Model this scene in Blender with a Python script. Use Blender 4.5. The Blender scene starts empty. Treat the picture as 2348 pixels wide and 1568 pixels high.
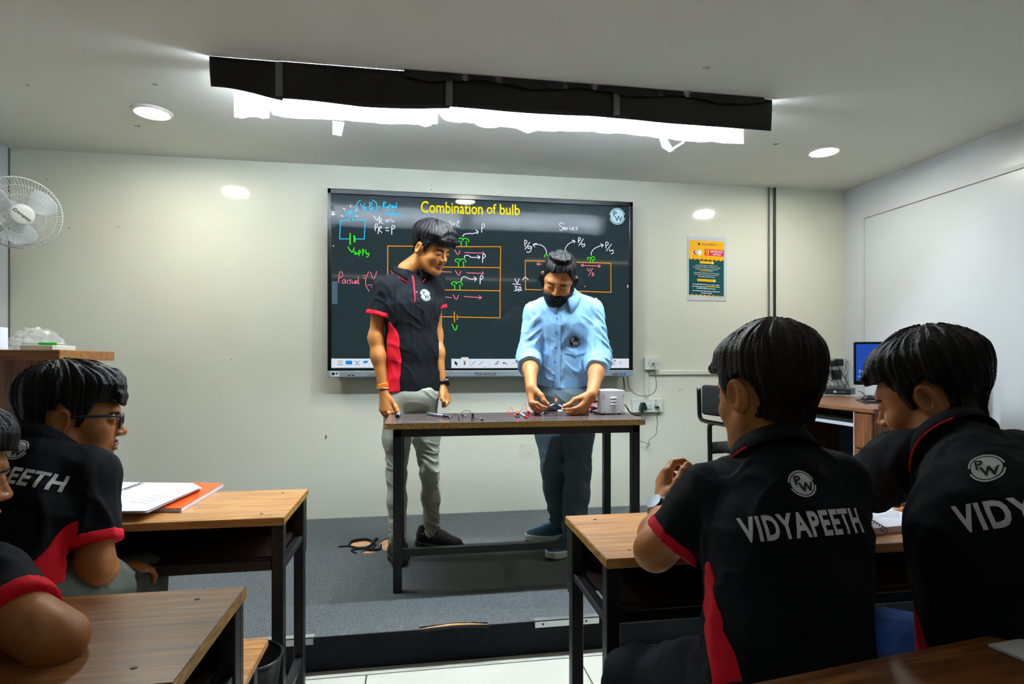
import bpy, bmesh, math, random
import numpy as np
from mathutils import Vector, Matrix
from mathutils.bvhtree import BVHTree

SC = bpy.context.scene
COL = SC.collection
random.seed(4)

# ------------------------------------------------------------------ camera
CY, CZ, YAW, FPX = -3.74, 1.09, math.radians(9.25), 1340.0
cam_d = bpy.data.cameras.new('camera')
cam_d.sensor_width = 36.0
cam_d.lens = FPX / 2348.0 * 36.0
cam_d.shift_y = 44.0 / 2348.0
cam_d.clip_start = 0.02
cam = bpy.data.objects.new('camera', cam_d)
COL.objects.link(cam)
cam.location = (0, CY, CZ)
cam.rotation_euler = (math.pi / 2, 0, -YAW)
SC.camera = cam

# ------------------------------------------------------------------ world, exposure
W = bpy.data.worlds.new('world'); SC.world = W; W.use_nodes = True
W.node_tree.nodes['Background'].inputs[0].default_value = (0.6, 0.75, 1.0, 1)
W.node_tree.nodes['Background'].inputs[1].default_value = 0.0
SC.view_settings.view_transform = 'Standard'
SC.view_settings.look = 'None'
SC.view_settings.gamma = 1.0
SC.view_settings.use_curve_mapping = False
SC.view_settings.exposure = 2.62
EK = 2 ** -2.62                                         # display brightness relative to the exposure
TUBE_POWER, DOWN_POWER, REAR_POWER = 66.0, 38.0, 1.6     # emission strengths of the room's lamps

PLAT, CEIL = 0.12, 2.30
XL, XR, YR, YP = -2.29, 3.02, -8.0, -1.60           # left wall, right wall, rear wall, platform edge

# ------------------------------------------------------------------ measuring helpers
SN, CS = math.sin(YAW), math.cos(YAW)
def ray(u, v):
    a = (u - 1174.0) / FPX
    return Vector((SN + CS * a, CS - SN * a, (828.0 - v) / FPX))
CAM = Vector((0, CY, CZ))
def at_t(u, v, t): return CAM + ray(u, v) * t
def at_y(u, v, y):
    d = ray(u, v); return CAM + d * ((y - CY) / d.y)
def at_x(u, v, x):
    d = ray(u, v); return CAM + d * (x / d.x)
def at_z(u, v, z):
    d = ray(u, v); return CAM + d * ((z - CZ) / d.z)

# ------------------------------------------------------------------ materials
def lin(c):
    if isinstance(c, str):
        c = tuple(int(c[i:i + 2], 16) / 255.0 for i in (0, 2, 4))
    return tuple((x / 12.92 if x <= 0.04045 else ((x + 0.055) / 1.055) ** 2.4) for x in c) + (1.0,)

MATS = {}
def mat(name, col='808080', rough=0.5, metal=0.0, noise=0.0, nscale=8.0, bump=0.0, bscale=200.0, spec=0.5,
        coat=0.0, trans=0.0, alpha=1.0, emis=None, estr=0.0, ior=1.45, stretch=None, coat_rough=0.05, sheen=0.0):
    if name in MATS: return MATS[name]
    m = bpy.data.materials.new(name); m.use_nodes = True
    nt = m.node_tree; b = nt.nodes['Principled BSDF']
    c = lin(col)
    b.inputs['Base Color'].default_value = c
    b.inputs['Roughness'].default_value = rough
    b.inputs['Metallic'].default_value = metal
    b.inputs['Specular IOR Level'].default_value = spec
    b.inputs['Coat Weight'].default_value = coat
    b.inputs['Coat Roughness'].default_value = coat_rough
    b.inputs['Transmission Weight'].default_value = trans
    b.inputs['Alpha'].default_value = alpha
    b.inputs['IOR'].default_value = ior
    b.inputs['Sheen Weight'].default_value = sheen
    if emis is not None:
        b.inputs['Emission Color'].default_value = lin(emis)
        b.inputs['Emission Strength'].default_value = estr
    if noise or bump:
        tc = nt.nodes.new('ShaderNodeTexCoord')
        mp = nt.nodes.new('ShaderNodeMapping')
        nt.links.new(tc.outputs['Object'], mp.inputs['Vector'])
        if stretch: mp.inputs['Scale'].default_value = stretch
        if noise:
            n = nt.nodes.new('ShaderNodeTexNoise'); n.inputs['Scale'].default_value = nscale; n.inputs['Detail'].default_value = 6
            nt.links.new(mp.outputs[0], n.inputs['Vector'])
            r = nt.nodes.new('ShaderNodeMapRange')
            r.inputs['From Min'].default_value = 0.25; r.inputs['From Max'].default_value = 0.75
            r.inputs['To Min'].default_value = 1 - noise; r.inputs['To Max'].default_value = 1 + noise
            nt.links.new(n.outputs['Fac'], r.inputs['Value'])
            mx = nt.nodes.new('ShaderNodeVectorMath'); mx.operation = 'SCALE'
            mx.inputs[0].default_value = c[:3]
            nt.links.new(r.outputs[0], mx.inputs['Scale'])
            nt.links.new(mx.outputs[0], b.inputs['Base Color'])
        if bump:
            n2 = nt.nodes.new('ShaderNodeTexNoise'); n2.inputs['Scale'].default_value = bscale; n2.inputs['Detail'].default_value = 3
            nt.links.new(mp.outputs[0], n2.inputs['Vector'])
            bp = nt.nodes.new('ShaderNodeBump'); bp.inputs['Strength'].default_value = bump; bp.inputs['Distance'].default_value = 0.01
            nt.links.new(n2.outputs['Fac'], bp.inputs['Height'])
            nt.links.new(bp.outputs[0], b.inputs['Normal'])
    MATS[name] = m
    return m

def ramp_mat(name, stops, stretch=(1, 1, 1), scale=6.0, rough=0.4, detail=8, bump=0.1, coat=0.0, dist=0.0, voronoi=False, rot=(0, 0, 0), spec=0.5):
    """noise driven colour ramp: wood grain, chipboard, carpet"""
    if name in MATS: return MATS[name]
    m = bpy.data.materials.new(name); m.use_nodes = True
    nt = m.node_tree; b = nt.nodes['Principled BSDF']
    b.inputs['Roughness'].default_value = rough; b.inputs['Coat Weight'].default_value = coat
    b.inputs['Specular IOR Level'].default_value = spec
    tc = nt.nodes.new('ShaderNodeTexCoord'); mp = nt.nodes.new('ShaderNodeMapping')
    mp.inputs['Scale'].default_value = stretch; mp.inputs['Rotation'].default_value = rot
    nt.links.new(tc.outputs['Object'], mp.inputs['Vector'])
    if voronoi:
        n = nt.nodes.new('ShaderNodeTexVoronoi'); n.inputs['Scale'].default_value = scale
        s = nt.nodes.new('ShaderNodeSeparateColor'); nt.links.new(n.outputs['Color'], s.inputs[0]); out = s.outputs[0]
    else:
        n = nt.nodes.new('ShaderNodeTexNoise'); n.inputs['Scale'].default_value = scale; n.inputs['Detail'].default_value = detail
        n.inputs['Distortion'].default_value = dist; out = n.outputs['Fac']
    nt.links.new(mp.outputs[0], n.inputs['Vector'])
    r = nt.nodes.new('ShaderNodeValToRGB')
    while len(r.color_ramp.elements) < len(stops): r.color_ramp.elements.new(0.5)
    for e, (p, c) in zip(r.color_ramp.elements, stops):
        e.position = p; e.color = lin(c)
    nt.links.new(out, r.inputs[0]); nt.links.new(r.outputs[0], b.inputs['Base Color'])
    if bump:
        bp = nt.nodes.new('ShaderNodeBump'); bp.inputs['Strength'].default_value = bump; bp.inputs['Distance'].default_value = 0.004
        nt.links.new(out, bp.inputs['Height']); nt.links.new(bp.outputs[0], b.inputs['Normal'])
    MATS[name] = m
    return m

def emit(name, col, strength):
    if name in MATS: return MATS[name]
    m = bpy.data.materials.new(name); m.use_nodes = True
    nt = m.node_tree; nt.nodes.clear()
    e = nt.nodes.new('ShaderNodeEmission'); o = nt.nodes.new('ShaderNodeOutputMaterial')
    e.inputs[0].default_value = lin(col); e.inputs[1].default_value = strength
    nt.links.new(e.outputs[0], o.inputs[0])
    MATS[name] = m
    return m

# ------------------------------------------------------------------ mesh builder
class MB:
    def __init__(s): s.v = []; s.f = []
    def add(s, vs, fs):
        o = len(s.v); s.v += [tuple(p) for p in vs]; s.f += [tuple(i + o for i in f) for f in fs]; return s
    def box(s, lo, hi):
        x0, y0, z0 = lo; x1, y1, z1 = hi
        return s.add([(x0, y0, z0), (x1, y0, z0), (x1, y1, z0), (x0, y1, z0), (x0, y0, z1), (x1, y0, z1), (x1, y1, z1), (x0, y1, z1)],
                     [(0, 3, 2, 1), (4, 5, 6, 7), (0, 1, 5, 4), (1, 2, 6, 5), (2, 3, 7, 6), (3, 0, 4, 7)])
    def rbox(s, lo, hi, bev=0.004, seg=2, M=None):
        bm = bmesh.new(); bmesh.ops.create_cube(bm, size=1)
        sz = [hi[i] - lo[i] for i in range(3)]; c = [(hi[i] + lo[i]) / 2 for i in range(3)]
        for q in bm.verts: q.co = Vector([q.co[i] * sz[i] + c[i] for i in range(3)])
        bev = min(bev, min(sz) * 0.49)
        bmesh.ops.bevel(bm, geom=bm.edges[:], offset=bev, segments=seg, affect='EDGES', profile=0.5)
        if M is not None: bm.transform(M)
        bm.verts.index_update()
        s.add([q.co[:] for q in bm.verts], [[q.index for q in f.verts] for f in bm.faces]); bm.free(); return s
    def tube(s, pts, r, n=8, caps=True, closed=False):
        pts = [Vector(p) for p in pts]; m = len(pts)
        rs = r if isinstance(r, (list, tuple)) else [r] * m
        o = len(s.v); nrm = None
        for i, p in enumerate(pts):
            a = pts[(i - 1) % m] if (i > 0 or closed) else p
            b = pts[(i + 1) % m] if (i < m - 1 or closed) else p
            t = (b - a); t = t.normalized() if t.length > 1e-9 else Vector((0, 0, 1))
            if nrm is None:
                nrm = t.orthogonal().normalized()
            else:
                nrm = nrm - t * nrm.dot(t)
                nrm = nrm.normalized() if nrm.length > 1e-6 else t.orthogonal().normalized()
            bn = t.cross(nrm)
            for k in range(n):
                a_ = 2 * math.pi * k / n
                s.v.append(tuple(p + (nrm * math.cos(a_) + bn * math.sin(a_)) * rs[i]))
        for i in range(m if closed else m - 1):
            j = (i + 1) % m
            for k in range(n):
                k2 = (k + 1) % n
                s.f.append((o + i * n + k, o + i * n + k2, o + j * n + k2, o + j * n + k))
        if caps and not closed:
            s.f.append(tuple(o + k for k in range(n))[::-1]); s.f.append(tuple(o + (m - 1) * n + k for k in range(n)))
        return s
    def cyl(s, a, b, r, n=16, r2=None): return s.tube([a, b], [r, r if r2 is None else r2], n)
    def lathe(s, prof, M=None, n=24, cap=True):
        """prof: (radius, height) about +z"""
        M = M or Matrix(); o = len(s.v)
        for (r, z) in prof:
            for k in range(n):
                a = 2 * math.pi * k / n
                s.v.append(tuple(M @ Vector((r * math.cos(a), r * math.sin(a), z))))
        for i in range(len(prof) - 1):
            for k in range(n):
                k2 = (k + 1) % n
                s.f.append((o + i * n + k, o + i * n + k2, o + (i + 1) * n + k2, o + (i + 1) * n + k))
        if cap:
            s.f.append(tuple(o + k for k in range(n))[::-1]); s.f.append(tuple(o + (len(prof) - 1) * n + k for k in range(n)))
        return s
    def prism(s, poly, M, d):
        """polygon (x,y) extruded 0..d along z, placed by M"""
        n = len(poly); o = len(s.v)
        for z in (0, d):
            for (x, y) in poly: s.v.append(tuple(M @ Vector((x, y, z))))
        s.f.append(tuple(o + i for i in range(n))[::-1]); s.f.append(tuple(o + n + i for i in range(n)))
        for i in range(n):
            j = (i + 1) % n; s.f.append((o + i, o + j, o + n + j, o + n + i))
        return s
    def grid(s, fn, nu, nv):
        o = len(s.v)
        for i in range(nu + 1):
            for j in range(nv + 1): s.v.append(tuple(fn(i / nu, j / nv)))
        for i in range(nu):
            for j in range(nv):
                a = o + i * (nv + 1) + j; s.f.append((a, a + nv + 1, a + nv + 2, a + 1))
        return s
    def build(s, name, m, parent=None, smooth=False, solid=0.0):
        me = bpy.data.meshes.new(name); me.from_pydata(s.v, [], s.f); me.update()
        if solid:
            bm = bmesh.new(); bm.from_mesh(me)
            bmesh.ops.solidify(bm, geom=bm.faces[:], thickness=solid); bm.to_mesh(me); bm.free()
        return link(name, me, m, parent, smooth)

def link(name, me, m, parent=None, smooth=False):
    if m is not None and not me.materials: me.materials.append(m)
    o = bpy.data.objects.new(name, me); COL.objects.link(o)
    if smooth:
        me.polygons.foreach_set('use_smooth', [True] * len(me.polygons))
        if smooth == 'auto':
            sharp_by_angle(me)
    if parent is not None: attach(o, parent)
    return o

def sharp_by_angle(me, ang=math.radians(38)):
    bm = bmesh.new(); bm.from_mesh(me)
    for e in bm.edges:
        if len(e.link_faces) == 2: e.smooth = e.calc_face_angle(0) < ang
    bm.to_mesh(me); bm.free()

def attach(o, parent):
    o.parent = parent
    M = Matrix.Translation(parent.location); p = parent.parent
    if p is not None: M = Matrix()          # second level parents are meshes with their origin at the world origin
    o.matrix_parent_inverse = M.inverted() if p is None and parent.type == 'EMPTY' else Matrix()

def thing(name, label, cat, loc=(0, 0, 0), group=None):
    o = bpy.data.objects.new(name, None); o.empty_display_size = 0.05; COL.objects.link(o)
    o.location = loc; return tag(o, label, cat, group)
def tag(o, label, cat, group=None, kind=None):
    o['label'] = label
    if cat: o['category'] = cat
    if group: o['group'] = group
    if kind: o['kind'] = kind
    return o
def struct(o, label):
    o['label'] = label; o['kind'] = 'structure'; return o

def text_mesh(s, size=1.0, bold=0.0, align='CENTER', spacing=1.0):
    c = bpy.data.curves.new('t', 'FONT'); c.body = s; c.size = size; c.offset = bold; c.align_x = align; c.align_y = 'CENTER'
    c.space_character = spacing; c.resolution_u = 3
    o = bpy.data.objects.new('t', c); COL.objects.link(o)
    dg = bpy.context.evaluated_depsgraph_get(); dg.update()
    me = bpy.data.meshes.new_from_object(o.evaluated_get(dg))
    vs = [tuple(v.co) for v in me.vertices]; fs = [tuple(p.vertices) for p in me.polygons]
    bpy.data.objects.remove(o); bpy.data.curves.remove(c); bpy.data.meshes.remove(me)
    return vs, fs

def frame(o, x, y, z=None):
    """matrix with columns x, y, (x cross y), origin o"""
    x = Vector(x).normalized(); y = Vector(y); y = (y - x * y.dot(x)).normalized(); z = x.cross(y)
    return Matrix(((x.x, y.x, z.x, o[0]), (x.y, y.y, z.y, o[1]), (x.z, y.z, z.z, o[2]), (0, 0, 0, 1)))

def smooth_path(pts, n=6):
    """Catmull-Rom through the points"""
    P = [Vector(p) for p in pts]; out = []
    if len(P) < 3: return P
    for i in range(len(P) - 1):
        p0 = P[max(i - 1, 0)]; p1 = P[i]; p2 = P[i + 1]; p3 = P[min(i + 2, len(P) - 1)]
        for k in range(n):
            t = k / n
            out.append(0.5 * ((2 * p1) + (p2 - p0) * t + (2 * p0 - 5 * p1 + 4 * p2 - p3) * t * t + (3 * p1 - p0 - 3 * p2 + p3) * t ** 3))
    out.append(P[-1]); return out
# ================================================================== the room
M_WALL = mat('wall_paint', 'dcdecf', rough=0.10, noise=0.02, nscale=3, bump=0.012, bscale=30, spec=0.45)
M_WALLR = mat('wall_paint_cool', 'cfd5dc', rough=0.3, noise=0.015, nscale=2, bump=0.01, bscale=30)
M_CEIL = mat('ceiling_paint', 'dcdcd4', rough=0.7, noise=0.015, nscale=2)
M_DARKWALL = mat('rear_wall_paint', '8c8c88', rough=0.7)
M_CARPET = ramp_mat('grey_carpet', [(0.3, '36393b'), (0.5, '54585a'), (0.7, '7a7e80')], scale=420, rough=0.95, detail=3, bump=0.6, spec=0.1)
M_TILE = mat('floor_tile', 'c9c9be', rough=0.22, noise=0.03, nscale=4)
M_GROUT = mat('grout', '4a463e', rough=0.9)
M_ALU = mat('aluminium', 'c4c8cc', rough=0.35, metal=0.9, noise=0.05, nscale=40)
M_BLACKSTEEL = mat('black_steel', '15161a', rough=0.42, noise=0.2, nscale=30, spec=0.5)
M_PLY = ramp_mat('bare_board', [(0.3, 'c58d5c'), (0.7, 'e3b386')], scale=18, rough=0.8, bump=0.1)

struct(MB().box((XL - 0.1, 0, 0), (XR + 0.1, 0.1, CEIL)).build('wall_back', M_WALL), 'glossy cream front wall behind the display')
struct(MB().box((XL - 0.1, YR, 0), (XL, 0, CEIL)).build('wall_left', M_WALLR), 'pale left side wall')
struct(MB().box((XR, YR, 0), (XR + 0.1, 0, CEIL)).build('wall_right', M_WALLR), 'pale bluish white right side wall')
struct(MB().box((XL, YR - 0.1, 0), (XR, YR, CEIL)).build('wall_rear', M_DARKWALL), 'rear wall of the classroom behind the viewer')
ceiling = struct(MB().box((XL - 0.1, YR, CEIL), (XR + 0.1, 0.1, CEIL + 0.1)).build('ceiling', M_CEIL), 'flat off white ceiling')
floor = struct(MB().box((XL, YR, -0.06), (XR, 0, -0.004)).build('floor', M_GROUT), 'tiled classroom floor with thin dark joints')
tile_me = None
TS, G = 0.76, 0.005
for i in range(-3, 5):
    for j in range(0, 6):
        x0 = -0.17 + i * TS; y1 = YP - 0.055 - j * TS
        if x0 + TS < XL or x0 > XR: continue
        if tile_me is None:
            o = MB().rbox((0, -TS + G, -0.02), (TS - G, 0, 0), 0.0015, 1).build('tile', M_TILE, floor); tile_me = o.data
        else:
            o = bpy.data.objects.new('tile', tile_me); COL.objects.link(o); o.parent = floor
        o.location = (max(x0, -99), y1, 0)
struct(MB().box((XL, YR, -0.02), (XR, YP - 0.055 - 6 * TS, 0)).build('floor_rear', M_TILE), 'plain rear part of the tiled floor')
MB().box((XL, YP - 0.050, -0.02), (XR, YP, -0.0005)).build('border_strip', M_TILE, floor)

# the carpeted platform, its top cut open at the torn spots
plat = struct(MB().box((XL, YP, -0.004), (XR, 0, PLAT - 0.006)).build('platform', M_PLY), 'low stage platform covered in worn grey carpet')
def px_poly(pts, z): return [at_z(u, v, z) for u, v in pts]
def carpet_top():
    bm = bmesh.new()
    outer = [(XL, YP), (XR, YP), (XR, 0), (XL, 0)]
    holes = [[(798, 1249), (806, 1242), (822, 1239), (840, 1238), (851, 1241), (849, 1248), (838, 1252), (820, 1254), (806, 1251)],
             [(827, 1267), (835, 1262), (852, 1260), (872, 1261), (864, 1265), (846, 1268)],
             [(869, 1244), (880, 1236), (895, 1234), (900, 1260), (880, 1262), (873, 1252)]]
    edges = []
    def loop(pp):
        vs = [bm.verts.new((p[0], p[1], PLAT)) for p in pp]
        for i in range(len(vs)): edges.append(bm.edges.new((vs[i], vs[(i + 1) % len(vs)])))
    loop(outer)
    for h in holes: loop([(p.x, p.y) for p in px_poly(h, PLAT)])
    bmesh.ops.triangle_fill(bm, use_beauty=True, use_dissolve=False, edges=edges)
    # drop the faces that fill holes
    hp = [[(p.x, p.y) for p in px_poly(h, PLAT)] for h in holes]
    def inside(p, poly):
        c = False; j = len(poly) - 1
        for i in range(len(poly)):
            if (poly[i][1] > p[1]) != (poly[j][1] > p[1]) and p[0] < (poly[j][0] - poly[i][0]) * (p[1] - poly[i][1]) / (poly[j][1] - poly[i][1]) + poly[i][0]: c = not c
            j = i
        return c
    kill = [f for f in bm.faces if any(inside(f.calc_center_median(), h) for h in hp)]
    bmesh.ops.delete(bm, geom=kill, context='FACES')
    for f in bm.faces:
        if f.normal.z < 0: f.normal_flip()
    r = bmesh.ops.extrude_face_region(bm, geom=bm.faces[:])
    for q in [g for g in r['geom'] if isinstance(g, bmesh.types.BMVert)]: q.co.z -= 0.0055
    bmesh.ops.recalc_face_normals(bm, faces=bm.faces[:])
    me = bpy.data.meshes.new('carpet_top'); bm.to_mesh(me); bm.free()
    return link('carpet_top', me, M_CARPET, plat)
carpet_top()
MB().box((XL, YP - 0.006, 0.0), (XR, YP, PLAT)).build('carpet_riser', mat('carpet_riser', '23272b', rough=0.95, noise=0.35, nscale=260, bump=0.5, bscale=400, spec=0.1), plat)
# torn edge of the carpet, bare board showing, and rags of carpet by the big tear
a, b = at_z(962, 1437, PLAT), at_z(1118, 1428, PLAT)
pts = []
for i in range(15):
    t = i / 14; p = a.lerp(b, t); pts.append((p.x, YP + 0.006 - 0.010 + 0.012 * math.sin(math.pi * t) + random.uniform(-.0015, .0015), PLAT + 0.003))
MB().tube(pts, [0.001 + 0.0045 * math.sin(math.pi * i / 14) for i in range(15)], 6).build('torn_edge', M_PLY, plat)
for k, dy in enumerate((0.010, -0.012)):
    MB().tube([(p[0], p[1] + dy + random.uniform(-.002, .002), p[2] - (0.004 if k else 0)) for p in pts], 0.0035, 5).build('carpet_fray', MATS['carpet_riser'], plat)
for pp in ([(776, 1253), (800, 1252), (818, 1256), (840, 1256), (853, 1248), (858, 1238), (866, 1233)],
           [(800, 1250), (806, 1241), (824, 1237), (842, 1236), (853, 1240)],
           [(818, 1268), (806, 1262), (826, 1258), (848, 1259), (870, 1259), (874, 1247)],
           [(852, 1258), (860, 1250), (858, 1242), (868, 1236)]):
    P = smooth_path([at_z(u, v, PLAT + 0.004) for u, v in pp], 4)
    MB().tube(P, [0.003 + 0.004 * math.sin(math.pi * i / (len(P) - 1)) for i in range(len(P))], 5).build('carpet_rag', MATS['carpet_riser'], plat)
# bright metal edge strips on the platform lip
for u0, u1, vv in ((470, 719, 1452), (1226, 1372, 1420)):
    x0 = at_y(u0, vv, YP).x; x1 = at_y(u1, vv, YP).x
    m = MB().box((x0, YP - 0.009, PLAT - 0.022), (x1, YP - 0.0065, PLAT + 0.003)).box((x0, YP - 0.009, PLAT + 0.0005), (x1, YP + 0.020, PLAT + 0.003))
    st = m.build('edge_strip', M_ALU, plat)
    for xx in (x0 + 0.03, x1 - 0.05):
        MB().cyl((xx, YP - 0.009, PLAT - 0.010), (xx, YP - 0.0105, PLAT - 0.010), 0.004, 10).build('screw', mat('dark_screw', '3a3a3a', metal=0.8), st)

# wall seams, trim and stains
M_TRIM = mat('trim_paint', 'cdd2d4', rough=0.4)
p0 = at_x(1978, 495, XR)
t_ = MB().box((XR - 0.012, -3.2, p0.z - 0.022), (XR, p0.y, p0.z)).box((XR - 0.012, p0.y - 0.022, 0.2), (XR, p0.y, p0.z - 0.022)).build('trim_1', M_TRIM)
struct(t_, 'thin raised frame of the panel on the right wall')
struct(MB().box((XL, -0.006, 0.1), (XL + 0.006, 0.0, CEIL)).build('trim_2', mat('corner_gap', '6d6a60', rough=0.8)), 'dark corner joint beside the fan')
M_STAIN = mat('ceiling_stain', 'a08f70', rough=0.9, noise=0.3, nscale=30)
for u, v, r in ((63, 195, 0.010), (355, 193, 0.012), (316, 289, 0.018), (1780, 330, 0.018), (1284, 48, 0.004), (1620, 155, 0.022)):
    p = at_z(u, v, CEIL)
    n = 14; V = [(p.x + math.cos(2 * math.pi * k / n) * r * random.uniform(.6, 1.2), p.y + math.sin(2 * math.pi * k / n) * r * random.uniform(.4, .9), CEIL - 0.0008) for k in range(n)]
    MB().add(V, [tuple(range(n))[::-1]]).build('stain', M_STAIN if r < 0.02 else mat('ceiling_patch', 'b9b9b0', rough=0.8), ceiling)
M_NAIL = mat('nail_hole', '4a4032', rough=0.9)
wall = bpy.data.objects['wall_back']
for u, v in ((108, 411), (137, 523), (158, 523), (530, 824), (750, 1000), (990, 425), (989, 434), (1508, 823), (1196, 1022), (1214, 1040), (1557, 895), (1563, 893), (272, 520)):
    p = at_y(u, v, 0); MB().cyl((p.x, 0, p.z), (p.x, -0.002, p.z), 0.0028, 8).build('nail_hole', M_NAIL, wall)
p = at_y(747, 1002, 0)
MB().box((p.x - .004, -.001, p.z - .012), (p.x + .003, 0, p.z + .012)).build('scuff', M_NAIL, wall)
p, q = at_y(1191, 1018, 0), at_y(1232, 1052, 0)
MB().box((p.x, -.0008, q.z), (q.x, 0, p.z)).build('glue_patch', mat('glue_patch', 'd6d6c6', rough=0.35), wall)

# ================================================================== ceiling lamps
M_LAMPRIM = mat('lamp_rim', 'e8e8e4', rough=0.4)
M_DOWN = emit('downlight_glow', 'f8f7e8', DOWN_POWER)
def downlight(p, label):
    t = thing('downlight', label, 'ceiling light', (p.x, p.y, CEIL), 'round recessed downlights')
    MB().lathe([(0.072, -0.002), (0.072, -0.010), (0.080, -0.012), (0.088, -0.006), (0.090, 0.0)], Matrix.Translation((p.x, p.y, CEIL)), 40, cap=False).build('rim', M_LAMPRIM, t, True)
    MB().lathe([(0.0005, -0.0085), (0.073, -0.0085)], Matrix.Translation((p.x, p.y, CEIL)), 40, cap=False).build('diffuser', M_DOWN, t)
downlight(at_z(349, 256, CEIL), 'round lit downlight in the ceiling above the wall fan')
downlight(at_z(1889, 346, CEIL), 'round lit downlight in the ceiling near the right wall')
downlight(Vector((0.36, -0.83, CEIL)), 'round lit downlight hidden behind the papers of the tube light')

# the shaded tube lamp
TX0, TX1, TY = at_z(490, 135, CEIL).x, at_z(1768, 222, CEIL).x, -1.255
M_TUBE = emit('tube_glow', 'e9f6ff', TUBE_POWER)
lamp = thing('tube_light', 'long ceiling tube light screened with black card and white paper', 'ceiling light', ((TX0 + TX1) / 2, TY + 0.07, CEIL))
MB().rbox((TX0 + 0.06, TY + 0.05, CEIL - 0.04), (TX1 - 0.06, TY + 0.09, CEIL), 0.004, 2).build('batten', M_LAMPRIM, lamp)
for x0, x1 in ((TX0 + 0.07, (TX0 + TX1) / 2 - 0.02), ((TX0 + TX1) / 2 + 0.02, TX1 - 0.07)):
    MB().cyl((x0 + .03, TY + 0.07, CEIL - 0.068), (x1 - .03, TY + 0.07, CEIL - 0.068), 0.014, 14).build('tube', M_TUBE, lamp, 'auto')
    for xx in (x0, x1 - .03):
        MB().rbox((xx, TY + 0.055, CEIL - 0.085), (xx + .03, TY + 0.085, CEIL - 0.04), 0.004, 2).build('lamp_holder', M_LAMPRIM, lamp)
M_CARD = mat('black_card', '0b0b0c', rough=0.55, noise=0.3, nscale=20)
M_TAPE = mat('clear_tape', '9aa0a2', rough=0.15, alpha=0.28, spec=0.6)
# black cards: (u left, v top, v bottom) knots give the wavy lower edge
cards = [([(490, 135), (640, 137)], [(480, 193), (560, 206), (645, 223)]),
         ([(636, 137), (1030, 150)], [(640, 223), (700, 228), (830, 240), (930, 242), (1032, 243)]),
         ([(1018, 152), (1425, 178)], [(1018, 242), (1100, 246), (1250, 255), (1360, 262), (1425, 270)]),
         ([(1405, 180), (1766, 224)], [(1405, 266), (1480, 271), (1600, 282), (1690, 292), (1770, 299)])]
def interp(kn, u):
    for (a, b), (c, d) in zip(kn, kn[1:]):
        if u <= c: return b + (d - b) * max(0, (u - a)) / (c - a)
    return kn[-1][1]
for ci, (top, bot) in enumerate(cards):
    yy = TY - 0.004 * (ci % 2) - 0.004
    us = [bot[0][0] + (bot[-1][0] - bot[0][0]) * i / 24 for i in range(25)]
    def fn(a, b, us=us, bot=bot, yy=yy, ci=ci):
        u = us[int(round(a * 24))]; p = at_y(u, interp(bot, u), yy)
        curl = 0.012 * math.sin(a * 5 + ci) * b
        z = CEIL - 0.001 + (p.z - CEIL + 0.001) * b
        return (p.x, yy - curl * b + 0.02 * b * b, z)
    MB().grid(fn, 24, 6).build('black_card', M_CARD, lamp, True, 0.0015)
for u, v0, v1 in ((640, 145, 225), (1030, 152, 246), (1414, 182, 268)):
    a, b = at_y(u, v0, TY - 0.022), at_y(u, v1, TY - 0.005)
    MB().box((a.x - .014, TY - 0.0225, b.z), (a.x + .014, TY - 0.0215, CEIL - .004)).build('tape', M_TAPE, lamp)
# crumpled tape along the top of the cards
for s_ in (0, 1):
    def fn(a, b, s_=s_):
        x = (TX0 + 0.75) + a * (TX1 - TX0 - 0.78)
        return (x, TY - 0.026 - 0.006 * math.sin(a * 71 + s_ * 2) * b, CEIL - 0.002 - b * (0.030 + 0.01 * math.sin(a * 23 + s_)))
    if s_ == 0: MB().grid(fn, 90, 3).build('tape_strip', mat('black_tape', '101214', rough=0.12, noise=0.3, nscale=60), lamp, False, 0.0008)
M_PAPER = bpy.data.materials.new('white_paper'); M_PAPER.use_nodes = True
nt = M_PAPER.node_tree; nt.nodes.clear()
d1 = nt.nodes.new('ShaderNodeBsdfDiffuse'); d2 = nt.nodes.new('ShaderNodeBsdfTranslucent'); mxs = nt.nodes.new('ShaderNodeMixShader'); oo = nt.nodes.new('ShaderNodeOutputMaterial')
d1.inputs[0].default_value = (.85, .86, .88, 1); d2.inputs[0].default_value = (.8, .83, .88, 1); mxs.inputs[0].default_value = 0.45
nt.links.new(d1.outputs[0], mxs.inputs[1]); nt.links.new(d2.outputs[0], mxs.inputs[2]); nt.links.new(mxs.outputs[0], oo.inputs[0])
papers = [[(537, 268), (575, 270), (617, 269)],
          [(612, 240), (625, 262), (660, 268), (760, 276), (880, 282), (1003, 285)],
          [(1003, 252), (1020, 277), (1090, 284), (1150, 291), (1240, 297), (1360, 303), (1372, 304)],
          [(1368, 304), (1480, 312), (1600, 324), (1704, 332)]]
for ci, bot in enumerate(papers):
    yy = TY + 0.135 + 0.004 * (ci % 2)
    us = [bot[0][0] + (bot[-1][0] - bot[0][0]) * i / 30 for i in range(31)]
    rj = [random.uniform(-1.2, 1.2) for _ in us]
    def fn(a, b, us=us, bot=bot, yy=yy, rj=rj, ci=ci):
        i = int(round(a * 30)); u = us[i]; p = at_y(u, interp(bot, u) + rj[i], yy)
        top = CEIL - (0.075 if ci == 0 else 0.001)
        return (p.x, yy + 0.010 * math.sin(a * 9 + ci) * b, top + (p.z - top) * b)
    MB().grid(fn, 30, 5).build('white_paper', M_PAPER, lamp, True)
M_TAPE2 = mat('loose_tape', 'dfe4e6', rough=0.2, alpha=0.55)
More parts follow.
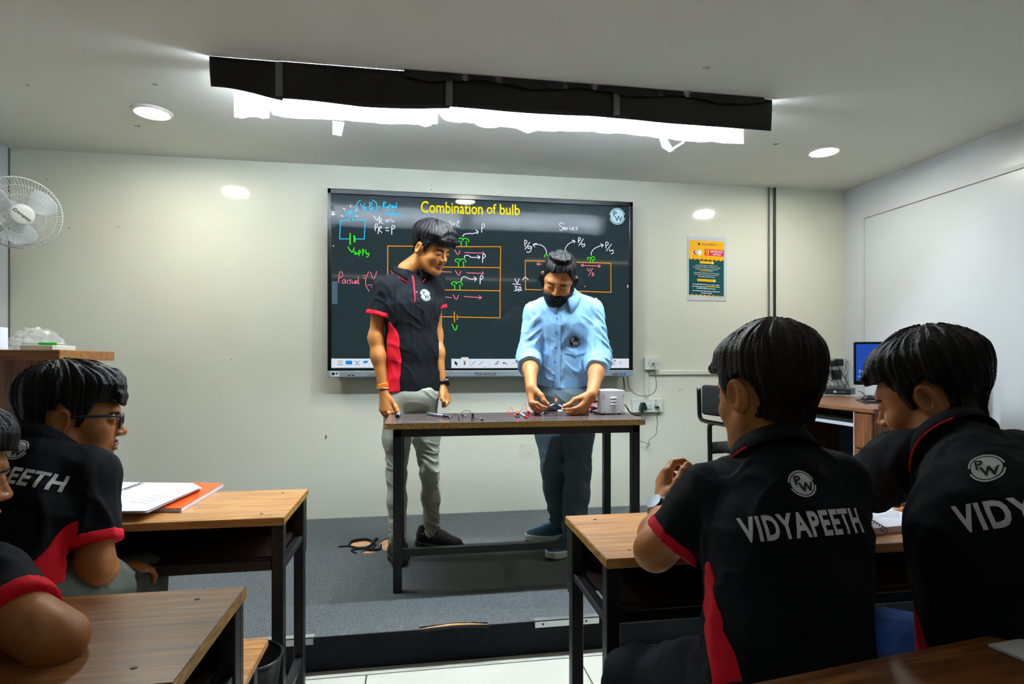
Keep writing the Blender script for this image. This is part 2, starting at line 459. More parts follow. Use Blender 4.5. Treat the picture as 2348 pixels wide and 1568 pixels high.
for pts in ([(763, 277), (789, 279), (783, 312), (762, 307)], [(1512, 318), (1530, 316), (1545, 345), (1536, 348), (1518, 338)],
            [(1543, 338), (1572, 321), (1568, 328), (1538, 347)], [(1185, 295), (1235, 297), (1210, 306)], [(955, 284), (990, 286), (975, 291)]):
    V = [at_y(u, v, TY + 0.130) for u, v in pts]; n = len(V)
    V = [(p.x, p.y + 0.006 * (i % 2), p.z) for i, p in enumerate(V)]
    MB().add(V, [tuple(range(n))]).build('loose_tape', M_TAPE2, lamp, False, 0.0006)

# dim tube lamps over the rear rows (seen only as streaks mirrored in the display)
M_REAR = emit('rear_tube_glow', 'f6f2e6', REAR_POWER)
for x0, x1, y, lab in ((-1.19, 1.70, -4.56, 'dim tube light on the ceiling over the middle rows'), (1.19, 2.47, -2.95, 'dim tube light on the ceiling over the right rows')):
    t = thing('tube_light', lab, 'ceiling light', ((x0 + x1) / 2, y, CEIL), 'dim rear tube lights')
    MB().rbox((x0, y - .02, CEIL - .04), (x1, y + .02, CEIL), .004, 2).build('batten', M_LAMPRIM, t)
    MB().cyl((x0 + .03, y, CEIL - .066), (x1 - .03, y, CEIL - .066), .014, 12).build('tube', M_REAR, t, 'auto')
# ================================================================== interactive display
YS = -0.085                                             # front plane of the screen
M_BEZEL = mat('black_bezel', '08090a', rough=0.25)
M_CHIN = mat('grey_chin', '8f9aa3', rough=0.4, metal=0.3)
M_SCREEN = mat('screen_glass', '0b1012', rough=0.045, spec=0.15, emis='2e4044', estr=0.6 * EK)
def px(u, v, y=YS): return at_y(u, v, y)
tx0, tx1 = px(751, 640).x, px(1451, 660).x
tz1 = (px(755, 434).z + px(1451, 464).z) / 2 + 0.004; tz0 = (px(748, 865).z + px(1450, 862).z) / 2
sx0, sx1 = px(760, 640).x, px(1442.5, 660).x
sz1 = (px(764, 446).z + px(1441, 476).z) / 2 + .004; sz0 = (px(757, 846).z + px(1441, 844.5).z) / 2
cz1 = (px(749, 850).z + px(1450, 848).z) / 2
tv = thing('interactive_display', 'large black wall mounted interactive display showing bulb circuit notes', 'screen', ((tx0 + tx1) / 2, -0.05, tz0))
MB().rbox((tx0 + .03, -0.06, tz0 + .02), (tx1 - .03, -0.001, tz1 - .03), 0.01, 2).build('back_cover', M_BEZEL, tv)
m = MB()
m.rbox((tx0, YS - .006, sz1), (tx1, -0.055, tz1), 0.004, 2)
m.rbox((tx0, YS - .006, cz1 - .004), (sx0, -0.055, tz1), 0.004, 2)
m.rbox((sx1, YS - .006, cz1 - .004), (tx1, -0.055, tz1), 0.004, 2)
m.rbox((tx0, YS - .006, cz1 - .004), (tx1, -0.055, sz0), 0.002, 1)
m.build('bezel', M_BEZEL, tv)
screen = MB().box((sx0, YS, sz0), (sx1, YS + .02, sz1)).build('screen', M_SCREEN, tv)
chin = MB().rbox((tx0, YS - .012, tz0), (tx1, -0.055, cz1), 0.004, 2).build('chin_bar', M_CHIN, tv)

INK = {'cyan': emit('ink_cyan', '2cc4ff', 1.15 * EK), 'white': emit('ink_white', 'eef0ff', 1.0 * EK), 'green': emit('ink_green', '45f01e', 1.0 * EK),
       'orange': emit('ink_orange', 'f79a14', 1.0 * EK), 'pink': emit('ink_pink', 'f2788e', 1.0 * EK), 'yellow': emit('ink_yellow', 'fde80c', 1.05 * EK)}
def ribbon(m, P, w, y):
    """flat stroke of half width w (metres) along plane points (x, z)"""
    n = len(P); o = len(m.v)
    for i in range(n):
        a = P[max(i - 1, 0)]; b = P[min(i + 1, n - 1)]
        d = Vector((b[0] - a[0], b[1] - a[1])); d = d.normalized() if d.length > 1e-7 else Vector((1, 0))
        e = 0.0
        if i == 0: e = -w * .6
        if i == n - 1: e = w * .6
        nx, nz = -d.y * w, d.x * w
        cx_, cz_ = P[i][0] + d.x * e, P[i][1] + d.y * e
        m.v.append((cx_ + nx, y, cz_ + nz)); m.v.append((cx_ - nx, y, cz_ - nz))
    for i in range(n - 1): m.f.append((o + 2 * i, o + 2 * i + 1, o + 2 * i + 3, o + 2 * i + 2))
CROPS = {1: (750, 430, 9.224), 2: (1000, 490, 5.406), 3: (1160, 490, 7.841), 4: (740, 420, 3.266), 5: (750, 800, 5.218)}
def stroke(col, crop, pts, wpx=1.6, sm=True, part=None):
    ox, oy, s = CROPS[crop]
    P = [px(ox + x / s, oy + y / s, YS - .0012) for x, y in pts]
    P = [(p.x, p.z) for p in P]
    if sm and len(P) > 2: P = [(q[0], q[1]) for q in smooth_path([(p[0], p[1], 0) for p in P], 5)]
    m = MB()
    if not sm:                                          # straight segments drawn one by one keep their corners
        for a, b in zip(P, P[1:]): ribbon(m, [a, b], wpx * .00155, YS - .0012)
    else:
        ribbon(m, P, wpx * .00155, YS - .0012)
    m.build(col + '_stroke', INK[col], screen)
# --- top left: the rated bulb
c = 'cyan'
stroke(c, 1, [(705, 268), (650, 320), (630, 390), (645, 455), (703, 530)])
stroke(c, 1, [(958, 265), (1030, 310), (1058, 400), (1035, 480), (985, 540)])
stroke(c, 1, [(705, 340), (740, 412), (800, 335)]); stroke(c, 1, [(775, 410), (775, 482)]); stroke(c, 1, [(775, 412), (812, 410), (815, 440), (780, 448), (830, 470)])
stroke(c, 1, [(858, 460), (838, 498)]); stroke(c, 1, [(905, 460), (898, 345), (900, 318), (950, 322), (950, 360), (905, 378)])
stroke(c, 1, [(935, 490), (935, 430), (965, 425), (970, 450), (940, 455), (970, 470)])
stroke(c, 1, [(1085, 397), (1145, 402)])
stroke(c, 1, [(1185, 445), (1190, 320), (1230, 305), (1238, 335), (1195, 370), (1235, 430)])
stroke(c, 1, [(1290, 390), (1258, 400), (1260, 432), (1288, 420), (1292, 390), (1300, 432)]); stroke(c, 1, [(1330, 335), (1328, 430)]); stroke(c, 1, [(1305, 382), (1362, 378)])
stroke(c, 1, [(1370, 410), (1400, 398), (1390, 380), (1368, 400), (1375, 432), (1412, 425)])
stroke(c, 1, [(1468, 318), (1466, 430)]); stroke(c, 1, [(1462, 395), (1432, 395), (1422, 425), (1462, 425)])
stroke(c, 1, [(1215, 490), (1268, 578), (1320, 490)]); stroke(c, 1, [(1355, 545), (1325, 550), (1325, 580), (1352, 570), (1358, 545), (1365, 580)])
stroke(c, 1, [(1375, 578), (1410, 490), (1385, 500), (1395, 575), (1430, 560)]); stroke(c, 1, [(1435, 545), (1440, 575), (1475, 565), (1480, 540), (1485, 575)])
stroke(c, 1, [(1490, 560), (1530, 555), (1520, 535), (1495, 560), (1515, 580), (1560, 576)]); stroke(c, 1, [(1615, 575), (1622, 582)])
stroke(c, 1, [(450, 595), (395, 580), (392, 530), (430, 500), (465, 515), (485, 555), (482, 500), (515, 490), (525, 540), (545, 505), (590, 530), (600, 580), (560, 605)])
stroke(c, 1, [(462, 570), (462, 692), (285, 697), (265, 1085), (480, 1085)], sm=False)
stroke(c, 1, [(522, 570), (540, 692), (810, 690), (785, 1088), (590, 1085)], sm=False)
for a, b in (((490, 365), (498, 412)), ((335, 432), (385, 470)), ((600, 500), (645, 462)), ((290, 597), (352, 605)), ((598, 605), (660, 600))): stroke('white', 1, [a, b])
stroke('white', 1, [(985, 598), (1062, 698), (1105, 600)]); stroke('white', 1, [(1105, 765), (1110, 660), (1150, 665), (1152, 700), (1112, 712), (1178, 768)])
stroke('white', 1, [(1232, 690), (1308, 675)]); stroke('white', 1, [(1240, 725), (1312, 712)]); stroke('white', 1, [(1338, 660), (1380, 725), (1418, 690)])
stroke('white', 1, [(1018, 912), (1022, 775), (1062, 778), (1060, 830), (1025, 848)]); stroke('white', 1, [(1080, 975), (1090, 850)]); stroke('white', 1, [(1088, 850), (1130, 822), (1150, 850), (1095, 890), (1160, 948)])
stroke('white', 1, [(1235, 855), (1302, 850)]); stroke('white', 1, [(1240, 905), (1308, 915)]); stroke('white', 1, [(1368, 990), (1372, 815), (1420, 810), (1430, 850), (1378, 880)])
stroke('white', 1, [(130, 1228), (138, 1236)], 2.0)
g = 'green'
stroke(g, 1, [(487, 970), (487, 1205)], 2.4); stroke(g, 1, [(575, 1020), (582, 1150)], 3.2)
stroke(g, 1, [(440, 1255), (525, 1365), (575, 1275)], 2.0)
stroke(g, 1, [(605, 1350), (570, 1365), (605, 1395), (575, 1415)]); stroke(g, 1, [(620, 1375), (625, 1412), (655, 1400), (660, 1370)])
for k in (0, 75): stroke(g, 1, [(678 + k, 1450 - k * .2), (672 + k, 1330 - k * .3), (700 + k, 1340 - k * .2), (700 + k, 1385 - k * .2), (675 + k, 1395 - k * .2)])
stroke(g, 1, [(815, 1310), (825, 1400)]); stroke(g, 1, [(840, 1380), (850, 1415), (885, 1395)]); stroke(g, 1, [(890, 1380), (870, 1450), (830, 1472)])
# --- pink "Parsual = (V/..."
k = 'pink'
for s_ in ([(118, 745), (125, 670), (145, 668), (148, 695), (122, 712)], [(165, 722), (150, 725), (148, 748), (165, 742), (168, 722), (172, 750)], [(185, 752), (184, 728), (196, 725)],
           [(215, 722), (202, 727), (212, 740), (200, 752)], [(222, 730), (224, 750), (238, 745), (240, 728), (242, 752)], [(258, 728), (246, 735), (250, 752), (262, 735), (264, 752)], [(268, 700), (266, 745), (275, 752)],
           [(302, 692), (322, 691)], [(302, 712), (324, 711)], [(345, 662), (325, 710), (322, 760), (348, 810)], [(358, 668), (382, 718), (405, 660)], [(335, 762), (385, 762)], [(365, 775), (380, 800), (390, 780)]):
    stroke(k, 4, s_, 1.4)
# --- parallel circuit
o_ = 'orange'
for s_ in ([(250, 408), (800, 408), (797, 668), (65, 660)], [(797, 668), (793, 955), (70, 943)], [(793, 955), (792, 1290), (262, 1280)], [(222, 1278), (-600, 1270), (-600, 400), (250, 408)], [(225, 1215), (228, 1345)], [(262, 1255), (262, 1310)]):
    stroke(o_, 2, s_, 1.7, sm=False)
for dx, dy in ((80, 0), (45, 255), (0, 540)):
    stroke(g, 2, [(210 + dx, 885 - 540 + dy), (192 + dx, 870 - 540 + dy), (200 + dx, 850 - 540 + dy), (240 + dx, 845 - 540 + dy), (250 + dx, 870 - 540 + dy), (262 + dx, 848 - 540 + dy), (300 + dx, 848 - 540 + dy), (325 + dx, 870 - 540 + dy), (318 + dx, 888 - 540 + dy)], 1.7)
    stroke(g, 2, [(230 + dx, 880 - 540 + dy), (232 + dx, 945 - 540 + dy)], 1.7); stroke(g, 2, [(292 + dx, 880 - 540 + dy), (297 + dx, 950 - 540 + dy)], 1.7)
stroke(g, 2, [(195, 1365), (238, 1445), (262, 1380)], 1.7)
for dx, dy in ((20, -555), (28, -300), (0, 0)):
    stroke(k, 2, [(210 + dx, 1002 + dy), (250 + dx, 1062 + dy), (278 + dx, 1010 + dy)], 1.7)
stroke(k, 2, [(355, 480), (592, 490)]); stroke(k, 2, [(578, 472), (592, 490), (575, 494)])
stroke(k, 2, [(378, 732), (585, 740)]); stroke(k, 2, [(572, 718), (588, 740), (570, 744)]); stroke(k, 2, [(190, 722), (8, 715)]); stroke(k, 2, [(40, 700), (5, 715), (20, 732)])
stroke(k, 2, [(190, 1040), (70, 1028)]); stroke(k, 2, [(348, 1025), (560, 1040)]); stroke(k, 2, [(532, 1015), (562, 1040), (530, 1058)])
w_ = 'white'
stroke(w_, 2, [(332, 283), (348, 255), (400, 245), (460, 245), (518, 225)]); stroke(w_, 2, [(492, 202), (520, 222), (510, 250)])
stroke(w_, 2, [(352, 548), (358, 520), (395, 515), (440, 540), (540, 538)]); stroke(w_, 2, [(515, 518), (543, 538), (522, 558)])
stroke(w_, 2, [(310, 835), (320, 795), (350, 780), (400, 800), (440, 812), (495, 805)]); stroke(w_, 2, [(470, 782), (497, 805), (478, 835)])
for dx, dy in ((0, 0), (10, 375), (-20, 640)):
    stroke(w_, 2, [(565 + dx, 230 + dy), (570 + dx, 140 + dy), (588 + dx, 125 + dy), (602 + dx, 150 + dy), (575 + dx, 178 + dy)])
stroke(w_, 2, [(195, 100), (193, 160)], 1.4); stroke(w_, 2, [(160, 92), (180, 130)], 1.4); stroke(w_, 2, [(228, 118), (212, 130), (226, 142), (232, 120), (228, 112)], 1.4)
stroke(w_, 2, [(250, 140), (285, 95), (268, 90), (262, 150), (288, 162)], 1.4)
# --- series circuit
for s_ in ([(1040, 195), (1000, 160), (962, 195), (1000, 235), (1025, 260), (1000, 300), (960, 285)], [(1035, 275), (1070, 262), (1055, 240), (1035, 272), (1075, 295)], [(1085, 245), (1095, 295), (1100, 255), (1125, 250)], [(1150, 250), (1155, 295)], [(1148, 218), (1152, 224)],
           [(1185, 275), (1222, 262), (1205, 240), (1185, 275), (1220, 298)], [(1290, 240), (1260, 252), (1285, 275), (1255, 295)],
           [(345, 595), (338, 480), (375, 490), (370, 525), (345, 545)], [(430, 510), (345, 640)], [(455, 590), (405, 585), (400, 625), (455, 610), (460, 590), (455, 650), (420, 690), (372, 685)],
           [(730, 722), (720, 650), (670, 585), (600, 555), (495, 552)], [(555, 530), (490, 553), (520, 595)],
           [(1060, 690), (1070, 620), (1130, 540), (1235, 490)], [(1190, 475), (1240, 488), (1225, 525)],
           [(1305, 525), (1305, 440), (1335, 430), (1340, 465), (1310, 490)], [(1395, 450), (1310, 575)], [(1365, 530), (1360, 560), (1400, 545)], [(1410, 530), (1415, 580), (1370, 595)],
           [(1535, 745), (1540, 690), (1600, 620), (1740, 560)], [(1700, 540), (1748, 560), (1725, 600)],
           [(1800, 620), (1795, 520), (1830, 510), (1838, 550), (1800, 575)], [(1900, 545), (1805, 668)], [(1865, 640), (1870, 670), (1915, 655)], [(1925, 650), (1930, 700), (1895, 722)],
           [(160, 1165), (205, 1250), (235, 1165)], [(120, 1262), (265, 1272)], [(155, 1310), (205, 1305), (175, 1345), (210, 1370), (150, 1385)], [(228, 1400), (235, 1320), (270, 1325), (265, 1360), (235, 1365), (288, 1380)],
           [(302, 1190), (345, 1138), (402, 1185)], [(2198, 1285), (2183, 1302), (2196, 1325)]):
    stroke(w_, 3, s_, 1.5)
stroke(o_, 3, [(352, 1375), (347, 842), (1885, 890), (1890, 1412), (345, 1360)], 1.6, sm=False); stroke(o_, 3, [(1415, 1302), (1424, 1308)], 2)
for dx in (0, -410, -770):
    dy = dx * 0.06
    stroke(g, 3, [(1485 + dx, 828 + dy), (1460 + dx, 810 + dy), (1475 + dx, 785 + dy), (1520 + dx, 790 + dy), (1530 + dx, 820 + dy), (1545 + dx, 780 + dy), (1585 + dx, 775 + dy), (1595 + dx, 815 + dy), (1575 + dx, 830 + dy)])
    stroke(g, 3, [(1518 + dx, 820 + dy), (1520 + dx, 878 + dy)]); stroke(g, 3, [(1560 + dx, 825 + dy), (1565 + dx, 868 + dy)])
stroke(k, 3, [(1355, 928), (1695, 942)]); stroke(k, 3, [(1390, 905), (1352, 928), (1390, 945)]); stroke(k, 3, [(1660, 915), (1698, 942), (1660, 965)])
stroke(k, 3, [(950, 925), (1262, 922)]); stroke(k, 3, [(1240, 905), (1265, 925), (1242, 942)]); stroke(k, 3, [(640, 905), (560, 905)]); stroke(k, 3, [(600, 880), (555, 905), (600, 925)])
stroke(k, 3, [(1460, 980), (1490, 1030), (1520, 980)]); stroke(k, 3, [(1560, 980), (1490, 1110)]); stroke(k, 3, [(1545, 1065), (1580, 1065), (1555, 1085), (1585, 1105), (1548, 1115)])

def plane_text(s, uv0, uv1, y, material, parent, name='lettering', size_px=20, bold=0.0, align='CENTER', spacing=1.0):
    """flat lettering on a y plane, running from pixel uv0 to uv1 (its centre line)"""
    vs, fs = text_mesh(s, 1.0, bold, 'CENTER', spacing)
    a, b = at_y(*uv0, y), at_y(*uv1, y)
    xs = [v[0] for v in vs]; w = max(xs) - min(xs); L = (b - a).length; sc = L / w
    mid = (a + b) / 2; d = (b - a).normalized(); upv = Vector((0, 0, 1)); upv = (upv - d * upv.dot(d)).normalized()
    hy = [v[1] for v in vs]; hh = max(hy) - min(hy); scy = size_px * (mid.y - CY) / FPX / hh if size_px else sc
    cx_ = (max(xs) + min(xs)) / 2; cy_ = (max(hy) + min(hy)) / 2
    return MB().add([mid + d * (v[0] - cx_) * sc + upv * (v[1] - cy_) * scy for v in vs], fs).build(name, material, parent)
plane_text('Combination', (965, 474), (1107, 479), YS - .0012, INK['yellow'], screen, 'title_lettering', 27, 0.012)
plane_text('of', (1116, 478.5), (1138, 479.3), YS - .0012, INK['yellow'], screen, 'title_lettering', 24, 0.012)
plane_text('bulb', (1146, 480), (1192, 481.5), YS - .0012, INK['yellow'], screen, 'title_lettering', 25, 0.012)

def logo(center, ux, uz, r, nrm, light, dark, parent, name='logo'):
    """round badge: pale disc with a P over a W, and a broken ring around it"""
    M = frame(center, ux, uz)
    d = MB().prism([(r * .86 * math.cos(2 * math.pi * k / 40), r * .86 * math.sin(2 * math.pi * k / 40)) for k in range(40)], M, 0.0006).build(name, light, parent)
    m = MB()
    for a0, a1 in ((0.25, 3.0), (3.45, 6.1)):
        n = 18; o = len(m.v)
        for i in range(n + 1):
            a_ = a0 + (a1 - a0) * i / n
            for q in (.93, 1.02): m.v.append(tuple(M @ Vector((r * q * math.cos(a_), r * q * math.sin(a_), .0006))))
        for i in range(n): m.f.append((o + 2 * i, o + 2 * i + 1, o + 2 * i + 3, o + 2 * i + 2))
    m.build('ring', light, d)
    m = MB()
    for ch, cx_, cy_, s_ in (('P', -.28, .30, .95), ('W', .2, -.28, .95)):
        vs, fs = text_mesh(ch, 1.0, 0.0)
        xs = [v[0] for v in vs]; ys = [v[1] for v in vs]; mx_, my_ = (max(xs) + min(xs)) / 2, (max(ys) + min(ys)) / 2
        m.add([M @ Vector(((v[0] - mx_) * s_ * r + cx_ * r, (v[1] - my_) * s_ * r + cy_ * r, .0012)) for v in vs], fs)
    m.build('letters', dark, d)
    return d
M_LOGOB = mat('logo_dark', '10222c', rough=0.5)
E_PALE = emit('logo_pale', 'bfe6f5', 0.9 * EK); E_DARKB = emit('logo_ink', '12303c', 0.5 * EK)
cl = px(1415, 496, YS - .0012)
logo(cl, (1, 0, 0), (0, 0, 1), 0.053, None, E_PALE, E_DARKB, screen)

# on-screen toolbars with their icons
E_BAR = emit('toolbar_white', 'e2eaf6', 0.9 * EK); E_ICON = emit('icon_navy', '1d3350', 0.7 * EK); E_BLUE = emit('icon_blue', '1c8fe8', 0.9 * EK)
E_PALEI = emit('icon_pale', 'b9cfe0', 0.9 * EK); E_TAN = emit('icon_tan', 'c98d4a', 0.8 * EK); E_RED = emit('icon_red', 'e8306a', 0.9 * EK)
def bar(u0, u1, v0, v1, rad=0):
    a, b = px(u0, v0), px(u1, v1)
    return MB().rbox((a.x, YS - .0010, b.z), (b.x, YS + .001, a.z), .0004, 1).build('toolbar', E_BAR, screen)
bar(760, 872, 822, 843); bar(1035, 1200, 822.5, 843.5); bar(1386, 1442, 822, 843.5)
b_ = MB(); a, b = px(1057.5, 819), px(1074, 824); b_.box((a.x, YS - .0009, b.z), (b.x, YS + .001, a.z)); b_.build('toolbar_tab', E_BAR, screen)
def icon(col, crop_pts, w=1.2, close=False, fill=False, y=YS - .0022):
    ox, oy, s = CROPS[5]
    P = [px(ox + x / s, oy + yy / s, y) for x, yy in crop_pts]; P = [(p.x, p.z) for p in P]
    m = MB()
    if fill: m.add([(p[0], y, p[1]) for p in P], [tuple(range(len(P)))])
    else:
        if close: P.append(P[0])
        for a, b in zip(P, P[1:]): ribbon(m, [a, b], w * .00128, y)
    m.build('icon', col, screen)
icon(E_PALEI, [(85, 140), (65, 168), (85, 195)], .5)
for yy in (145, 168, 190): icon(E_ICON, [(125, yy), (187, yy)], 1.0)
icon(E_BLUE, [(222, 140), (300, 140), (300, 185), (222, 185)], fill=True); icon(E_PALEI, [(240, 193), (285, 193)], .8)
icon(E_ICON, [(335, 140), (385, 195)], 1.0); icon(E_ICON, [(385, 140), (340, 195)], 1.0)
icon(E_BLUE, [(432, 150), (460, 138), (495, 145), (480, 165), (435, 175)], fill=True)
icon(E_ICON, [(1525, 138), (1568, 175), (1552, 178), (1562, 200), (1550, 203), (1540, 182), (1528, 192)], fill=True)
icon(E_TAN, [(1632, 140), (1660, 140), (1655, 165), (1637, 165)], fill=True); icon(E_ICON, [(1640, 165), (1652, 165), (1656, 188), (1634, 188)], fill=True)
icon(E_BLUE, [(1735, 180), (1775, 148)], 1.4); icon(E_ICON, [(1712, 150), (1712, 200), (1740, 200)], .6)
icon(E_ICON, [(1818, 193), (1865, 147)], 1.0); icon(E_ICON, [(1870, 215), (1888, 208), (1908, 215)], .6)
icon(E_PALEI, [(1925, 170), (1940, 160), (1955, 172), (1958, 190), (1940, 197), (1925, 188)], .8, close=True)
icon(E_ICON, [(2005, 192), (2025, 165), (2035, 185), (2050, 145), (2030, 150)], 1.2)
icon(E_ICON, [(2160, 188), (2145, 172), (2110, 168)], 1.4); icon(E_ICON, [(2122, 152), (2100, 168), (2122, 182)], fill=True)
icon(E_PALEI, [(2200, 185), (2220, 170), (2250, 168)], 1.2); icon(E_PALEI, [(2240, 155), (2260, 168), (2240, 182)], fill=True)
CROPS[5] = (1400, 780, 5.228)
icon(E_ICON, [(12, 270), (12, 292), (48, 292), (48, 270)], .9); icon(E_ICON, [(30, 283), (30, 258)], .9); icon(E_ICON, [(22, 266), (30, 256), (38, 266)], .9)
icon(E_RED, [(42, 238), (52, 232), (62, 238), (62, 250), (52, 256), (42, 250)], fill=True, y=YS - .003)
icon(E_PALEI, [(105, 245), (145, 270), (105, 298)], fill=True); icon(E_PALEI, [(175, 242), (198, 270), (175, 298)], .6)
# side tab at the left edge of the screen
a, b = px(761, 645), px(774, 697); MB().box((a.x, YS - .001, b.z), (b.x, YS + .001, a.z)).build('side_tab', emit('tab_blue', '6d93ac', .45 * EK), screen)
# chin bar: sticker, brand, slots and ports
YC = YS - .0125
plane_text('MAXHUB', (1090, 857.5), (1137, 857), YC - .0003, mat('brand_ink', '20262c', rough=.5), chin, 'lettering', 7.5, 0.0, spacing=1.15)
a, b = px(758.5, 852, YC), px(778, 863, YC)
st = MB().box((a.x, YC - .0005, b.z), (b.x, YC + .001, a.z)).build('sticker', mat('sticker_white', 'd6dade', rough=.5), chin)
p = px(764, 857, YC); MB().cyl((p.x, YC - .0004, p.z), (p.x, YC - .0012, p.z), .010, 16).build('globe_mark', mat('sticker_navy', '1a2a3c', rough=.5), chin)
p = px(772.5, 856, YC); MB().box((p.x - .007, YC - .0012, p.z - .007), (p.x + .007, YC - .0004, p.z + .007)).build('print_block', mat('sticker_grey', '5a646c', rough=.5), chin)
M_SLOT = mat('slot', '14181b', rough=.5); M_USB = mat('usb_blue', '2a55b8', rough=.4)
for u0, u1 in ((798.5, 803.5), (807, 812)):
    a, b = px(u0, 859, YC), px(u1, 861.5, YC); MB().box((a.x, YC - .0008, b.z), (b.x, YC + .001, a.z)).build('slot', M_SLOT, chin)
a, b = px(841, 856, YC), px(862, 863, YC); MB().box((a.x, YC - .0006, b.z), (b.x, YC + .001, a.z)).build('sensor_window', mat('sensor', '7b858d', rough=.25), chin)
for u0, u1, mm in ((1404, 1408, M_SLOT), (1410, 1414.5, M_SLOT), (1417.5, 1420, M_USB), (1423, 1427.5, M_USB), (1430, 1434.5, M_USB)):
    a, b = px(u0, 856.5 if mm is M_SLOT else 855.5, YC), px(u1, 859, YC); MB().box((a.x, YC - .0008, b.z), (b.x, YC + .001, a.z)).build('port', mm, chin)

# ================================================================== poster
pst = thing('poster', 'yellow and teal important notice poster in a clear sleeve on the wall', 'poster', at_y(1620, 690, 0))
a, b = at_y(1577, 542, 0), at_y(1665, 690, 0)
sleeve = MB().box((a.x, -.004, b.z), (b.x, -.0005, a.z)).build('sleeve', mat('poster_sleeve', 'c6d2dc', rough=.12, spec=.6), pst)
M_PY = mat('poster_yellow', 'f0b000', rough=.25); M_PT = mat('poster_teal', '12494c', rough=.25); M_PR = mat('poster_red', 'd8284c', rough=.25)
M_PW = mat('poster_white', 'dfe8ea', rough=.3); M_PK = mat('poster_black', '16201e', rough=.3)
CW, CH = 9.225, 9.225
def pc(x, y): return (1560 + x / CW, 530 + y / CH)
def prect(x0, y0, x1, y1, mm, yy, name, par=None, skew=0):
    V = [at_y(*pc(x0, y0), yy), at_y(*pc(x1, y0 + skew), yy), at_y(*pc(x1, y1 + skew), yy), at_y(*pc(x0, y1), yy)]
    return MB().add(V, [(0, 3, 2, 1)]).build(name, mm, par or pst)
prect(185, 180, 925, 575, M_PY, -.0048, 'header', skew=45)
body = prect(182, 570, 920, 1340, M_PT, -.0046, 'notice_body', skew=45)
for yb in (560, 1328):
    for i in range(8):
        x = 190 + i * 90; sk = i * 5.6
        V = [at_y(*pc(*q), -.0052) for q in ((x + 45, yb + sk), (x + 85, yb + sk), (x + 45, yb + 38 + sk), (x + 5, yb + 38 + sk))]
        MB().add(V, [(0, 3, 2, 1)]).build('hazard_stripe', M_PY if i % 1 == 0 else M_PK, pst)
prect(512, 378, 922, 512, M_PR, -.0052, 'red_banner', skew=28)
V = [at_y(*pc(*q), -.0056) for q in ((530, 398), (618, 405), (590, 505), (558, 503))]; MB().add(V, [(0, 3, 2, 1)]).build('warning_mark', M_PY, pst)
plane_text('!', pc(562, 450), pc(582, 452), -.006, M_PK, pst, 'lettering', 7.0, .02)
plane_text('VIDYAPEETH', pc(438, 274), pc(765, 292), -.0054, M_PK, pst, 'lettering', 5.0, .0)
p = at_y(*pc(395, 270), -.0054); MB().cyl((p.x, -.0050, p.z), (p.x, -.0056, p.z), .0088, 18).build('emblem', M_PK, pst)
plane_text('IMPORTANT', pc(642, 428), pc(905, 445), -.0056, M_PW, pst, 'lettering', 5.2, .025)
plane_text('NOTICE', pc(692, 490), pc(855, 500), -.0056, M_PW, pst, 'lettering', 5.2, .025)
# loudhailer drawing
V = [at_y(*pc(*q), -.0054) for q in ((240, 460), (290, 420), (315, 390), (350, 500), (300, 490), (250, 480))]; MB().add(V, [tuple(range(6))[::-1]]).build('horn_drawing', M_PR, pst)
for (cx_, cy_, rr, mm, yy, teeth) in ((410, 455, .0145, M_PW, -.0052, 10), (342, 440, .011, mat('poster_blue', 'a9cdda', rough=.3), -.0056, 0), (262, 470, .005, M_PW, -.0058, 0)):
    c = at_y(*pc(cx_, cy_), yy); n = 40
    MB().add([(c.x + rr * (1 + (.12 * math.sin(teeth * 2 * math.pi * q / n) if teeth else 0)) * math.cos(2 * math.pi * q / n), yy, c.z + rr * 1.25 * (1 + (.12 * math.sin(teeth * 2 * math.pi * q / n) if teeth else 0)) * math.sin(2 * math.pi * q / n)) for q in range(n)], [tuple(range(n))]).build('horn_drawing', mm, pst)
prect(410, 628, 712, 680, M_PY, -.0052, 'caption_band', skew=18); prect(358, 1003, 752, 1055, M_PY, -.0052, 'caption_band', skew=24)
for (x0, x1, y0, txt) in ((320, 790, 715, "Let's uphold discipline and respect for our"), (262, 848, 750, 'surroundings. We request every student to maintain'), (315, 795, 795, 'discipline and avoid unethical practices at'), (600, 695, 845, 'Campus.'),
                          (280, 825, 870, 'Any property damage will be taken into account'), (292, 812, 910, 'and the repair incurred will be recovered from'), (378, 735, 952, 'the students involved in the act.')):
    plane_text(txt, pc(x0, y0), pc(x1, y0 + (x1 - x0) * .06), -.0052, M_PW, pst, 'lettering', 3.4, .01)
plane_text('PW VIDYAPEETH', pc(408, 832), pc(598, 840), -.0052, M_PY, pst, 'lettering', 3.4, .02)
# the lower paragraph is too small to read: rows of short printed dashes
for (x0, x1, y0) in ((262, 832, 1108), (252, 550, 1155), (775, 838, 1178), (345, 748, 1195), (258, 835, 1245), (440, 665, 1298)):
    x = x0
    while x < x1:
        w = min(random.uniform(18, 60), x1 - x); prect(x, y0 + (x - x0) * .06, x + w, y0 + 16 + (x - x0) * .06, M_PW, -.0052, 'print_line'); x += w + 12
prect(550, 1160, 770, 1178, M_PY, -.0052, 'print_line', skew=12)
for x, y in ((665, 640), (705, 1018)): prect(x, y, x + 20, y + 60, M_PW, -.0056, 'caption_mark')

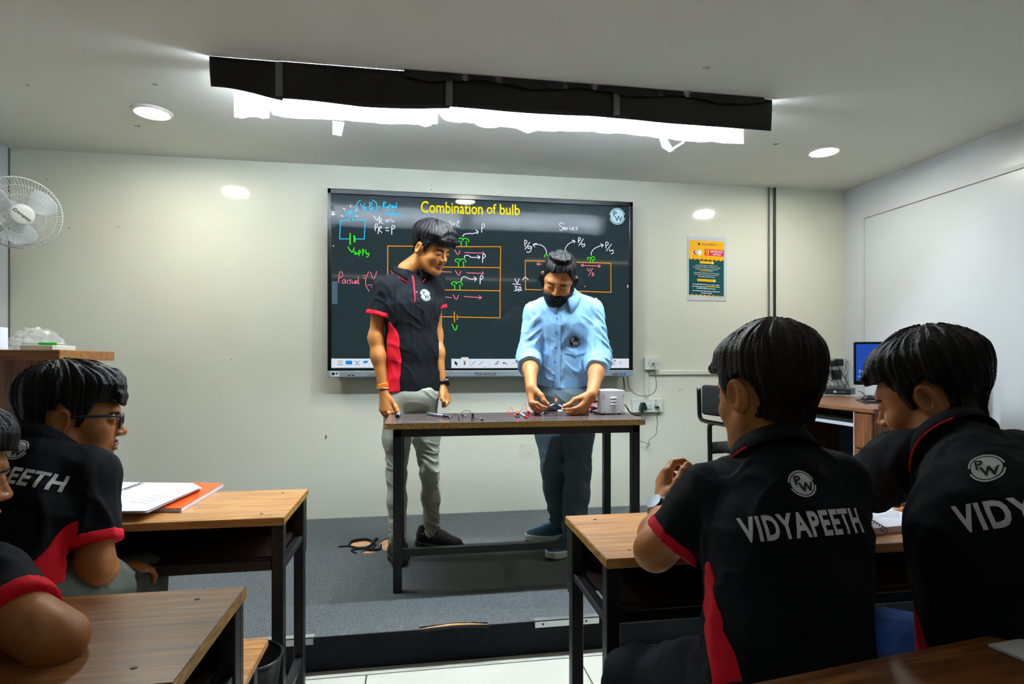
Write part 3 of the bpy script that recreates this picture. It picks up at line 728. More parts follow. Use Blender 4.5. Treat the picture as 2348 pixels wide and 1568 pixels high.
# ================================================================== wall fan
M_WPLAST = mat('white_plastic', 'd4dade', rough=.35)
fc = at_y(44, 489, -0.36)
nrm = Vector((0.62, -0.75, -0.26)).normalized()
ux = Vector((0, 0, 1)).cross(nrm).normalized(); uz = nrm.cross(ux).normalized()
FM = frame(fc, ux, uz)                                  # z axis of the frame = towards the room
FR = 0.180
fan = thing('wall_fan', 'white three bladed wall fan with wire guard in the left corner', 'fan', (fc.x, 0, fc.z))
def fl(r, a, z): return FM @ Vector((r * math.cos(a), r * math.sin(a), z))
m = MB()
for k in range(72):
    a = 2 * math.pi * k / 72
    m.tube([fl(.050, a, .072), fl(.10, a + .05, .070), fl(.145, a + .09, .055), fl(FR - .006, a + .12, .028), fl(FR, a + .12, .0)], .0011, 5)
for rr, zz in ((.10, .070), (.145, .055)): m.tube([fl(rr, 2 * math.pi * k / 60, zz) for k in range(60)], .0015, 5, closed=True)
m.build('front_guard', M_WPLAST, fan)
m = MB()
for k in range(48):
    a = 2 * math.pi * k / 48
    m.tube([fl(.045, a, -.07), fl(.12, a, -.066), fl(.16, a, -.045), fl(FR, a, -.002)], .0011, 5)
m.build('rear_guard', M_WPLAST, fan)
MB().tube([fl(FR, 2 * math.pi * k / 72, 0) for k in range(72)], .0045, 8, closed=True).build('guard_rim', M_WPLAST, fan, True)
for k in range(3):
    a0 = math.radians(38 + 120 * k)
    def bl(a, b, a0=a0):
        r = .035 + .128 * a; half = (.35 + .62 * math.sin(min(1, a * 1.02) * 2.6) ** .8) * (.9 if a < .9 else .75)
        if a > .985: half *= .6
        th = a0 + (b - .5) * 1.25 * half * (1.25 - .3 * a)
        return fl(r, th, .020 - .045 * (b - .5) + .0)
    MB().grid(bl, 14, 10).build('blade', mat('fan_blade', 'c9d2d8', rough=.3), fan, True, .003)
hub = MB().lathe([(.001, .082), (.040, .081), (.050, .076), (.054, .068), (.054, .055)], FM, 40, cap=False).build('hub_badge', mat('hub_badge', 'e2e6e6', rough=.35), fan, 'auto')
vs, fs = text_mesh('Crompton', .0205, .0004); ca, sa = math.cos(-.62), math.sin(-.62)
MB().add([FM @ Vector((v[0] * ca - v[1] * sa, v[0] * sa + v[1] * ca, .0828)) for v in vs], fs).build('lettering', mat('badge_ink', '1c2430', rough=.5), hub)
MB().lathe([(.001, .03), (.030, .03), (.030, -.06), (.055, -.07), (.060, -.15), (.045, -.19), (.001, -.19)], FM, 28, cap=False).build('motor', M_WPLAST, fan, 'auto')
e = FM @ Vector((0, 0, -.15))
MB().tube([e, (e.x - .02, e.y + .01, e.z - .06), (XL + .03, e.y + .02, e.z - .14), (XL + .015, e.y + .02, e.z - .14)], .016, 12).rbox((XL + .001, e.y - .03, e.z - .22), (XL + .03, e.y + .07, e.z - .06), .008, 2).build('wall_bracket', M_WPLAST, fan, 'auto')
# ================================================================== demonstration table
M_DTOP = ramp_mat('dark_laminate', [(0.3, '3a3334'), (0.55, '564b4a'), (0.75, '6e605c')], stretch=(1.2, 26, 1), scale=3, rough=.22, bump=.02)
M_CHIP = ramp_mat('chipboard_edge', [(0.25, '3a260e'), (0.42, '8a6228'), (0.55, 'c89c50'), (0.75, 'ecd08c')], stretch=(1, 1, 1.6), scale=210, rough=.85, detail=4, bump=.6)
ZT = 0.83
tb = thing('demo_table', 'narrow steel framed table with dark top and raw chipboard edge on the stage', 'table', (0.43, -1.05, PLAT))
L0, L1, F0, F1 = -0.135, 1.00, -1.275, -0.82
poly = [(L0 + .012, F0), (L1, F0 - .002), (1.055, F1), (L0 + .03, F1), (L0 + .004, F1 - .02), (L0, F0 + .012)]
MB().prism(poly, Matrix.Translation((0, 0, ZT - .0225)), .0225).build('chipboard', M_CHIP, tb)
MB().prism(poly, Matrix.Translation((0, 0, ZT - .0004)), .0016).build('laminate_top', M_DTOP, tb)
LX = (-0.098, 0.948); LYS = (-1.255, -0.86); S = .036
for lx in LX:
    for ly in LYS:
        MB().rbox((lx, ly, PLAT + .001), (lx + S, ly + S, ZT - .023), .002, 1).build('leg', M_BLACKSTEEL, tb)
for ly in LYS: MB().rbox((LX[0], ly + .001, ZT - .058), (LX[1] + S, ly + S - .001, ZT - .0235), .002, 1).build('rail', M_BLACKSTEEL, tb)
for lx in LX: MB().rbox((lx + .001, LYS[0], ZT - .058), (lx + S - .001, LYS[1] + S, ZT - .0235), .002, 1).build('rail', M_BLACKSTEEL, tb)
MB().rbox((LX[0], LYS[0] + .004, PLAT + .150), (LX[1] + S, LYS[0] + S - .004, PLAT + .180), .002, 1).build('foot_rail', M_BLACKSTEEL, tb)

# ---- things on the table
ZI = ZT + .0013
M_BLK = mat('black_plastic', '101114', rough=.4); M_REDP = mat('red_plastic', 'd01818', rough=.35); M_BLUEP = mat('blue_plastic', '1440c8', rough=.3)
M_WIREB = mat('black_wire', '0c0c0e', rough=.45); M_WIRER = mat('red_wire', 'd8222e', rough=.4); M_STEEL = mat('steel', 'b8bcc0', rough=.3, metal=.6)
M_GLASSY = mat('clear_glass', 'ffffff', rough=.02, trans=1.0); M_WHT = mat('white_card', 'dcdcdc', rough=.6); M_GREYP = mat('grey_plastic', '6f777d', rough=.35)
def tz(u, v, dz=0.0): return at_z(u, v, ZI) + Vector((0, 0, dz))
a, b = tz(911, 959), tz(917, 949)
mk = thing('marker_cap', 'small hollow grey marker cap near the left end of the dark table', 'cap', a)
MB().tube([a + Vector((0, 0, .009)), a + Vector((0, 0, .009)) + (b - a) * .75], .009, 16, caps=False).build('barrel', M_GREYP, mk, True)
MB().cyl(a + Vector((0, .004, .009)), a + Vector((0, .006, .009)), .0085, 16).build('inner_end', M_BLK, mk)
a, b = tz(976, 951), tz(1027, 959)
a.z = b.z = ZI + .008
d = (b - a)
pn = thing('stylus_pen', 'silver grey pen with black tip lying on the dark table', 'pen', a)
MB().tube([a + d * .1, a + d * .82], .0065, 14).build('barrel', mat('pen_silver', '8d99a6', rough=.3, metal=.5), pn, True)
MB().tube([a, a + d * .1], [.0012, .006], 12).build('tip', M_BLK, pn, True)
MB().tube([a + d * .82, a + d * .97], [.0068, .005], 12).build('cap', mat('pen_navy', '141d3a', rough=.3), pn, True)
def clip(parent_root, p, dirv, boot, name='crocodile_clip'):
    """crocodile clip lying along dirv from p"""
    dv = dirv.normalized(); up = Vector((0, 0, 1))
    c = MB().tube([p, p + dv * .016, p + dv * .024], [.0045, .005, .0025], 8).build(name, boot, parent_root, True)
    j = MB()
    for s_ in (1, -1):
        j.tube([p + dv * .002, p + dv * -.006 + up * .0035 * s_, p - dv * .022 + up * .0015 * s_], [.0022, .0028, .0016], 6)
    j.build('jaw', M_STEEL, c)
# left lead: bulb holder with two black clips
ld = thing('test_lead', 'black wire test lead with clips beside the silver pen', 'wire', tz(1050, 962))
pts = [tz(1027, 960, .003), tz(1036, 957, .006), tz(1044, 953, .010), tz(1052, 957, .006), tz(1053, 966, .002), tz(1052, 958, .012), tz(1062, 952, .018), tz(1074, 951, .020), tz(1083, 956, .010)]
MB().tube(smooth_path(pts, 5), .0012, 6).build('wire', M_WIREB, ld)
MB().tube(smooth_path([tz(1087, 962, .004), tz(1095, 963, .004), tz(1102, 962, .005)], 4), .0012, 6).build('wire', M_WIREB, ld)
clip(ld, tz(1030, 959, .006), tz(1024, 957) - tz(1030, 959), mat('clip_navy', '151a3c', rough=.3))
clip(ld, tz(1064, 956, .006), tz(1058, 955) - tz(1064, 956), mat('clip_navy', '151a3c'))
clip(ld, tz(1104, 964, .006), tz(1110, 966) - tz(1104, 964), mat('clip_violet', '2a1a50', rough=.3))
bh = MB().lathe([(.007, 0), (.008, .004), (.006, .006), (.006, .016), (.0045, .018)], Matrix.Translation(tz(1084, 963)), 14).build('bulb_holder', mat('holder_dark', '26261e', rough=.4), ld, 'auto')
MB().lathe([(.0045, .018), (.006, .024), (.005, .029), (.001, .031)], Matrix.Translation(tz(1084, 963)), 12).build('bulb_glass', mat('bulb_dark', '2e2c24', rough=.1), ld, True)
# right circuit: lit bulb, red wires, red and blue clips
E_BULB = emit('filament_glow', 'ff5a20', .55)
ci_ = thing('bulb_circuit', 'lit bulb with looping red wires and clips on the dark table', 'circuit', tz(1186, 957))
bp = tz(1187, 957)
MB().lathe([(.009, 0), (.010, .005), (.007, .008), (.0065, .018), (.0055, .020)], Matrix.Translation(bp), 14).build('bulb_holder', mat('holder_teal', '1f3032', rough=.4), ci_, 'auto')
MB().lathe([(.0035, .020), (.0058, .025), (.0050, .030), (.001, .0325)], Matrix.Translation(bp), 12).build('bulb_glass', E_BULB, ci_, True)
MB().tube(smooth_path([tz(1180, 953, .006), tz(1173, 945, .022), tz(1167, 945, .018), tz(1166, 951, .006), tz(1172, 953, .003), tz(1181, 953, .004)], 5), .0011, 6).build('wire', M_WIRER, ci_)
MB().tube(smooth_path([tz(1190, 952, .010), tz(1200, 945, .032), tz(1206, 943, .040), tz(1207, 946, .028), tz(1211, 953, .006)], 5), .0011, 6).build('wire', M_WIRER, ci_)
MB().tube(smooth_path([tz(1212, 953, .004), tz(1219, 955, .003), tz(1228, 957, .003)], 5), .0016, 6).build('wire', M_WIRER, ci_)
MB().tube(smooth_path([tz(1215, 951, .004), tz(1222, 949, .006), tz(1228, 948, .008)], 5), .0011, 6).build('wire', M_WIRER, ci_)
clip(ci_, tz(1181, 954, .006), tz(1175, 950) - tz(1181, 954), mat('clip_orange', 'e84a1c', rough=.3))
a, b = tz(1193, 950), tz(1204, 957); a.z += .007; b.z += .006
MB().tube([a, b], .0048, 10).build('clip_sleeve', mat('clip_lilac', 'c9c4e8', rough=.3), ci_, True)
MB().tube([b, b + (b - a) * .4], [.0052, .0035], 10).build('clip_boot', M_REDP, ci_, True)
p = tz(1211, 950); MB().rbox((p.x - .006, p.y - .008, p.z + .002), (p.x + .006, p.y + .008, p.z + .017), .003, 2).build('clip_boot', M_REDP, ci_)
p = tz(1230, 950); bc = MB().rbox((p.x - .014, p.y - .012, p.z), (p.x + .012, p.y + .012, p.z + .016), .006, 3).build('blue_connector', M_BLUEP, ci_, True)
bc['label'] = 'blue plastic connector'
l2 = thing('test_lead', 'black lead with steel clip running toward the white power supply', 'wire', tz(1245, 949))
clip(l2, tz(1247, 950, .007), tz(1252, 950) - tz(1247, 950), M_BLK)
MB().tube(smooth_path([tz(1250, 950, .006), tz(1258, 947, .006), tz(1270, 949, .003), tz(1285, 951, .002), tz(1310, 951, .002), tz(1335, 950, .003), tz(1345, 947, .006), tz(1356, 943, .012)], 5), .0014, 6).build('wire', M_WIREB, l2)
p = tz(1288, 946)
dk = MB().lathe([(.001, 0), (.020, 0), (.022, .003), (.022, .011), (.019, .014), (.001, .014)], Matrix.Translation(p), 28, cap=False).build('round_lid', mat('pale_lid', 'b9c8c4', rough=.3), None, 'auto')
tag(dk, 'pale round lid lying on the table behind the held bulb', 'lid')

# ---- power supply
a = tz(1377, 951); b = tz(1434, 950.5)
X0, X1, Y0, Y1, Z0 = a.x, b.x, a.y, a.y + .185, ZI
ps = thing('power_supply', 'white metal laboratory power supply box with vents on the dark table', 'power supply', (X0, Y0, ZI))
M_PSU = mat('white_enamel', 'd9dbdf', rough=.35)
body = MB().rbox((X0, Y0, Z0 + .006), (X1, Y1, Z0 + .118), .003, 2).build('case', M_PSU, ps)
for k in range(3):
    zc = Z0 + .080 - k * .015
    MB().tube([((X0 + X1) / 2 - .011, Y0 - .001, zc), ((X0 + X1) / 2 + .018, Y0 - .001, zc)], .0048, 10).build('vent_louvre', M_PSU, body, True)
for xx, zz in ((X0 + .014, .095), (X1 - .008, .095), (X0 + .022, .014), (X1 - .016, .015)):
    MB().cyl((xx, Y0 - .0022, Z0 + zz), (xx, Y0, Z0 + zz), .003, 10).build('screw', M_STEEL, body)
for xx in (X0 + .02, X1 - .02):
    for yy in (Y0 + .02, Y1 - .02): MB().cyl((xx, yy, Z0), (xx, yy, Z0 + .006), .007, 10).build('rubber_foot', M_BLK, ps)
MB().box((X0 - .003, Y0 + .004, Z0 + .010), (X0, Y1 - .004, Z0 + .114)).build('front_panel', mat('psu_panel', 'e6e2e4', rough=.4), ps)
MB().box((X0 - .0036, Y0 + .02, Z0 + .092), (X0 - .003, Y1 - .02, Z0 + .106)).build('panel_print', mat('psu_print', 'a04a50', rough=.5), ps)
for yy, zz, mm in ((Y0 + .035, .062, M_REDP), (Y0 + .070, .072, M_BLK), (Y0 + .11, .062, M_REDP), (Y0 + .045, .028, M_BLK), (Y0 + .085, .030, M_REDP)):
    MB().tube([(X0 - .003, yy, Z0 + zz), (X0 - .013, yy, Z0 + zz), (X0 - .014, yy, Z0 + zz), (X0 - .026, yy, Z0 + zz)], [.005, .005, .008, .008], 14).build('terminal', mm, ps, 'auto')
MB().tube(smooth_path([(X0 - .012, Y0 + .04, Z0 + .026), (X0 - .03, Y0 + .03, Z0 + .03), (X0 - .05, Y0 + .02, Z0 + .012), (X0 - .07, Y0 + .03, Z0 + .004)], 5), .0035, 6).build('lead', mat('maroon_wire', '6a1420', rough=.4), ps)
MB().tube(smooth_path([(X0 - .012, Y0 + .08, Z0 + .03), (X0 - .03, Y0 + .04, Z0 + .018), (X0 - .045, Y0 + .0, Z0 + .012)], 5), .004, 6).build('lead', M_WIREB, ps)

# ---- the bulb held between two fingers
HB = at_t(1276, 918, 2.78)
hb = thing('held_bulb', 'tiny lit bulb on a steel clip held between the teacher\'s fingertips', 'bulb', HB)
pl, pr = at_t(1258, 932, 2.76), at_t(1292, 934, 2.76); pc_ = at_t(1275, 928, 2.78)
MB().tube([pl, pc_ + Vector((-.012, 0, .002))], [.004, .005], 8).build('clip_jaw', M_STEEL, hb, True)
MB().tube([pr, pc_ + Vector((.010, 0, 0))], [.004, .005], 8).build('clip_jaw', M_STEEL, hb, True)
MB().tube([pc_ - Vector((.012, 0, 0)), pc_ + Vector((.012, 0, 0))], .006, 10).build('holder_base', mat('holder_slate', '3c4a50', rough=.4), hb, True)
MB().tube([pc_, pc_ + Vector((0, 0, .017))], .0055, 12).build('bulb_socket', mat('socket_slate', '44545a', rough=.4), hb, True)
MB().lathe([(.003, .017), (.0062, .023), (.0055, .029), (.001, .033)], Matrix.Translation(pc_), 14).build('bulb_glass', E_BULB, hb, True)
MB().tube([pl + Vector((-.004, 0, 0)), pl + Vector((.004, 0, .001))], .005, 8).build('clip_boot', M_REDP, hb, True)
MB().tube([pr + Vector((.004, 0, -.002)), pr + Vector((-.004, 0, 0))], .005, 8).build('clip_boot', M_BLK, hb, True)

# ================================================================== student desks and benches
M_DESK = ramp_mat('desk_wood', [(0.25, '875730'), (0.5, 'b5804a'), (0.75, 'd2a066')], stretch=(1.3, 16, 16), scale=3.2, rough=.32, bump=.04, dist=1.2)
M_DESK_SHADED = ramp_mat('desk_wood_shaded', [(0.25, '4a2a14'), (0.5, '6c4222'), (0.75, '926232')], stretch=(1.3, 16, 16), scale=3.2, rough=.32, bump=.04, dist=1.2)  # same desk wood, the dimmer light on the near rows put into its colour
M_EDGE = ramp_mat('desk_edge', [(0.3, '6a4418'), (0.7, 'b8862e')], stretch=(8, 8, 30), scale=4, rough=.6, bump=.1)
M_UNDER_SHADE = ramp_mat('desk_underside_shade', [(0.3, '1a0f08'), (0.7, '331e10')], stretch=(1.3, 16, 16), scale=3.2, rough=.5, bump=.03, dist=1.2)  # shade below the desk top painted in: shelf and panel wood darkened
ZD = 0.66
def desk(x0, x1, y0, y1, label, free, wood=M_DESK):
    """free: x of the end that faces the aisle"""
    t = thing('student_desk', label, 'desk', ((x0 + x1) / 2, (y0 + y1) / 2, 0), 'student desks in rows')
    top = MB().rbox((x0, y0, ZD - .022), (x1, y1, ZD), .0015, 1).build('desk_top', wood, t)
    for ex0, ex1, ey0, ey1 in ((x0 - .001, x0 + .0005, y0, y1), (x1 - .0005, x1 + .001, y0, y1)):
        MB().box((ex0, ey0, ZD - .0205), (ex1, ey1, ZD - .002)).build('edge_band', M_EDGE, top)
    for sx in (x0 + .07, x1 - .07):
        for sy in (y0 + .05, y1 - .05): MB().cyl((sx, sy, ZD), (sx, sy, ZD + .001), .0045, 10).build('screw', mat('desk_screw', '5a5048', metal=.5), top)
    MB().box((x0 + .004, y1 - .022, .455), (x1 - .004, y1 - .004, ZD - .022)).build('front_panel', M_UNDER_SHADE, t)
    MB().box((x0 + .036, y0 + .06, .520), (x1 - .036, y1 - .024, .536)).build('book_shelf', M_UNDER_SHADE, t)
    for lx in (x0 + .003, x1 - .035):
        for ly in (y0 + .012, y1 - .058):
            MB().rbox((lx, ly, .001), (lx + .032, ly + .032, ZD - .0225), .002, 1).build('leg', M_BLACKSTEEL, t)
        MB().rbox((lx + .004, y0 + .044, .50), (lx + .028, y1 - .058, .52), .002, 1).build('side_rail', M_BLACKSTEEL, t)
        MB().rbox((lx + .004, y0 + .044, .10), (lx + .028, y1 - .058, .125), .002, 1).build('side_rail', M_BLACKSTEEL, t)
    MB().rbox((x0 + .035, y0 + .014, .510), (x1 - .035, y0 + .042, .538), .002, 1).build('shelf_rail', M_BLACKSTEEL, t)
    return t
def bench(x0, x1, y0, y1, label):
    t = thing('bench', label, 'bench', ((x0 + x1) / 2, (y0 + y1) / 2, 0), 'student benches in rows')
    MB().rbox((x0, y0, .40), (x1, y1, .42), .002, 1).build('seat_plank', M_DESK, t)
    for lx in (x0 + .02, x1 - .05):
        for ly in (y0 + .02, y1 - .05): MB().rbox((lx, ly, .001), (lx + .03, ly + .03, .3995), .002, 1).build('leg', M_BLACKSTEEL, t)
        MB().rbox((lx + .003, y0 + .05, .10), (lx + .027, y1 - .05, .12), .002, 1).build('rail', M_BLACKSTEEL, t)
    return t
desk(-1.62, -0.362, -2.050, -1.685, 'wooden student desk with an open notebook and orange book on it', -0.362)
desk(-1.60, -0.322, -2.895, -2.555, 'dim wooden student desk at the lower left, an elbow resting on it', -0.322, M_DESK_SHADED)
desk(0.408, 1.66, -2.520, -2.160, 'wooden student desk right of the aisle below the teacher', 0.408)
dk4 = desk(0.4307, 1.7107, -3.304, -2.929, 'dim wooden student desk cut off at the lower right corner', 0.43, M_DESK_SHADED)
dk4.rotation_euler = (0, 0, math.radians(8.5))
bench(-1.60, -0.355, -2.53, -2.245, 'wooden bench under the student wearing glasses')
bench(-1.60, -0.45, -3.36, -3.08, 'wooden bench at the far lower left behind the dim desk')
bench(0.50, 1.34, -2.90, -2.64, 'wooden bench under the two students on the right')

M_PAGE = mat('paper_page', 'd4d6e2', rough=.7); M_RULE = mat('page_rule', 'aab2cc', rough=.7)
def slab(poly, z, h, name, m, parent=None):
    return MB().prism([(p.x, p.y) for p in poly], Matrix.Translation((0, 0, z)), h).build(name, m, parent)
zz = ZD + .001
bk = thing('orange_book', 'thin orange covered book under the open notebook', 'book', at_z(430, 1140, zz))
q = [at_z(u, v, zz) for u, v in ((330, 1173), (416, 1174), (512, 1116), (440, 1113))]
slab(q, zz, .010, 'page_block', M_PAGE, bk)
slab(q, zz + .010, .0015, 'cover', mat('orange_cover', 'ee5a14', rough=.25), bk)
nb = thing('open_notebook', 'open white spiral notebook with loose sheets on the left desk', 'notebook', at_z(350, 1140, zz + .012))
zz2 = zz + .0125
base = [(252, 1176), (338, 1177), (462, 1121), (445, 1113), (280, 1110)]
for k in range(7):
    j = k * 1.6
    q = [at_z(u + random.uniform(-3, 3) - j * .4, v + random.uniform(-1.2, 1.2) - j * .4, zz2 + k * .0022) for u, v in base]
    slab(q, zz2 + k * .0022, .0014, 'sheet', M_PAGE, nb)
ztop = zz2 + 7 * .0022
for i in range(14):
    p = at_z(284 + i * 3.1, 1124 - i * 1.1, ztop)
    MB().tube([p + Vector((.006 * math.cos(a_), 0, .004 * math.sin(a_) + .001)) for a_ in [2 * math.pi * k / 8 for k in range(8)]], .0007, 5, closed=True).build('spiral_ring', mat('spiral_wire', '2c2c34', rough=.4), nb)
for i in range(7):
    a, b = at_z(300 + i * 17, 1150 - i * 4.6, ztop), at_z(340 + i * 15, 1154 - i * 5.2, ztop)
    MB().tube([a, a.lerp(b, .4) + Vector((0, .002, 0)), b], .0004, 4).build('pencil_line', mat('pencil', 'a4a8c0', rough=.7), nb)

sn = thing('spiral_notebook', 'small white spiral notebook between the two students on the right', 'notebook', at_z(2030, 1200, ZD))
q = [at_z(u, v, ZD + .001) for u, v in ((2003, 1226), (2072, 1219), (2068, 1176), (2044, 1164), (1991, 1182))]
slab(q, ZD + .001, .016, 'page_block', M_PAGE, sn)
for i in range(6):
    p = at_z(1996 + i * 6, 1196 + i * 3.6, ZD + .017)
    MB().tube([p + Vector((.002, .010 * math.cos(a_), .007 * math.sin(a_))) for a_ in [2 * math.pi * k / 10 for k in range(10)]], .0009, 5, closed=True).build('spiral_ring', MATS['spiral_wire'], sn)
for i in range(5):
    a, b = at_z(2010 + i * 7, 1184 - i * 3.0, ZD + .018), at_z(2062, 1185 - i * 3.4, ZD + .018)
    MB().tube([a, b], .0005, 4).build('ruled_line', M_RULE, sn)
q = [at_z(u, v, ZD + .002) for u, v in ((2266, 1481), (2400, 1458), (2430, 1530), (2370, 1524))]
pp = thing('paper_sheet', 'white paper pad on the dim desk at the lower right corner', 'paper', q[0])
slab(q, ZD + .001, .004, 'page_block', M_PAGE, pp)
slab([at_z(u, v, ZD + .006) for u, v in ((2345, 1487), (2365, 1483), (2372, 1490), (2352, 1494))], ZD + .005, .0006, 'pencil_mark', mat('pencil', '8d90a8'), pp)

# black bin beside the bench
bc0 = Vector((-0.42, -2.345, .20))
bn = thing('waste_bin', 'black plastic bin beside the bench end in the left aisle', 'bin', (-0.452, -2.148, 0))
BM = Matrix.Translation((-0.452, -2.148, 0.002)) @ Matrix.Rotation(.06, 4, 'Y')
MB().lathe([(.001, .0), (.062, .0), (.086, .33), (.083, .33), (.060, .006), (.001, .006)], BM, 32, cap=False).build('bucket', mat('bin_black', '0d0f10', rough=.35), bn, True)
MB().tube([BM @ Vector((.086 * math.cos(2 * math.pi * k / 40), .086 * math.sin(2 * math.pi * k / 40), .332)) for k in range(40)], .004, 6, closed=True).build('rim', mat('bin_rim', '14201f', rough=.3), bn, True)

# ================================================================== lectern with clutter
M_LECT = ramp_mat('lectern_veneer', [(0.3, '4a2a12'), (0.5, '6d4320'), (0.7, '8a5a2c')], stretch=(30, 30, 1.4), scale=3, rough=.35, bump=.03, dist=.6)
M_LECTT = ramp_mat('lectern_top', [(0.3, '6a3e1c'), (0.6, '8f5c2c')], stretch=(2, 20, 20), scale=3, rough=.3, bump=.03, dist=.8)
yl = -1.20
zt = at_y(137, 802, yl).z; xr = at_y(137, 812, yl).x; xb = at_y(98, 900, yl + .03).x; zb = at_y(137, 826, yl).z
lc = thing('lectern', 'brown veneer lectern with overhanging top at the left edge', 'lectern', (xr - .3, yl + .2, PLAT))
MB().rbox((xr - .68, yl, zb), (xr, yl + .42, zt), .003, 2).build('top_board', M_LECTT, lc)
MB().box((xr - .62, yl + .03, PLAT + .06), (xb, yl + .39, zb)).build('cabinet', M_LECT, lc)
MB().box((xr - .60, yl + .05, PLAT), (xb - .02, yl + .37, PLAT + .06)).build('plinth', M_BLK, lc)
def ly(u, v, y=yl + .12): return at_y(u, v, y)
# packet
a, b = ly(-26, 750), ly(8, 802)
pk = thing('packet', 'orange and white packet at the very left edge on the lectern', 'packet', (a.x, a.y, zt))
MB().rbox((a.x, a.y - .02, zt + .0005), (b.x, a.y + .03, a.z), .004, 2).build('carton', mat('packet_white', 'd4dcea', rough=.4), pk)
MB().add([(a.x, a.y - .0206, zt + .003), (b.x - .001, a.y - .0206, zt + .003), (b.x - .001, a.y - .0206, zt + .045), (b.x - .02, a.y - .0206, zt + .022), (a.x, a.y - .0206, zt + .012)], [(0, 1, 2, 3, 4)]).build('orange_flash', mat('packet_orange', 'ee6a14', rough=.4), pk)
for k in range(2):
    z_ = b.z + .072 - k * .014; MB().box((b.x - .022, a.y - .0208, z_), (b.x - .006, a.y - .0202, z_ + .006)).build('print_line', mat('packet_blue', '2c4cc0', rough=.4), pk)
# tray, pen, crumpled bag
a, b = ly(52, 789, yl + .06), ly(128, 801.5, yl + .06)
tr = MB().rbox((a.x, yl + .04, zt + .0005), (b.x, yl + .20, zt + .020), .003, 2).build('clear_tray', mat('tray_plastic', 'cfd2bf', rough=.2, alpha=.75), None)
tag(tr, 'shallow translucent tray on the lectern under the green marker', 'tray')
gp = thing('green_pen', 'white pen with a green grip on the lectern tray', 'pen', (a.x, yl + .06, zt + .021))
p0, p1 = ly(52, 788, yl + .06), ly(145, 790, yl + .06); p0.z = p1.z = zt + .0255
MB().tube([p0, p1], .003, 10).build('barrel', mat('pen_white', 'e4e8e4', rough=.3), gp, True)
pa, pb = p0.lerp(p1, .38), p0.lerp(p1, .86)
MB().tube([pa, pa.lerp(pb, .1), pa.lerp(pb, .9), pb], [.003, .0056, .0056, .003], 10).build('grip', mat('pen_green', '1cc01c', rough=.3), gp, True)
a, b = ly(8, 760, yl + .2), ly(92, 800, yl + .2)
cx_, w_b, hb_ = (a.x + b.x) / 2, (b.x - a.x) / 2, a.z - zt
bm = bmesh.new(); bmesh.ops.create_icosphere(bm, subdivisions=4, radius=1)
rng = random.Random(7)
dirs = [(Vector((rng.uniform(-1, 1), rng.uniform(-1, 1), rng.uniform(-1, 1))).normalized(), rng.uniform(5, 13), rng.uniform(0, 6)) for _ in range(16)]
for q in bm.verts:
    n = q.co.normalized(); f = 1 + sum(.06 * abs(math.sin(n.dot(dv) * k_ + ph)) for dv, k_, ph in dirs) - .35
    q.co = Vector((n.x * w_b * f, n.y * .10 * f, max(n.z * f, -.02 - .9) * hb_ * (.98 if n.z > 0 else 0.0)))
    q.co.x *= 1.0 + .15 * (1 - max(n.z, 0)); q.co += Vector((cx_, yl + .30, zt + .002))
me = bpy.data.meshes.new('plastic_bag'); bm.to_mesh(me); bm.free()
tag(link('plastic_bag', me, mat('bag_film', 'dfe4e4', rough=.08, alpha=.22, spec=.8), None), 'crumpled clear plastic bag on top of the lectern', 'bag')

# ================================================================== wall electrics
M_ELEC = mat('switch_white', 'd5dbd2', rough=.35); M_TRUNK = mat('trunking', 'd2d6c4', rough=.4); M_CABLEG = mat('grey_cable', '6d7a80', rough=.5)
def wr(u0, v0, u1, v1, d, name, m, par=None, y=0.0, bev=.003):
    a, b = at_y(u0, v0, y - d), at_y(u1, v1, y - d)
    return MB().rbox((a.x, y - d, b.z), (b.x, y - .0005, a.z), bev, 2).build(name, m, par)
def wp(u, v, y): return at_y(u, v, y)
tk = thing('cable_trunking', 'cream cable trunking running right from the network box', 'trunking', at_y(1485, 910, 0))
wr(1479, 849.5, 1488, 911, .012, 'trunk_run', M_TRUNK, tk); wr(1488.5, 850, 1865, 858, .012, 'trunk_run', M_TRUNK, tk)
bx = thing('network_box', 'white network wall box with a grey cable plugged in', 'socket', at_y(1495, 848, 0))
wr(1480, 819, 1511, 848, .035, 'box', M_ELEC, bx)
for u in (1488, 1507):
    p = wp(u, 833, -.035); MB().cyl((p.x, -.0362, p.z), (p.x, -.035, p.z), .003, 8).build('screw', M_SLOT, bx)
p = wp(1498, 833, -.04); MB().rbox((p.x - .006, -.050, p.z - .008), (p.x + .008, -.0355, p.z + .006), .002, 1).build('jack', mat('jack_tan', '8a7a68', rough=.5), bx)
pts = [wp(1500, 835, -.052), wp(1502, 850, -.05), wp(1505, 880, -.045), wp(1503, 895, -.04), wp(1492, 905, -.035), wp(1475, 908, -.035), wp(1458, 904, -.035), wp(1444, 890, -.04), wp(1440, 875, -.05), wp(1440, 862, -.06)]
MB().tube(smooth_path(pts, 6), .0028, 8).build('network_cable', M_CABLEG, bx, True)
ot = thing('wall_socket', 'white double wall socket with a black plug by the table', 'socket', at_y(1485, 945, 0))
wr(1450, 915, 1519, 945, .022, 'plate', M_ELEC, ot)
wr(1484, 925, 1495, 938, .025, 'switch', mat('switch_grey', 'c4cac6', rough=.4), ot)
for u, v in ((1504, 918), (1504, 926), (1502, 930), (1507, 930)):
    p = wp(u, v, -.022); MB().cyl((p.x, -.0235, p.z), (p.x, -.022, p.z), .0035, 10).build('pin_hole', M_SLOT, ot)
a = wp(1472, 931, -.024)
PMt = frame(a, (1, 0, 0), (0, 0, 1))
pg = thing('power_plug', 'black three pin plug with a thick cable', 'plug', a)
MB().prism([(-.022, -.026), (.022, -.026), (.022, -.008), (.010, .026), (-.010, .026), (-.022, -.008)], PMt, .036).build('plug_body', mat('plug_dark', '1c2a2c', rough=.4), pg)
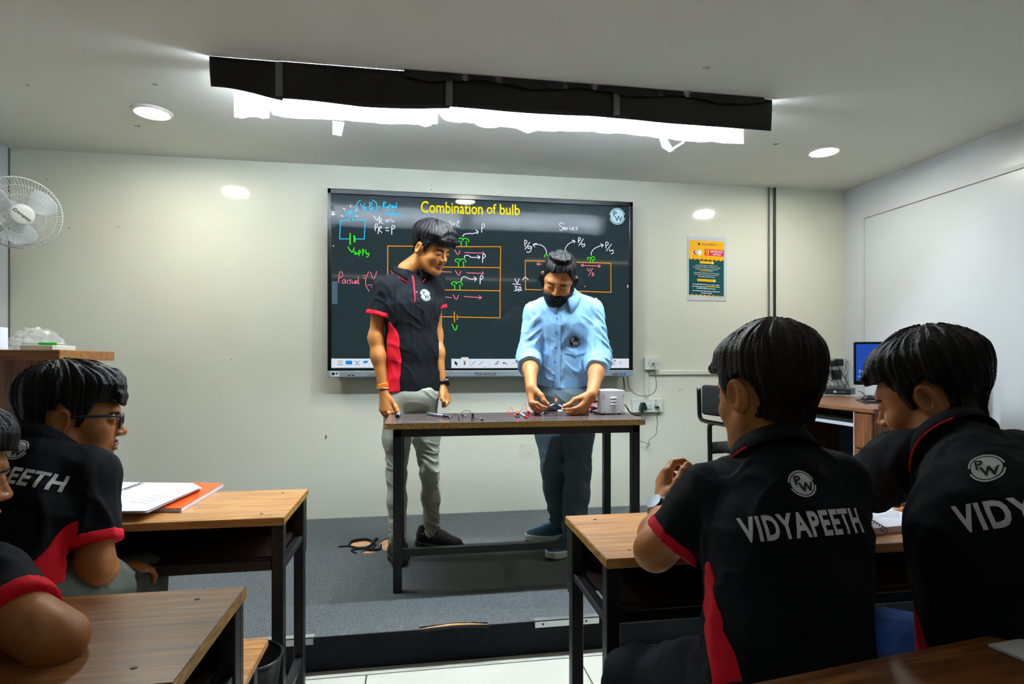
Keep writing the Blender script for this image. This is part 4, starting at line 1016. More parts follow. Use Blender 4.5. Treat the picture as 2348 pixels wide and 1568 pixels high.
pts = [wp(1473, 942, -.045), wp(1472, 948, -.045), wp(1466, 952, -.05), wp(1456, 952, -.06), wp(1445, 946, -.10), wp(1436, 932, -.2), wp(1430, 925, -.55)]
MB().tube(smooth_path(pts, 6), .0045, 8).build('cable', M_WIREB, pg, True)
ad = thing('charger_lead', 'thin black charger lead dangling from the wall socket', 'cable', wp(1505, 934, -.03))
p = wp(1506, 933, -.024); MB().rbox((p.x - .016, -.042, p.z - .005), (p.x + .012, -.0225, p.z + .004), .002, 1).build('plug_body', M_BLK, ad)
pts = [(1512, 936), (1510, 945), (1506, 955), (1508, 970), (1505, 985), (1507, 990), (1500, 1000), (1490, 1008), (1487, 1014), (1490, 1018), (1485, 1026), (1482, 1022), (1487, 1018), (1480, 1015), (1470, 1012), (1464, 1008), (1467, 1002), (1462, 997)]
MB().tube(smooth_path([wp(u, v, -.03) for u, v in pts], 5), .0017, 6).build('cable', M_WIREB, ad, True)
pc1 = MB().tube(smooth_path([wp(1429, 864, -.05), wp(1431, 880, -.05), wp(1431, 890, -.06), wp(1429, 905, -.10), wp(1421, 915, -.16)], 6), .004, 8).build('power_cable', M_WIREB, None, True)
tag(pc1, 'black cable hanging below the right end of the display', 'cable')
for u, rr, mm, lab in ((1763.5, .006, mat('conduit_grey', '5d625c', rough=.4), 'thin grey cable conduit on the wall right of the poster'), (1776.5, .0085, mat('conduit_black', '1f2324', rough=.35), 'thicker black cable conduit on the wall right of the poster')):
    a, b = wp(u, 428, -.012), wp(u + 3, 850, -.012)
    tag(MB().cyl((a.x, -.012, CEIL - .001), (a.x, -.012, b.z), rr, 12).build('conduit', mm, None, 'auto'), lab, 'conduit')

# switchboard over the computer desk
sb = thing('switchboard', 'cream switchboard crowded with chargers above the computer desk', 'switchboard', wp(1905, 885, 0))
wr(1867, 819, 1938, 884, .03, 'board', M_ELEC, sb)
for u, v in ((1899, 850), (1904, 850), (1901, 855), (1900, 870), (1906, 873)):
    p = wp(u, v, -.03); MB().cyl((p.x, -.0315, p.z), (p.x, -.030, p.z), .004, 10).build('pin_hole', M_SLOT, sb)
wr(1886, 866, 1896, 880, .033, 'switch', MATS['switch_grey'], sb)
bchg = thing('battery_charger', 'white charger holding four black batteries on the switchboard', 'charger', wp(1892, 845, -.03))
wr(1883, 810, 1905, 845, .030, 'charger_body', mat('charger_white', 'e6eae8', rough=.35), bchg, y=-.031)
for k in range(4):
    a, b = wp(1886.5 + k * 4.5, 811, -.07), wp(1886.5 + k * 4.5, 825, -.07); MB().cyl((a.x, -.066, a.z), (a.x, -.066, b.z), .0055, 12).build('battery', M_BLK, bchg, 'auto')
wr(1885, 827, 1896, 829, .0315, 'orange_light', mat('led_orange', 'e8a030', rough=.4), bchg, y=-.031, bev=.0002); wr(1896.5, 827, 1903, 829, .0315, 'green_light', mat('led_green', '30d060', rough=.4), bchg, y=-.031, bev=.0002)
def plug(u, v, ru, rv, lab, cable):
    t = thing('adapter_plug', lab, 'plug', wp(u, v, -.03))
    a, b = wp(u - ru, v - rv, -.06), wp(u + ru, v + rv, -.06)
    MB().rbox((a.x, -.075, b.z), (b.x, -.031, a.z), .006, 2).build('adapter_body', M_BLK, t, True)
    MB().tube(smooth_path([wp(q[0], q[1], q[2]) for q in cable], 5), .0026, 6).build('cable', M_WIREB, t, True)
plug(1907, 834, 3.5, 7.5, 'black plug beside the battery charger', [(1906, 842, -.06), (1912, 852, -.08), (1928, 872, -.1), (1940, 888, -.12)])
plug(1925, 831, 7, 8, 'square black adapter at the upper right of the switchboard', [(1922, 840, -.06), (1930, 855, -.07), (1940, 872, -.1), (1948, 888, -.12)])
plug(1920, 859, 7.5, 11, 'large black adapter block low on the switchboard', [(1918, 870, -.06), (1921, 878, -.07), (1923, 886, -.10)])
plug(1889, 854, 6, 6, 'round black plug at the lower left of the switchboard', [(1890, 860, -.06), (1893, 870, -.08), (1900, 878, -.1), (1906, 886, -.12)])
wc = MB().tube(smooth_path([wp(1938, 822, -.03), wp(1946, 832, -.03), (wp(1942, 850, -.03)), wp(1936, 862, -.03), wp(1940, 874, -.03), wp(1955, 870, -.06)], 5), .003, 6).build('white_cable', M_ELEC, None, True)
tag(wc, 'white cable looping right of the switchboard', 'cable')

# ================================================================== computer desk
M_CDESK = ramp_mat('computer_desk_veneer', [(0.3, '4a2814'), (0.5, '6e4022'), (0.7, '8a5530')], stretch=(22, 22, 1.6), scale=3, rough=.35, bump=.03, dist=.8)
M_CTOP = ramp_mat('computer_desk_top', [(0.3, '5f3a22'), (0.6, '7e5234')], stretch=(18, 2, 18), scale=3, rough=.3, bump=.03, dist=.8)
ZC = 0.865; CX0, CX1, CY0, CY1 = 2.12, 2.75, -1.30, -0.28
cd = thing('computer_desk', 'brown computer desk with drawers near the right wall', 'desk', (2.5, -.8, PLAT))
MB().rbox((CX0, CY0, ZC - .022), (CX1, CY1, ZC), .003, 2).build('desk_top', M_CTOP, cd)
MB().box((CX0 + .02, CY1 - .02, PLAT), (CX1, CY1, ZC - .022)).build('end_panel', M_CDESK, cd)
PY = at_x(1962, 1000, CX0 + .02).y                        # far side of the drawer pedestal
MB().box((CX0 + .02, CY0 + .01, PLAT + .03), (CX1, PY, ZC - .022)).build('pedestal', M_CDESK, cd)
MB().box((CX0 + .012, PY - .002, PLAT + .02), (CX0 + .022, PY + .006, ZC - .022)).build('edge_trim', mat('edge_white', 'c9ccd0', rough=.4), cd)
MB().box((CX1 - .016, PY, PLAT + .25), (CX1, CY1 - .02, ZC - .022)).build('back_panel', mat('desk_back_blue', '4a5570', rough=.5), cd)
zsp = [ZC - .026, ZC - .20, PLAT + .035]
for k in range(2):
    d = MB().rbox((CX0 + .004, CY0 + .016, zsp[k + 1] + .003), (CX0 + .02, PY - .006, zsp[k] - .003), .002, 1).build('drawer_front' if k == 0 else 'cupboard_door', M_CDESK, cd)
    if k == 1:
        hy = PY - .025
        MB().tube([(CX0 + .004, hy, zsp[1] - .04), (CX0 - .018, hy, zsp[1] - .04), (CX0 - .018, hy, zsp[1] - .13), (CX0 + .004, hy, zsp[1] - .13)], .004, 8).build('handle', M_STEEL, d, 'auto')
MB().rbox((CX0 + .04, PY + .01, ZC - .105), (CX0 + .42, CY1 - .03, ZC - .088), .002, 1).build('keyboard_tray', mat('tray_white', 'c3c8d6', rough=.4), cd)
kb = thing('keyboard', 'black keyboard on the pull out tray of the computer desk', 'keyboard', (CX0 + .15, -.75, ZC - .088))
MB().rbox((CX0 + .06, PY + .04, ZC - .0875), (CX0 + .22, CY1 - .20, ZC - .068), .005, 2).build('keyboard_body', M_BLK, kb)
MB().rbox((CX0 + .075, PY + .055, ZC - .069), (CX0 + .205, CY1 - .215, ZC - .064), .002, 1).build('key_block', mat('key_grey', '1c1e22', rough=.5), kb)
cpu = thing('computer_tower', 'black computer tower with a blue light under the desk', 'computer', (2.5, PY + .15, PLAT))
MB().rbox((2.28, PY + .04, PLAT + .001), (2.68, PY + .24, PLAT + .40), .012, 3).build('case', mat('tower_black', '0d0e12', rough=.3), cpu)
MB().rbox((2.268, PY + .05, PLAT + .01), (2.282, PY + .23, PLAT + .39), .006, 2).build('front_bezel', mat('tower_gloss', '08080a', rough=.15), cpu)
MB().cyl((2.2675, PY + .14, PLAT + .385), (2.264, PY + .14, PLAT + .385), .006, 12).build('power_light', emit('blue_led', '2a50ff', 1.2), cpu)
MB().tube([(2.267, PY + .20, PLAT + .36), (2.267, PY + .12, PLAT + .22)], .002, 6).build('trim_line', M_STEEL, cpu)
# monitor, turned to the chair
mc = at_x(1958, 882, 2.34)
mu = Vector((0.85, -0.53, 0)).normalized()                # along the screen, away from its left edge
Z0m = mc.z; MW, MH = .37, .232
MM = frame((mc.x, mc.y, Z0m), mu, (0, 0, 1))              # z axis faces the chair / camera
mo = thing('monitor', 'computer monitor with blue lock screen on the computer desk', 'monitor', (mc.x + .1, mc.y - .1, ZC))
MB().rbox((0, 0, -.03), (MW, MH, 0), .004, 2, MM).build('bezel', M_BEZEL, mo)
scn = MB().add([MM @ Vector(q) for q in ((.010, .022, .0006), (MW - .010, .022, .0006), (MW - .010, MH - .012, .0006), (.010, MH - .012, .0006))], [(0, 1, 2, 3)]).build('screen', emit('monitor_blue', '2a55c0', .75 * EK), mo)
for s_, x_, y_, sz in (('14:07', .020, .072, .030), ('Monday, 26 December', .020, .045, .0135)):
    vs, fs = text_mesh(s_, sz, 0, 'LEFT'); MB().add([MM @ Vector((x_ + v[0], y_ + v[1], .0015)) for v in vs], fs).build('lettering', emit('monitor_text', 'c8d4f4', .9 * EK), scn)
MB().add([MM @ Vector(q) for q in ((.075, .155, .0012), (.15, .185, .0012), (.22, .16, .0012), (.13, .135, .0012))], [(0, 1, 2, 3)]).build('wallpaper_shape', emit('monitor_teal', '28a0c8', .7 * EK), scn)
sp = MM @ Vector((MW / 2, 0, -.03))
MB().rbox((sp.x - .02, sp.y - .012, ZC + .01), (sp.x + .02, sp.y + .012, Z0m + .12), .004, 2).build('stand_neck', M_BLK, mo)
MB().rbox((sp.x - .11, sp.y - .085, ZC + .0005), (sp.x + .11, sp.y + .085, ZC + .012), .006, 2).build('stand_base', M_BLK, mo)
# set top box
a = at_z(1890, 904, ZC + .001); b = at_z(1950, 906, ZC + .001)
d_ = (b - a); d_.z = 0; L = d_.length; BMx = frame(a, d_, (-d_.y, d_.x, 0))
rb = thing('network_recorder', 'black recorder box with lit digits beneath the switchboard', 'recorder', a)
MB().rbox((0, 0, 0), (L, .16, .042), .003, 2, BMx).build('case', mat('recorder_black', '15161a', rough=.35), rb)
vs, fs = text_mesh('06', .020, 0); FMx = BMx @ Matrix.Translation((L * .42, -.0008, .020)) @ Matrix.Rotation(math.pi / 2, 4, 'X')
MB().add([FMx @ Vector(v) for v in vs], fs).build('digits', emit('digit_glow', 'c8f0f0', 1.0 * EK), rb)
for k in range(4): MB().add([FMx @ Vector((.025 + k * .010 + q[0] * .004, q[1] * .002 - .001, 0)) for q in ((0, 0), (1, 0), (1, 1), (0, 1))], [(0, 1, 2, 3)]).build('indicator', MATS['digit_glow'], rb)
MB().rbox((L + .0005, .003, .028), (L + .002, .03, .036), .0004, 1, BMx).build('red_label', M_REDP, rb)
MB().tube(smooth_path([at_z(1968, 897, ZC + .02), at_z(1978, 900, ZC + .03), at_z(1984, 908, ZC + .01), at_z(1990, 912, ZC + .004)], 5), .0025, 6).build('cable', M_WIREB, rb)
md = thing('computer_mouse', 'black mouse on a dark mouse mat at the desk edge', 'mouse', at_z(1990, 917, ZC))
q = [at_z(u, v, ZC + .0005) for u, v in ((1961, 917), (1984, 926), (2030, 922), (2000, 912))]
slab(q, ZC + .0005, .003, 'mouse_mat', mat('mat_dark', '1a1e20', rough=.7), md)
p = at_z(1994, 916, ZC + .004); bm = bmesh.new(); bmesh.ops.create_uvsphere(bm, u_segments=16, v_segments=10, radius=1)
for q in bm.verts: q.co = Vector((q.co.x * .05 + p.x, q.co.y * .03 + p.y, max(q.co.z, 0) * .028 + ZC + .0036))
me = bpy.data.meshes.new('mouse_body'); bm.to_mesh(me); bm.free(); link('mouse_body', me, M_BLK, md, True)
# amplifier on the near end of the desk
am = thing('amplifier', 'grey black amplifier with vents on the near end of the computer desk', 'amplifier', (2.55, -1.22, ZC))
ax1 = at_y(2245, 900, -1.292).x; az1 = at_y(2245, 874, -1.292).z
MB().rbox((ax1 - .26, -1.292, ZC + .022), (ax1, -1.135, az1), .003, 2).build('case', mat('amp_grey', '23282d', rough=.4), am)
for k in range(5):
    for j in range(9):
        p = at_y(2199.5 + k * 9, 893 + j * 2.6, -1.292)
        MB().box((p.x, -1.2935, p.z - .0012), (p.x + .012, -1.2918, p.z + .0012)).build('vent_slot', M_SLOT, am)
p = at_y(2231, 920, -1.292); MB().cyl((p.x, -1.2945, p.z), (p.x, -1.292, p.z), .004, 10).build('screw', M_SLOT, am)
for yy in (-1.265, -1.16):
    for xx in (ax1 - .05, ax1 - .21): MB().lathe([(.014, .0005), (.021, .022)], Matrix.Translation((xx, yy, ZC)), 14).build('foot', M_BLK, am)

# ================================================================== chair
ch_p = Vector((1.90, -0.745, PLAT))
fwd = Vector((0.985, 0.17, 0)).normalized(); rgt = Vector((fwd.y, -fwd.x, 0))
CM = frame(ch_p, rgt, fwd)                                 # x right, y forward, z up
chr_ = thing('visitor_chair', 'black padded visitor chair with tubular steel frame by the computer desk', 'chair', ch_p)
def cl_(x, y, z): return CM @ Vector((x, y, z))
M_CHF = mat('chair_fabric', '0c0d0f', rough=.8, bump=.2, bscale=600); M_CHS = mat('chair_steel', '0a0b0c', rough=.15, spec=.7)
MB().rbox((-.20, -.20, .455), (.20, .22, .505), .022, 3, CM).build('seat', M_CHF, chr_, True)
MB().rbox((-.185, -.268, .665), (.185, -.228, .835), .018, 3, CM).build('backrest', M_CHF, chr_, True)
P = [cl_(-.208, -.262, .815), cl_(-.208, -.258, .68), cl_(-.204, -.254, .645), cl_(-.17, -.25, .628), cl_(0, -.25, .625), cl_(.17, -.25, .628), cl_(.204, -.254, .645), cl_(.208, -.258, .68), cl_(.208, -.262, .815)]
MB().tube(smooth_path(P, 6), .0125, 10).build('back_frame', M_CHS, chr_, True)
for s_ in (-1, 1):
    MB().tube(smooth_path([cl_(s_ * .10, -.245, .622), cl_(s_ * .128, -.245, .612), cl_(s_ * .138, -.242, .57), cl_(s_ * .145, -.235, .35), cl_(s_ * .155, -.25, .001)], 6), .0135, 10).build('leg', M_CHS, chr_, True)
    MB().tube(smooth_path([cl_(s_ * .17, -.20, .45), cl_(s_ * .17, .15, .445), cl_(s_ * .172, .20, .42), cl_(s_ * .175, .225, .001)], 6), .0125, 10).build('leg', M_CHS, chr_, True)
# ================================================================== people: implicit surfaces meshed with surface nets
_RT = np.random.RandomState(11).rand(64 * 64 * 64)
def vnoise(x, y, z):
    """value noise in -1..1"""
    xi = np.floor(x).astype(np.int64); yi = np.floor(y).astype(np.int64); zi = np.floor(z).astype(np.int64)
    fx = x - xi; fy = y - yi; fz = z - zi
    fx = fx * fx * (3 - 2 * fx); fy = fy * fy * (3 - 2 * fy); fz = fz * fz * (3 - 2 * fz)
    def h(a, b, c): return _RT[((a & 63) * 64 + (b & 63)) * 64 + (c & 63)]
    r = 0
    for dx in (0, 1):
        wx = fx if dx else 1 - fx
        for dy in (0, 1):
            wy = fy if dy else 1 - fy
            for dz in (0, 1):
                wz = fz if dz else 1 - fz
                r = r + wx * wy * wz * h(xi + dx, yi + dy, zi + dz)
    return r * 2 - 1

class Field:
    def __init__(s, lo, hi, h):
        s.lo = np.array(lo, float); s.h = h
        s.n = np.maximum(2, np.ceil((np.array(hi, float) - s.lo) / h).astype(int) + 1)
        s.d = np.full(s.n, 9.0, np.float32)
        s.ax = [s.lo[i] + h * np.arange(s.n[i]) for i in range(3)]
    def sub(s, lo, hi):
        i0 = np.clip(np.floor((np.array(lo) - s.lo) / s.h).astype(int), 0, s.n - 1)
        i1 = np.clip(np.ceil((np.array(hi) - s.lo) / s.h).astype(int) + 1, 1, s.n)
        sl = tuple(slice(a, b) for a, b in zip(i0, i1))
        X = s.ax[0][sl[0]][:, None, None]; Y = s.ax[1][sl[1]][None, :, None]; Z = s.ax[2][sl[2]][None, None, :]
        return sl, X, Y, Z
    @staticmethod
    def smin(a, b, k):
        if k <= 0: return np.minimum(a, b)
        h = np.maximum(k - np.abs(a - b), 0) / k
        return np.minimum(a, b) - h * h * k * .25
    def put(s, sl, d, k, cut=False):
        if cut: s.d[sl] = -s.smin(-s.d[sl], d, k)
        else: s.d[sl] = s.smin(s.d[sl], d, k)
    def cone(s, a, b, ra, rb, k=.02, flat=None, f=1.0, cut=False):
        a = np.array(a, float); b = np.array(b, float); m = max(ra, rb) * max(1, f) + k + 3 * s.h + .02
        sl, X, Y, Z = s.sub(np.minimum(a, b) - m, np.maximum(a, b) + m)
        ba = b - a; L2 = max(ba @ ba, 1e-12)
        px_, py_, pz_ = X - a[0], Y - a[1], Z - a[2]
        t = np.clip((px_ * ba[0] + py_ * ba[1] + pz_ * ba[2]) / L2, 0, 1)
        qx, qy, qz = px_ - t * ba[0], py_ - t * ba[1], pz_ - t * ba[2]
        if flat is not None:
            n = np.array(flat, float); n /= np.linalg.norm(n)
            c = (qx * n[0] + qy * n[1] + qz * n[2]) * (1 / f - 1)
            qx, qy, qz = qx + n[0] * c, qy + n[1] * c, qz + n[2] * c
        d = np.sqrt(qx * qx + qy * qy + qz * qz) - (ra + (rb - ra) * t)
        if flat is not None: d = d * (.5 + .5 * min(f, 1))
        s.put(sl, d, k, cut); return s
    def path(s, pts, rs, k=.012, flat=None, f=1.0):
        for i in range(len(pts) - 1): s.cone(pts[i], pts[i + 1], rs[i], rs[i + 1], k, flat, f)
        return s
    def ell(s, c, r, k=.02, R=None, cut=False):
        c = np.array(c, float); r = np.array(r, float); m = r.max() + k + 3 * s.h
        sl, X, Y, Z = s.sub(c - m, c + m)
        p = [X - c[0], Y - c[1], Z - c[2]]
        if R is not None:
            R = np.array(R)[:3, :3]
            p = [p[0] * R[0, i] + p[1] * R[1, i] + p[2] * R[2, i] for i in range(3)]
        q = [p[i] / r[i] for i in range(3)]
        k0 = np.sqrt(q[0] ** 2 + q[1] ** 2 + q[2] ** 2); k1 = np.sqrt((q[0] / r[0]) ** 2 + (q[1] / r[1]) ** 2 + (q[2] / r[2]) ** 2)
        d = k0 * (k0 - 1) / np.maximum(k1, 1e-9)
        s.put(sl, d, k, cut); return s
    def plane(s, p, n, k=0.0):
        """keep the side opposite to n"""
        p = np.array(p, float); n = np.array(n, float); n /= np.linalg.norm(n)
        X = s.ax[0][:, None, None]; Y = s.ax[1][None, :, None]; Z = s.ax[2][None, None, :]
        d = (X - p[0]) * n[0] + (Y - p[1]) * n[1] + (Z - p[2]) * n[2]
        s.d = np.maximum(s.d, d.astype(np.float32)) if k <= 0 else (-s.smin(-s.d, -d, k)).astype(np.float32); return s
    def grids(s): return s.ax[0][:, None, None], s.ax[1][None, :, None], s.ax[2][None, None, :]
    def near(s, band=.03):
        """index arrays and coordinates of the cells close to the surface"""
        I = np.nonzero(np.abs(s.d) < band)
        return I, s.ax[0][I[0]], s.ax[1][I[1]], s.ax[2][I[2]]
    def displace(s, fn, band=.03):
        I, x, y, z = s.near(band); s.d[I] += fn(x, y, z).astype(np.float32); return s
    def clone(s, offset=0.0):
        o = Field.__new__(Field); o.lo, o.h, o.n, o.ax = s.lo, s.h, s.n, s.ax; o.d = s.d - offset; return o
    def limit(s, fn):
        """intersect with a region given as a signed distance function of the coordinates"""
        X, Y, Z = s.grids(); s.d = np.maximum(s.d, fn(X, Y, Z)).astype(np.float32); return s
    def mesh(s):
        d = np.pad(s.d, 1, constant_values=9.0); h = s.h; lo = s.lo - h
        sg = d < 0; nx, ny, nz = d.shape
        c = [sg[i:nx - 1 + i, j:ny - 1 + j, k:nz - 1 + k] for i in (0, 1) for j in (0, 1) for k in (0, 1)]
        anyi = c[0].copy(); alli = c[0].copy()
        for q in c[1:]: anyi |= q; alli &= q
        I = np.nonzero(anyi & ~alli); N = len(I[0])
        if N == 0: return np.zeros((0, 3)), np.zeros((0, 4), int)
        idx = np.full((nx - 1, ny - 1, nz - 1), -1, np.int32); idx[I] = np.arange(N)
        val = {}
        for i in (0, 1):
            for j in (0, 1):
                for k in (0, 1): val[i, j, k] = d[I[0] + i, I[1] + j, I[2] + k]
        acc = np.zeros((N, 3)); cnt = np.zeros(N)
        for ax in range(3):
            o1, o2 = [q for q in range(3) if q != ax]
            for a in (0, 1):
                for b in (0, 1):
                    k0 = [0, 0, 0]; k0[o1] = a; k0[o2] = b; k1 = list(k0); k1[ax] = 1
                    v0, v1 = val[tuple(k0)], val[tuple(k1)]
                    m = (v0 < 0) != (v1 < 0)
                    t = np.where(m, v0 / np.where(m, v0 - v1, 1), 0)
                    p = np.tile(np.array(k0, float), (N, 1)); p[:, ax] += t
                    acc[m] += p[m]; cnt[m] += 1
        V = (np.stack(I, 1) + acc / cnt[:, None]) * h + lo
        F = []
        for ax in range(3):
            o1, o2 = (ax + 1) % 3, (ax + 2) % 3
            s0 = [slice(None)] * 3; s1 = [slice(None)] * 3; s0[ax] = slice(0, -1); s1[ax] = slice(1, None)
            E = np.nonzero(sg[tuple(s0)] != sg[tuple(s1)])
            E = [e.copy() for e in E]
            ok = (E[o1] > 0) & (E[o2] > 0) & (E[o1] < d.shape[o1] - 1) & (E[o2] < d.shape[o2] - 1)
            E = [e[ok] for e in E]; inside = sg[tuple(E)]
            def cell(da, db):
                q = [e.copy() for e in E]; q[o1] = q[o1] - da; q[o2] = q[o2] - db; return idx[tuple(q)]
            Q = np.stack([cell(1, 1), cell(0, 1), cell(0, 0), cell(1, 0)], 1)
            Q[~inside] = Q[~inside][:, ::-1]; F.append(Q)
        F = np.concatenate(F); F = F[(F >= 0).all(1)]
        return V, F

def np_mesh(name, V, F, material, parent=None, M=None):
    if M is not None: V = V @ np.array(M.to_3x3()).T + np.array(M.translation)
    me = bpy.data.meshes.new(name)
    me.vertices.add(len(V)); me.vertices.foreach_set('co', np.asarray(V, np.float32).ravel())
    me.loops.add(len(F) * 4); me.loops.foreach_set('vertex_index', np.asarray(F, np.int32).ravel())
    me.polygons.add(len(F)); me.polygons.foreach_set('loop_start', np.arange(0, len(F) * 4, 4, dtype=np.int32))
    me.update(calc_edges=True); me.validate()
    return link(name, me, material, parent, True)
def join_np(parts):
    V = []; F = []; o = 0
    for v, f in parts: V.append(v); F.append(f + o); o += len(v)
    return np.concatenate(V), np.concatenate(F)
def bounds(pts, m):
    a = np.array([list(p) for p in pts]); return a.min(0) - m, a.max(0) + m

RV, TV_, UV = Vector((CS, -SN, 0)), Vector((-SN, -CS, 0)), Vector((0, 0, 1))
def dirc(r, t, u): return (RV * r + TV_ * t + UV * u).normalized()     # image right, towards the viewer, up
def head_frame(c, fwd, up, scale=1.0):
    f = fwd.normalized(); u = (up - f * up.dot(f)).normalized(); r = f.cross(u)
    return Matrix(((r.x * scale, f.x * scale, u.x * scale, c.x), (r.y * scale, f.y * scale, u.y * scale, c.y), (r.z * scale, f.z * scale, u.z * scale, c.z), (0, 0, 0, 1)))

def skin_mat(name, col):
    m = mat(name, col, rough=.48, noise=.10, nscale=25, bump=.05, bscale=500, spec=.4)
    b = m.node_tree.nodes['Principled BSDF']; b.inputs['Subsurface Weight'].default_value = .12
    b.inputs['Subsurface Radius'].default_value = (.012, .005, .003); b.inputs['Subsurface Scale'].default_value = .6
    return m
def hair_mat(name, col, rough=.42):
    return mat(name, col, rough=rough, noise=.4, nscale=90, bump=.3, bscale=320, spec=.22)

# ------------------------------------------------------------------ head (local: x right, y forward, z up, eyes at z = 0)
def head_field(neck, h=.0026, heavy=0.0, slit=.0, ears=True):
    F = Field((-.105, -.15, -.30), (.105, .135, .16), h)
    F.ell((0, -.018, .045), (.073, .094, .082), .02)
    F.ell((0, .030, .010), (.064, .060, .085), .03)
    F.ell((0, .035, -.050), (.054 + heavy, .050, .062), .03)
    for s in (-1, 1):
        F.cone((s * .056, -.005, -.045), (s * .022, .062, -.098), .020 + heavy, .017, .03)
        F.ell((s * .036, .055, -.030), (.026, .026, .024), .025)
        F.cone((s * .062, -.01, .0), (s * .05, .045, .02), .016, .012, .03)
    F.ell((0, .068, -.098), (.023, .021, .018), .025)
    F.ell((0, .080, .026), (.048, .016, .013), .02)
    for s in (-1, 1):
        F.ell((s * .031, .098, .002), (.019, .017, .012), .012, cut=True)
        F.ell((s * .031, .079, .001), (.0165, .0152, .0130), .006)
    F.cone((0, .086, .012), (0, .106, -.030), .0065, .0105, .012)
    for s in (-1, 1):
        F.ell((s * .0115, .096, -.034), (.0085, .0105, .0075), .008)
        F.ell((s * .007, .104, -.041), (.0035, .005, .0035), .003, cut=True)
    F.ell((0, .083, -.060), (.024, .014, .012), .012)
    F.ell((0, .0935, -.061), (.020, .0065, .0050), .004)
    F.ell((0, .0915, -.072), (.018, .0070, .0058), .004)
    F.ell((0, .104, -.0665), (.021, .012, .0014), .003, cut=True)
    if slit:
        for s in (-1, 1): F.ell((s * .031, .098, -.0015), (.0125, .0125, slit), .0015, cut=True)
    # ears
    for s in ((-1, 1) if ears else ()):
        R = Matrix.Rotation(-s * .35, 3, 'Z') @ Matrix.Rotation(-.25, 3, 'X')
        F.ell((s * .087, -.017, -.006), (.0095, .021, .035), .005, R)
        F.ell((s * .078, -.008, -.010), (.012, .012, .022), .008)
        F.ell((s * .0975, -.012, -.001), (.0105, .0120, .023), .003, R, cut=True)
        F.ell((s * .084, -.003, -.016), (.006, .005, .007), .004)
    # neck
    F.cone((0, -.022, -.045), neck, .050, .056, .03)
    return F

